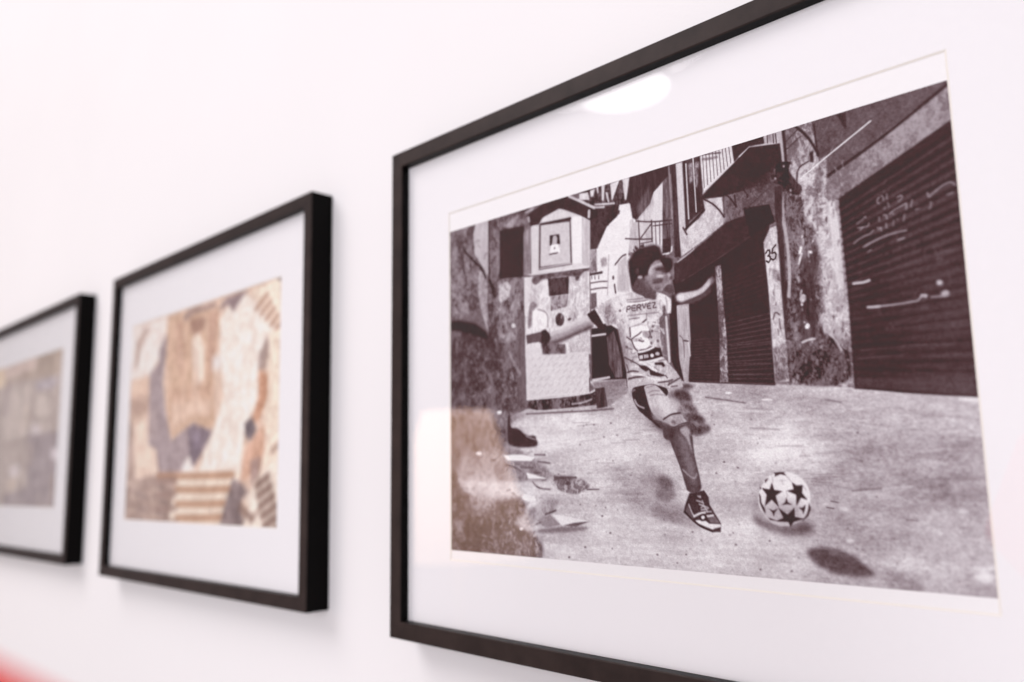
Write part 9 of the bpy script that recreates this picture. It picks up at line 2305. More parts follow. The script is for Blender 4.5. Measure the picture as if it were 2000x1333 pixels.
("L",190,0.47,0.8,0.7,[218.5,158.1,219,160.1]),
("L",190,0.47,0.8,0.7,[217.4,158.5,220.6,158.3]),
("P",82,'g',22,3,0.95,[227.3,188.1,231.6,185.8,239.9,185.9,248.5,188.5,253.4,193.1,257.3,195.7,249.8,197.3,241.1,196.9,231,193.7]),
("P",140,'g',14,2,0.5,[241.5,188.7,241.3,188.9,241,189.1,240.5,189.2,239.8,189.3,239.2,189.3,238.5,189.1,238,189,237.5,188.7,237.3,188.4,237.3,188.2,237.4,187.9,237.8,187.7,238.3,187.6,238.9,187.6,239.6,187.6,240.3,187.7,240.8,187.9,241.2,188.1,241.5,188.4]),
("P",232,'i',5,2,0.9,[292.2,126.7,299.9,127.4,300.1,129,294.7,128.3])]
ART2 = [
("P",(228,201,182),'w',17,1.9,1,[-82.6,-19.8,320.4,-1.6,328.2,211,-60.5,218]),
("P",(247,232,224),'w',17,9.5,1,[-16,0.7,85.8,0.7,80.8,21.7,66.2,42.8,43.4,59.3,-3.3,59.4]),
("P",(191,167,155),'w',17,9.5,0.85,[7.8,41,10.3,17.3,32.3,5,42.8,8.5,22,27.4,13.9,48]),
("P",(238,207,186),'w',17,9.5,1,[-6,59.2,45.7,57.4,45.8,80.3,-0.6,81.3]),
("P",(191,161,146),'w',17,11.4,0.7,[-1.1,76.9,45.3,76.1,50.1,97.1,1.5,98.5]),
("P",(247,220,202),'w',17,11.4,1,[10.1,103.3,48.1,101.1,56,128,73.5,134.6,74.3,164.2,25.4,166.1]),
("P",(178,154,144),'w',17,11.4,0.8,[-9.3,97.9,10.1,103.3,22.8,166.1,-0.1,170.3]),
("P",(182,158,147),'w',17,9.5,1,[-0.9,164,78.1,156.4,116.7,156.8,108.2,206.1,-6,207.7]),
("P",(214,190,175),'w',17,5.7,0.7,[-0.9,164,10.6,163.2,13.2,167.3,1.7,168.2]),
("P",(153,133,127),'w',17,5.7,0.7,[19.8,174.9,30.9,174.1,33.4,178.1,22.3,179]),
("P",(202,176,163),'w',17,5.7,0.7,[39.8,185.5,50.5,184.6,52.9,188.5,42.2,189.5]),
("P",(214,190,175),'w',17,5.7,0.7,[59.1,195.7,69.5,194.7,71.8,198.5,61.4,199.6]),
("P",(153,133,127),'w',17,5.7,0.7,[73.8,168.6,84,167.8,86.2,171.7,76.1,172.5]),
("P",(202,176,163),'w',17,5.7,0.7,[92,178.8,101.9,177.9,104,181.7,94.2,182.6]),
("P",(214,190,175),'w',17,5.7,0.7,[6.1,190.5,17.4,189.5,20,193.5,8.7,194.6]),
("P",(153,133,127),'w',17,5.7,0.7,[26.5,200.9,37.5,199.8,39.9,203.7,29,204.8]),
("P",(202,176,163),'w',17,5.7,0.7,[41.8,173,52.6,172.2,55,176.1,44.3,177]),
("P",(214,190,175),'w',17,5.7,0.7,[61.1,183.4,71.5,182.5,73.8,186.4,63.4,187.3]),
("P",(153,133,127),'w',17,5.7,0.7,[79.7,193.5,89.7,192.5,92,196.3,81.9,197.3]),
("P",(202,176,163),'w',17,5.7,0.7,[94,166.8,103.8,166.1,106,169.9,96.2,170.7]),
("P",(214,190,175),'w',17,5.7,0.7,[8.2,177.7,19.5,176.8,22.1,180.9,10.8,181.8]),
("P",(153,133,127),'w',17,5.7,0.7,[28.6,188.3,39.5,187.3,42,191.3,31.1,192.3]),
("P",(202,176,163),'w',17,5.7,0.7,[48.2,198.5,58.8,197.5,61.2,201.3,50.6,202.4]),
("P",(214,190,175),'w',17,5.7,0.7,[63.1,171.1,73.5,170.3,75.8,174.3,65.5,175.1]),
("P",(153,133,127),'w',17,5.7,0.7,[81.7,181.4,91.7,180.5,93.9,184.4,83.9,185.3]),
("P",(202,176,163),'w',17,5.7,0.7,[99.6,191.3,109.3,190.4,111.5,194.1,101.8,195.1]),
("P",(214,190,175),'w',17,5.7,0.7,[10.3,164.9,21.6,164.1,24.1,168.2,12.9,169]),
("P",(153,133,127),'w',17,5.7,0.7,[30.6,175.7,41.5,174.8,44,178.8,33.1,179.7]),
("P",(202,176,163),'w',17,5.7,0.7,[50.2,186.1,60.8,185.2,63.2,189.1,52.6,190.1]),
("P",(214,190,175),'w',17,5.7,0.7,[69.2,196.2,79.4,195.2,81.7,199,71.5,200.1]),
("P",(153,133,127),'w',17,5.7,0.7,[83.7,169.3,93.7,168.6,95.9,172.4,85.9,173.2]),
("P",(202,176,163),'w',17,5.7,0.7,[101.6,179.5,111.3,178.6,113.4,182.4,103.7,183.3]),
("P",(214,190,175),'w',17,5.7,0.7,[17.1,191.1,28.3,190.1,30.8,194.1,19.7,195.2]),
("P",(153,133,127),'w',17,5.7,0.7,[37.2,201.4,47.9,200.3,50.3,204.2,39.6,205.3]),
("P",(202,176,163),'w',17,5.7,0.7,[52.3,173.8,62.8,172.9,65.2,176.9,54.7,177.7]),
("P",(214,190,175),'w',17,5.7,0.7,[71.2,184.1,81.4,183.2,83.7,187,73.5,188]),
("P",(153,133,127),'w',17,5.7,0.7,[89.4,194,99.3,193.1,101.5,196.8,91.7,197.8]),
("P",(202,176,163),'w',17,5.7,0.7,[103.5,167.6,113.3,166.9,115.4,170.6,105.7,171.4]),
("P",(214,190,175),'w',17,5.7,0.7,[19.2,178.4,30.3,177.5,32.8,181.6,21.7,182.5]),
("P",(153,133,127),'w',17,5.7,0.7,[39.2,188.9,50,187.9,52.4,191.9,41.6,192.9]),
("P",(202,176,163),'w',17,5.7,0.7,[58.5,199,68.9,198,71.2,201.8,60.8,202.9]),
("P",(214,190,175),'w',17,5.7,0.7,[73.2,171.9,83.4,171.1,85.6,175,75.5,175.8]),
("P",(153,133,127),'w',17,5.7,0.7,[91.4,182.1,101.3,181.2,103.5,185,93.6,185.9]),
("P",(202,176,163),'w',17,5.7,0.7,[5.5,194,16.8,193,19.4,197,8.1,198.1]),
("P",(214,190,175),'w',17,5.7,0.7,[21.3,165.7,32.4,164.9,34.9,169,23.8,169.8]),
("P",(153,133,127),'w',17,5.7,0.7,[41.2,176.4,52,175.6,54.4,179.5,43.7,180.4]),
("P",(202,176,163),'w',17,5.7,0.7,[60.5,186.8,70.9,185.8,73.2,189.7,62.9,190.7]),
("P",(214,190,175),'w',17,5.7,0.7,[79.1,196.8,89.2,195.8,91.4,199.5,81.4,200.6]),
("P",(219,186,161),'w',17,7.6,1,[86,2.8,122.5,3.4,191,3.5,196.4,25,189.2,59.4,187.6,90.6,193.2,114.6,174,119.2,148.9,110.9,128.3,117.1,107.1,125.8,91.3,103.5,86.8,67.2,81.2,40.3]),
("P",(199,162,141),'w',17,11.4,0.85,[102.9,10.3,120.8,9.7,127,55.1,124.1,70.4,109,51.3]),
("P",(178,143,127),'w',17,9.5,0.9,[132,12.7,167.8,13,166.7,24.8,154.6,28,139.7,27.1]),
("P",(249,229,214),'w',17,11.4,0.95,[140,30.1,156.7,28.3,166.1,43.8,166.5,74.1,152.5,78.6,143.3,54.8]),
("P",(191,154,135),'w',17,9.5,0.85,[173.7,11.4,192.7,10.4,189.9,42.8,180.6,75.3,172.8,52.1]),
("P",(207,168,147),'w',17,15.2,0.5,[95.5,76,186.8,79.5,187.6,90.6,96.7,88]),
("P",(241,212,193),'w',17,13.3,0.7,[99,88.2,183.8,92.2,181.1,108.5,152.4,103.2,119.2,112.8,102.6,115.9]),
("P",(163,139,132),'w',17,7.6,0.85,[118.4,8,131,1.2,187,2.5,189.4,8,140.2,7.9,125.5,13]),
("P",(171,154,155),'w',17,7.6,1,[85.5,17.2,85,40.7,79.2,66.6,88.7,95.4,103.5,125.7,128.3,117.1,149.8,111.3,171.9,117.2,189,120.9,171.4,137.4,150.4,152.5,128.4,156.5,78.1,156,69.9,132.5,51.1,127.8,47,55.4,66.7,47,69,32.7]),
("P",(135,120,129),'w',17,7.6,0.9,[138.8,115.7,151.1,112.5,173.9,118.2,186.8,121.9,163.8,142.7,151.6,152.5,142.7,136.5]),
("P",(163,148,161),'w',17,7.6,0.8,[150.6,120.9,162.7,118.6,162.4,135.3,152.6,135]),
("P",(191,173,171),'w',17,9.5,0.7,[52.1,93.1,69.3,90.2,74.6,122.6,55.5,123.9]),
("P",(250,239,232),'w',17,7.6,0.95,[125.4,157.3,135.1,145.7,144,141.2,153.3,152.6,165.1,157.7]),
("P",(249,236,225),'w',17,9.5,1,[196.2,21.2,210.7,10.3,237.7,1.3,263,15.5,282.2,30.5,294,41.5,280.2,56.8,269.6,76.2,267.3,96.4,251.4,115.8,242.7,132.6,240,158.4,161,157.6,179,132.1,193.2,114.6,206.8,92,198.3,51.2]),
("P",(244,240,238),'w',17,11.4,0.8,[182.9,53.2,201,52.4,199.4,67.8,183.8,66.3]),
("P",(157,137,138),'w',17,7.6,0.95,[191.7,12.1,206.4,2.5,246.7,1.7,232.7,8.1,221.2,17.3,210.6,9.3]),
("P",(246,228,210),'w',17,7.6,1,[250.3,4.1,301.8,0.2,303.7,46.1,282.2,31.4,263,15.5]),
("L",(185,151,132),6,5.7,0.85,[260.6,20.4,278,11.7]),
("L",(185,151,132),6,5.7,0.85,[269,26.2,283.9,18.5]),
("L",(185,151,132),6,5.7,0.85,[277.3,31.9,289.8,25.3]),
("L",(185,151,132),6,5.7,0.85,[285.4,37.5,295.5,31.9]),
("L",(185,151,132),6,5.7,0.85,[293.4,43,301.2,38.4]),
("P",(139,122,116),'w',17,3.8,1,[292.2,-0.1,300.2,-0.1,300.4,4.7]),
("P",(242,223,205),'w',17,9.5,1,[280.6,44.9,303.6,42.8,305.4,158.7,273.8,158.4,276.1,107.1]),
("P",(152,131,124),'w',17,9.5,0.8,[265.5,62,279.6,44.8,284.3,54.7,276.9,76.9,266.1,73.3]),
("P",(202,154,127),'w',17,9.5,0.95,[266.1,73.3,282.2,78.2,282.1,97.5,269,116.8,256.6,117,267.3,96.4]),
("P",(111,100,105),'w',17,7.6,0.95,[245.2,116.4,258,112.5,266,123.3,256.5,133.4,245.8,126.7]),
("P",(213,170,146),'w',17,11.4,0.9,[252.4,134.6,278.9,118.1,280,140.5,270.4,156.7,241.2,166.5,246.1,142.9]),
("P",(163,137,130),'w',17,7.6,0.85,[256.6,148.2,273.8,145.2,270.7,161.7,257.9,170.7]),
("P",(244,228,211),'w',17,5.7,1,[125.4,156.5,240,157.7,228.7,175,215.4,190.6,214.4,202.6,103.6,204.7,114.1,175.8]),
("L",(182,140,113),6.5,7.6,0.85,[76,158.8,173.2,159.9,227.7,159.6]),
("L",(160,133,124),5,7.6,0.8,[74.1,163.1,117.3,162.9]),
("L",(182,140,113),6.5,7.6,0.85,[118.1,172,174.2,172.2,228.5,171.3]),
("L",(160,133,124),5,7.6,0.8,[75.5,176.4,118.5,175.7]),
("L",(182,140,113),6.5,7.6,0.85,[119.4,185.1,175.2,184.7,214.9,183.4]),
("L",(160,133,124),5,7.6,0.8,[77,190,119.7,188.9]),
("L",(182,140,113),6.5,7.6,0.85,[120.6,197.8,176.1,196.8,215.7,195]),
("L",(160,133,124),5,7.6,0.8,[78.4,203.2,120.9,201.6]),
("P",(129,114,116),'w',17,9.5,0.85,[226.8,162.2,242.2,166.2,256.4,174.9,243.1,180.8,243.9,193.3,257.9,201.2,205.3,204.3,213.3,187.2,221.5,173.4]),
("P",(246,231,217),'w',17,9.5,1,[273.8,158.4,304.8,146,305.8,204.3,242.9,205,257.2,188.1,248.3,181.6]),
("L",(139,114,104),7,7.6,0.9,[267.1,169,285.2,161.8]),
("L",(139,114,104),7,7.6,0.9,[270.5,177.2,289.7,169.5]),
("L",(139,114,104),7,7.6,0.9,[273.9,185.3,294.1,177.2]),
("L",(139,114,104),7,7.6,0.9,[277.2,193.3,298.5,184.7]),
("L",(139,114,104),7,7.6,0.9,[280.5,201.2,302.8,192.2]),
("L",(139,114,104),7,7.6,0.9,[283.7,209.1,307.1,199.6]),
("L",(139,114,104),7,7.6,0.8,[241.1,186.7,260.9,195.3]),
("L",(155,128,116),5,7.6,0.6,[259.3,197,273.7,187.7]),
("L",(163,136,121),6,7.6,0.7,[290.6,141.6,302.9,136]),
("L",(185,150,129),4.76,5.7,0.403,[117.1,85.9,117.9,95]),
("L",(246,225,207),2.56,5.7,0.435,[167.8,59.8,166.6,69.8]),
("L",(202,167,144),2.82,5.7,0.324,[133.7,24.6,135,44.5]),
("L",(185,150,129),2.8,5.7,0.313,[155.2,63.8,155.4,78.6]),
("L",(246,225,207),4.89,5.7,0.297,[122,21.9,125.3,30.9]),
("L",(202,167,144),4.34,5.7,0.394,[90.6,23.4,89.7,40.8]),
("L",(185,150,129),4.96,5.7,0.451,[91,51.9,91.3,68.2]),
("L",(246,225,207),3.41,5.7,0.35,[180.1,94.7,182.8,100.5]),
("L",(202,167,144),3.45,5.7,0.272,[172.5,62.6,171.5,79.7]),
("L",(185,150,129),3.9,5.7,0.392,[100.4,28.8,104.2,50.8]),
("L",(246,225,207),4.74,5.7,0.274,[157.5,83.8,160.7,103.6]),
("L",(202,167,144),4.39,5.7,0.297,[124.6,12.5,123.5,27]),
("L",(185,150,129),3.06,5.7,0.373,[126.7,31.4,129.1,50.1]),
("L",(246,225,207),2.34,5.7,0.337,[153.4,94.3,156.8,114.3]),
("L",(202,167,144),4.88,5.7,0.253,[100.4,40.9,101.1,55.1]),
("L",(185,150,129),4.55,5.7,0.362,[173.9,25.7,175,38.8]),
("L",(246,225,207),3.23,5.7,0.45,[167.7,17.1,171.3,32]),
("L",(202,167,144),4.11,5.7,0.34,[93.7,22.5,94.1,36]),
("L",(185,150,129),4.7,5.7,0.271,[184.9,97.6,185,109.1]),
("L",(246,225,207),4.9,5.7,0.44,[145.9,69.9,148.9,89.5]),
("L",(202,167,144),4.92,5.7,0.271,[163.8,74.9,164.6,92.1]),
("L",(185,150,129),4.43,5.7,0.362,[113.6,27.8,112.3,39.4]),
("L",(246,225,207),2.73,5.7,0.452,[170.6,38.4,169.1,44.9]),
("L",(202,167,144),4.43,5.7,0.479,[106.1,24.5,108.4,43.8]),
("L",(185,150,129),2.91,5.7,0.415,[101.1,93.1,104.4,108.2]),
("L",(246,225,207),3.42,5.7,0.31,[185.6,27,187.4,41.5]),
("L",(202,167,144),4.68,5.7,0.355,[94.4,54.8,95.4,66.8]),
("L",(185,150,129),4.37,5.7,0.303,[155.3,59.3,156.9,79.7]),
("L",(246,225,207),4.98,5.7,0.356,[154,78.1,154.1,95.2]),
("L",(202,167,144),3.43,5.7,0.316,[133.2,38.8,134.4,50.5]),
("L",(185,150,129),2.95,5.7,0.4,[103.3,33.8,105,42.2]),
("L",(246,225,207),3.93,5.7,0.404,[189.4,65.5,191.4,79.2]),
("L",(202,167,144),4.33,5.7,0.327,[151.5,65.6,153,76.9]),
("L",(185,150,129),2.04,5.7,0.265,[113,14.1,112.2,25.6]),
("L",(246,225,207),4.33,5.7,0.29,[118.6,39.7,120.7,55.2]),
("L",(202,167,144),3.93,5.7,0.292,[181,78.8,182.1,91.8]),
("L",(185,150,129),2.54,5.7,0.483,[159.3,98.8,158.8,115.9]),
("L",(246,225,207),2.43,5.7,0.298,[182.6,80.5,185.4,97.4]),
("L",(202,167,144),4.54,5.7,0.435,[106.3,43.6,105,49.5]),
("L",(185,150,129),4.88,5.7,0.374,[152.2,79.8,152.8,94.6]),
("L",(246,225,207),4.4,5.7,0.309,[127.9,75.5,126.7,85.9]),
("L",(202,167,144),4.52,5.7,0.305,[133.1,21.7,133.3,30.8]),
("L",(185,150,129),4.67,5.7,0.316,[175.7,65.4,177.9,80.6]),
("L",(246,225,207),4.42,5.7,0.409,[92.2,55.1,92.2,72.5]),
("L",(202,167,144),3.28,5.7,0.498,[182.2,39.3,183.3,49.4]),
("L",(185,150,129),3.42,5.7,0.338,[153.5,90,153.8,105.5])]
ART3 = [
("P",(191,176,168),'w',17,1.9,1,[-1918.3,-40.5,298.2,-1.4,301.2,196.6,-1711.6,235]),
("P",(186,167,152),'w',17,9.5,1,[-608.3,-34,298.4,-0.2,297.4,31.3,202.5,28.7,-595.2,-2.2]),
("P",(246,218,189),'w',17,9.5,0.9,[-19.6,-5.1,51.3,-2.7,66.1,27.7,-10.9,28.3]),
("P",(227,204,194),'w',17,9.5,0.8,[51.3,-2.7,203.3,2.1,193.5,15.5,63.9,18.6]),
("P",(191,181,189),'w',17,7.6,0.8,[197.4,34.4,263.9,34.1,293.2,38.7,266.5,48.1,205.9,45.3]),
("P",(214,200,191),'w',17,11.4,0.8,[67.7,34.4,178.7,36.9,179.8,102.6,70.6,106.8]),
("P",(225,212,202),'w',17,11.4,0.7,[208,55.6,256.2,55.1,255.6,82.4,206.7,79.7]),
("P",(163,150,152),'w',17,13.3,0.9,[179.8,102.6,305,104,299.7,194.8,93,198.5,89.4,183.8,194.5,171]),
("P",(235,226,228),'w',17,9.5,0.7,[189.7,88.9,233.5,91.1,230.2,104.7,192.3,101.1]),
("P",(235,226,227),'w',17,9.5,0.7,[107.8,141.9,155.4,140.6,152.4,156.9,111.3,156.6]),
("P",(238,228,232),'w',17,7.6,0.8,[275.1,123.7,300.5,124.5,300.1,137.5,277.6,137]),
("P",(221,204,191),'w',17,9.5,0.7,[97.6,158.6,159.5,159,136.4,175.2,94.5,175.4]),
("P",(178,162,160),'w',17,9.5,0.5,[58,24.8,94.7,25.7,91.5,73.2,61.9,71.5]),
("P",(171,153,144),'w',17,11.4,0.7,[-225.1,34.7,-157.1,34.3,-114,147.9,-194.5,161.8]),
("P",(231,212,191),'w',17,11.4,0.7,[-316.5,44.7,-243.3,41.3,-199.3,147,-287.2,161.5]),
("P",(147,137,143),'w',17,11.4,0.7,[-416.4,55.7,-337.3,48.9,-292.6,145.9,-389.1,161.2]),
("P",(210,176,152),'w',17,11.4,0.7,[-547.6,13.2,-440.2,57.3,-395.2,144.8,-501.5,160.8]),
("P",(171,153,144),'w',17,11.4,0.7,[-671.1,23.8,-578.3,5,-508.5,143.6,-626.3,160.4]),
("P",(231,212,191),'w',17,11.4,0.7,[-808,35.5,-706.6,12.1,-634.2,142.2,-765.5,159.9]),
("P",(147,137,143),'w',17,11.4,0.7,[-994.1,-16.7,-849.3,20,-774.7,140.7,-921.9,159.4]),
("P",(210,176,152),'w',17,11.4,0.7,[-1170.4,-5.7,-1008.9,28.8,-932.5,139,-1098.8,158.8]),
("L",(171,156,149),4.07,5.7,0.411,[143.5,59,147.9,68.8]),
("L",(235,220,207),5.18,5.7,0.434,[-412.9,55.3,-401.2,66.7]),
("L",(147,136,135),3.38,5.7,0.559,[-152.1,10.1,-156.1,24.9]),
("L",(214,189,160),4.83,5.7,0.43,[121.1,164.5,129,173.7]),
("L",(171,156,149),5.16,5.7,0.405,[269.4,184,271.5,189.8]),
("L",(235,220,207),3.13,5.7,0.6,[-207.6,70.9,-198.4,85.3]),
("L",(147,136,135),3.1,5.7,0.458,[-605.8,169.4,-606.6,196.1]),
("L",(214,189,160),7.85,5.7,0.386,[-560.2,39.6,-553.5,57.9]),
("L",(171,156,149),3.68,5.7,0.432,[277.3,184.7,285.6,204.8]),
("L",(235,220,207),6.83,5.7,0.438,[169.5,147.5,178,168]),
("L",(147,136,135),7.43,5.7,0.525,[-110.3,26.8,-110.4,44]),
("L",(214,189,160),6.29,5.7,0.416,[165.6,63.6,177,87.7]),
("L",(171,156,149),4.12,5.7,0.496,[152.8,166.7,154.3,181.2]),
("L",(235,220,207),6.82,5.7,0.451,[-308.5,169.2,-306.7,185.4]),
("L",(147,136,135),4.71,5.7,0.318,[222.1,112,225.7,131.5]),
("L",(214,189,160),3.86,5.7,0.388,[-57.9,95.2,-56.5,109.9]),
("L",(171,156,149),7.58,5.7,0.57,[-193.7,159.6,-185.1,191.1]),
("L",(235,220,207),6.78,5.7,0.454,[27.4,192.5,31.2,201.9]),
("L",(147,136,135),4.72,5.7,0.479,[153.5,165,157.4,189.5]),
("L",(214,189,160),5.22,5.7,0.587,[-603.3,159.1,-587.3,187.1]),
("L",(171,156,149),7.86,5.7,0.572,[179.9,137.4,180.8,148]),
("L",(235,220,207),3.29,5.7,0.353,[-63.8,135.6,-58.9,165.1]),
("L",(147,136,135),4.26,5.7,0.583,[-646.3,45.9,-640.2,86.4]),
("L",(214,189,160),7.09,5.7,0.361,[-81.5,98.5,-79.2,123.4]),
("L",(171,156,149),3.95,5.7,0.434,[-127.8,167.1,-115,198.2]),
("L",(235,220,207),3.11,5.7,0.35,[218.6,82.5,225.7,94.7]),
("L",(147,136,135),3.41,5.7,0.504,[-327.7,42,-318.9,77.7]),
("L",(214,189,160),3.07,5.7,0.404,[-447.1,108,-436.2,129.7]),
("L",(171,156,149),5.24,5.7,0.304,[-355.6,193.4,-347.8,225.5]),
("L",(235,220,207),6.13,5.7,0.347,[109.8,71.6,117.7,90.3]),
("L",(147,136,135),5.03,5.7,0.362,[-534.3,150.2,-542.6,160.5]),
("L",(214,189,160),4.22,5.7,0.448,[-394,165.3,-380.7,195.4]),
("L",(171,156,149),3.64,5.7,0.407,[-574.5,53.3,-567.6,87.2]),
("L",(235,220,207),6.19,5.7,0.534,[-669.5,149,-658.6,171.5]),
("L",(147,136,135),5.12,5.7,0.323,[60.5,91.4,55.4,100.7]),
("L",(214,189,160),6.7,5.7,0.518,[193,115.9,198.3,139.3]),
("L",(171,156,149),7.54,5.7,0.363,[280.2,182.1,281.9,192.8]),
("L",(235,220,207),7.52,5.7,0.542,[-157.5,117.1,-146.8,148.3]),
("L",(147,136,135),6.5,5.7,0.503,[-67.4,29.6,-57.8,48.7]),
("L",(214,189,160),4.07,5.7,0.359,[-682.5,126.9,-657,169.4]),
("L",(171,156,149),7.15,5.7,0.564,[163,181.1,162.8,191.8]),
("L",(235,220,207),4.83,5.7,0.542,[-626.7,145.1,-629.6,161.2]),
("L",(147,136,135),4.34,5.7,0.524,[-418.1,60.2,-417.5,79.9]),
("L",(214,189,160),5.73,5.7,0.33,[9.2,154.5,5.3,164.9]),
("L",(171,156,149),5.84,5.7,0.413,[-134.9,119.2,-134.8,145.4]),
("L",(235,220,207),5.46,5.7,0.375,[143,183.6,154.8,209.6]),
("L",(147,136,135),3.41,5.7,0.365,[41.9,152.8,40.8,159.4]),
("L",(214,189,160),5.43,5.7,0.395,[-436.9,102.6,-421.2,130.9]),
("L",(171,156,149),5.43,5.7,0.442,[-233.1,24.8,-221.8,39.4]),
("L",(235,220,207),6.9,5.7,0.508,[241.9,180.7,240.5,202.6]),
("L",(147,136,135),3.42,5.7,0.356,[-622.7,145,-600.3,168.1]),
("L",(214,189,160),6.13,5.7,0.51,[285.7,158.1,288.7,182.6]),
("L",(171,156,149),3.28,5.7,0.429,[-98.9,146.4,-95.5,178.1]),
("L",(235,220,207),3.87,5.7,0.491,[-675.8,48.8,-679.1,72.5]),
("L",(147,136,135),7.49,5.7,0.462,[-344.8,136.3,-342.1,156.5]),
("L",(214,189,160),6.38,5.7,0.505,[-270,187.1,-267.8,202.5]),
("L",(171,156,149),5.28,5.7,0.347,[44.7,154.6,49.4,176]),
("L",(235,220,207),6.35,5.7,0.484,[-554.3,6.9,-527,47.9]),
("L",(147,136,135),7.86,5.7,0.321,[-430.9,-16.2,-414.1,10.4]),
("L",(214,189,160),6.39,5.7,0.453,[-235.4,24.7,-233.9,40.3]),
("L",(171,156,149),5.92,5.7,0.598,[-302.8,77.3,-305.5,96.1]),
("L",(235,220,207),4.83,5.7,0.375,[-536.7,-15.4,-534.5,23.6]),
("L",(147,136,135),7.13,5.7,0.576,[185.8,151,189.7,171.1]),
("L",(214,189,160),5.72,5.7,0.4,[-320,94.7,-314.5,126.9]),
("L",(171,156,149),6.12,5.7,0.522,[214.3,118.5,212.7,131.9]),
("L",(235,220,207),7.29,5.7,0.561,[-210.5,102.5,-211.5,119.6]),
("L",(147,136,135),4.3,5.7,0.583,[53.7,53.7,55.4,64.3]),
("L",(214,189,160),3.21,5.7,0.514,[153,77.6,160.5,95]),
("L",(171,156,149),5.62,5.7,0.486,[55.7,126,59.3,134.3]),
("L",(235,220,207),5.19,5.7,0.555,[232.7,88.6,236.4,99.9])]


W1, H1 = 300.1, 201.1
rgb1 = ink_mono(draw(ART1, W1, H1, 120.0))
framed_picture('large black framed black and white photograph of a boy kicking a football, nearest picture',
               -0.0533, 0.3525, -0.0573, 0.2655, -0.0046, (0, 0.1), (-0.0018, 0.2997, -0.0066, 0.2137), (-0.0013, 0.2008, W1, H1), rgb1,
               'monochrome street photograph of a boy kicking a star patterned ball')
rgb2 = ink_rgb(draw(ART2, 301.0, 202.0, (238., 208., 196.)))
framed_picture('black framed beige photograph of steps and pale stone, middle picture of the row',
               -0.5528, -0.1535, -0.0525, 0.2660, 0.0063, (-.1535, .107), (-0.5092, -0.2070, 0.0052, 0.2088), (-0.5085, 0.2080, 301.0, 202.0), rgb2,
               'blurred beige and mauve photograph of steps between stone')
rgb3 = ink_rgb(draw(ART3, 301.0, 196.0, (206., 190., 188.)))
framed_picture('black framed grey beige photograph cut off by the left edge, farthest picture',
               -1.0564, -0.6570, -0.0516, 0.2656, 0.0069, (-.657, .107), (-1.0262, -0.7245, 0.0112, 0.2088), (-1.0255, 0.2080, 301.0, 196.0), rgb3,
               'blurred grey and beige photograph')

# ------------------------------------------------------------------ red padded thing close to the lens
def rounded_pad(name, sx, sy, sz, r, mat):
    n = 10
    V, F = [], []
    rows = []
    for i in range(n + 1):
        th = math.pi * i / n - math.pi / 2
        row = []
        for k in range(4 * (n // 2 + 1)):
            qd, kk = divmod(k, n // 2 + 1)
            ph = (qd + kk / (n // 2)) * math.pi / 2
            cx = (sx / 2 - r) * (1 if qd in (0, 3) else -1)
            cy = (sy / 2 - r) * (1 if qd in (0, 1) else -1)
            cz = (sz / 2 - r) * (1 if i > n // 2 else -1)
            row.append(len(V))
            V.append((cx + r * math.cos(th) * math.cos(ph), cy + r * math.cos(th) * math.sin(ph), cz + r * math.sin(th)))
        rows.append(row)
    m = len(rows[0])
    for i in range(n):
        for k in range(m):
            F.append((rows[i][k], rows[i][(k + 1) % m], rows[i + 1][(k + 1) % m], rows[i + 1][k]))
    F += [tuple(rows[0][::-1]), tuple(rows[-1])]
    return mesh_ob(name, V, F, mat, None, True)

M_RED = plain('red_fabric', (0.80, 0.035, 0.03), (0.88, 0.05, 0.04), 300, 0.8, 0.2, None, 0.1)
pad = rounded_pad('red_cushion', 0.16, 0.03, 0.10, 0.0145, M_RED)
pad.location = (0.2574, -0.3600, -0.0069)
pad.rotation_euler = (0.1693, 0.4736, 0.8465)
tag(pad, 'bright red padded edge, far out of focus in the bottom left corner', 'cushion')

# ------------------------------------------------------------------ things seen only mirrored in the picture glass
def disc_rings(rows, seg=48):
    V, F = [], []
    for r, z in rows:
        for k in range(seg):
            a = 2 * math.pi * k / seg
            V.append((r * math.cos(a), r * math.sin(a), z))
    for i in range(len(rows) - 1):
        for k in range(seg):
            F.append((i * seg + k, i * seg + (k + 1) % seg, (i + 1) * seg + (k + 1) % seg, (i + 1) * seg + k))
    F.append(tuple(range(seg))[::-1])
    F.append(tuple(range((len(rows) - 1) * seg, len(rows) * seg)))
    return V, F

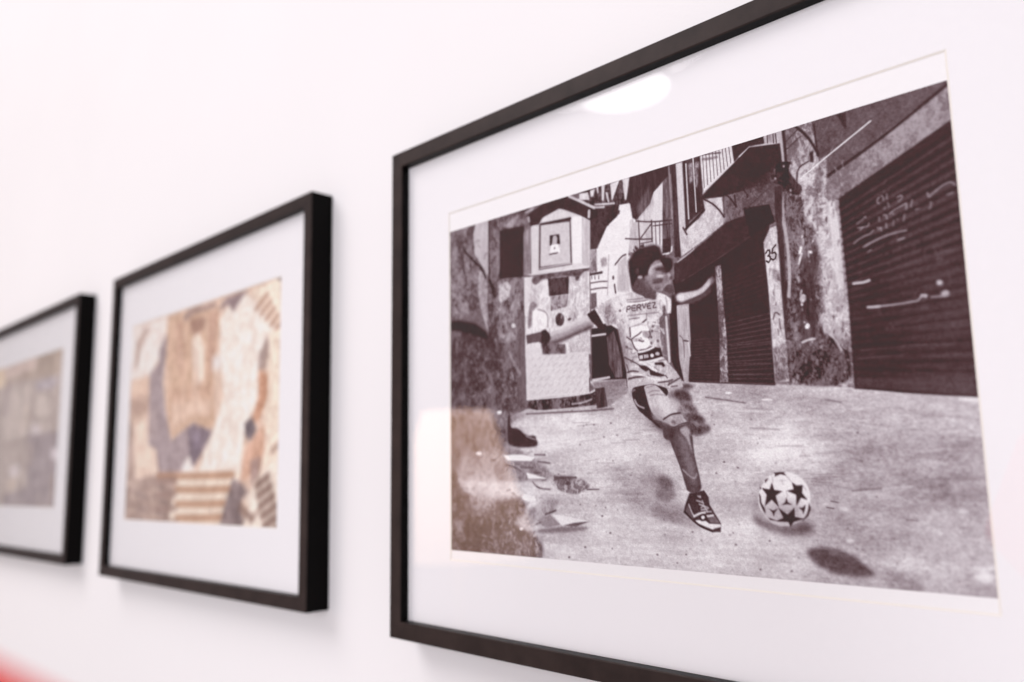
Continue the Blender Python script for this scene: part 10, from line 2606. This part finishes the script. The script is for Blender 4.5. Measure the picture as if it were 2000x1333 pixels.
lamp = bpy.data.objects.new('ceiling_lamp', None)
COL.objects.link(lamp)
lamp.location = (-1.2471, -1.9193, 1.3513)
tag(lamp, 'round white ceiling lamp mirrored in the glass of the largest picture', 'lamp')
V, F = disc_rings([(0.02, -0.012), (0.14, -0.010), (0.172, 0.0), (0.178, 0.012), (0.178, 0.02)])
mesh_ob('diffuser', V, F, emit_material('lamp_diffuser', (1.0, 0.97, 0.98), 7.0), lamp, True)
V, F = disc_rings([(0.182, 0.004), (0.186, 0.004), (0.188, 0.03), (0.18, 0.045), (0.02, 0.045)])
mesh_ob('housing', V, F, plain('lamp_housing', (0.7, 0.7, 0.7), (0.8, 0.8, 0.8), 20, 0.4), lamp, True)

tl = bpy.data.objects.new('warm_glow_standin', None)  # unseen stand-in, made up and shaped to mirror as a warm tan patch
COL.objects.link(tl)
tl.location = (-1.1396, -1.0473, -0.1575)
tag(tl, 'made-up warm glowing cone mirrored as a tan patch in the largest picture', 'lamp')
V, F = disc_rings([(0.198, 0.0), (0.20, 0.0), (0.17, 0.09), (0.14, 0.18), (0.105, 0.28), (0.085, 0.345), (0.083, 0.345)])
m_glow = emit_material('warm_glow', (1.0, 0.60, 0.38), 3.3)
nt = m_glow.node_tree                      # glow graded to suit the mirrored patch, strongest near the top
tc = node(nt, 'ShaderNodeTexCoord'); sx = node(nt, 'ShaderNodeSeparateXYZ'); mr = node(nt, 'ShaderNodeMapRange')
nt.links.new(tc.outputs['Object'], sx.inputs[0]); nt.links.new(sx.outputs['Z'], mr.inputs['Value'])
mr.inputs['From Min'].default_value = 0.0; mr.inputs['From Max'].default_value = 0.30
mr.inputs['To Min'].default_value = 1.3; mr.inputs['To Max'].default_value = 3.6
nt.links.new(mr.outputs['Result'], nt.nodes['Principled BSDF'].inputs['Emission Strength'])
mesh_ob('glow_cone', V, F, m_glow, tl, True)
V, F = disc_rings([(0.011, -0.95), (0.011, -0.001), (0.004, 0.0)], 20)
mesh_ob('pole', V, F, plain('brushed_steel', (0.35, 0.33, 0.31), (0.45, 0.43, 0.4), 30, 0.35), tl, True)  # pole and base are made up along with the glowing cone
V, F = disc_rings([(0.15, -0.98), (0.15, -0.965), (0.13, -0.955), (0.011, -0.95)])
mesh_ob('base', V, F, plain('cast_base', (0.05, 0.05, 0.05), (0.08, 0.08, 0.08), 30, 0.45), tl, True)
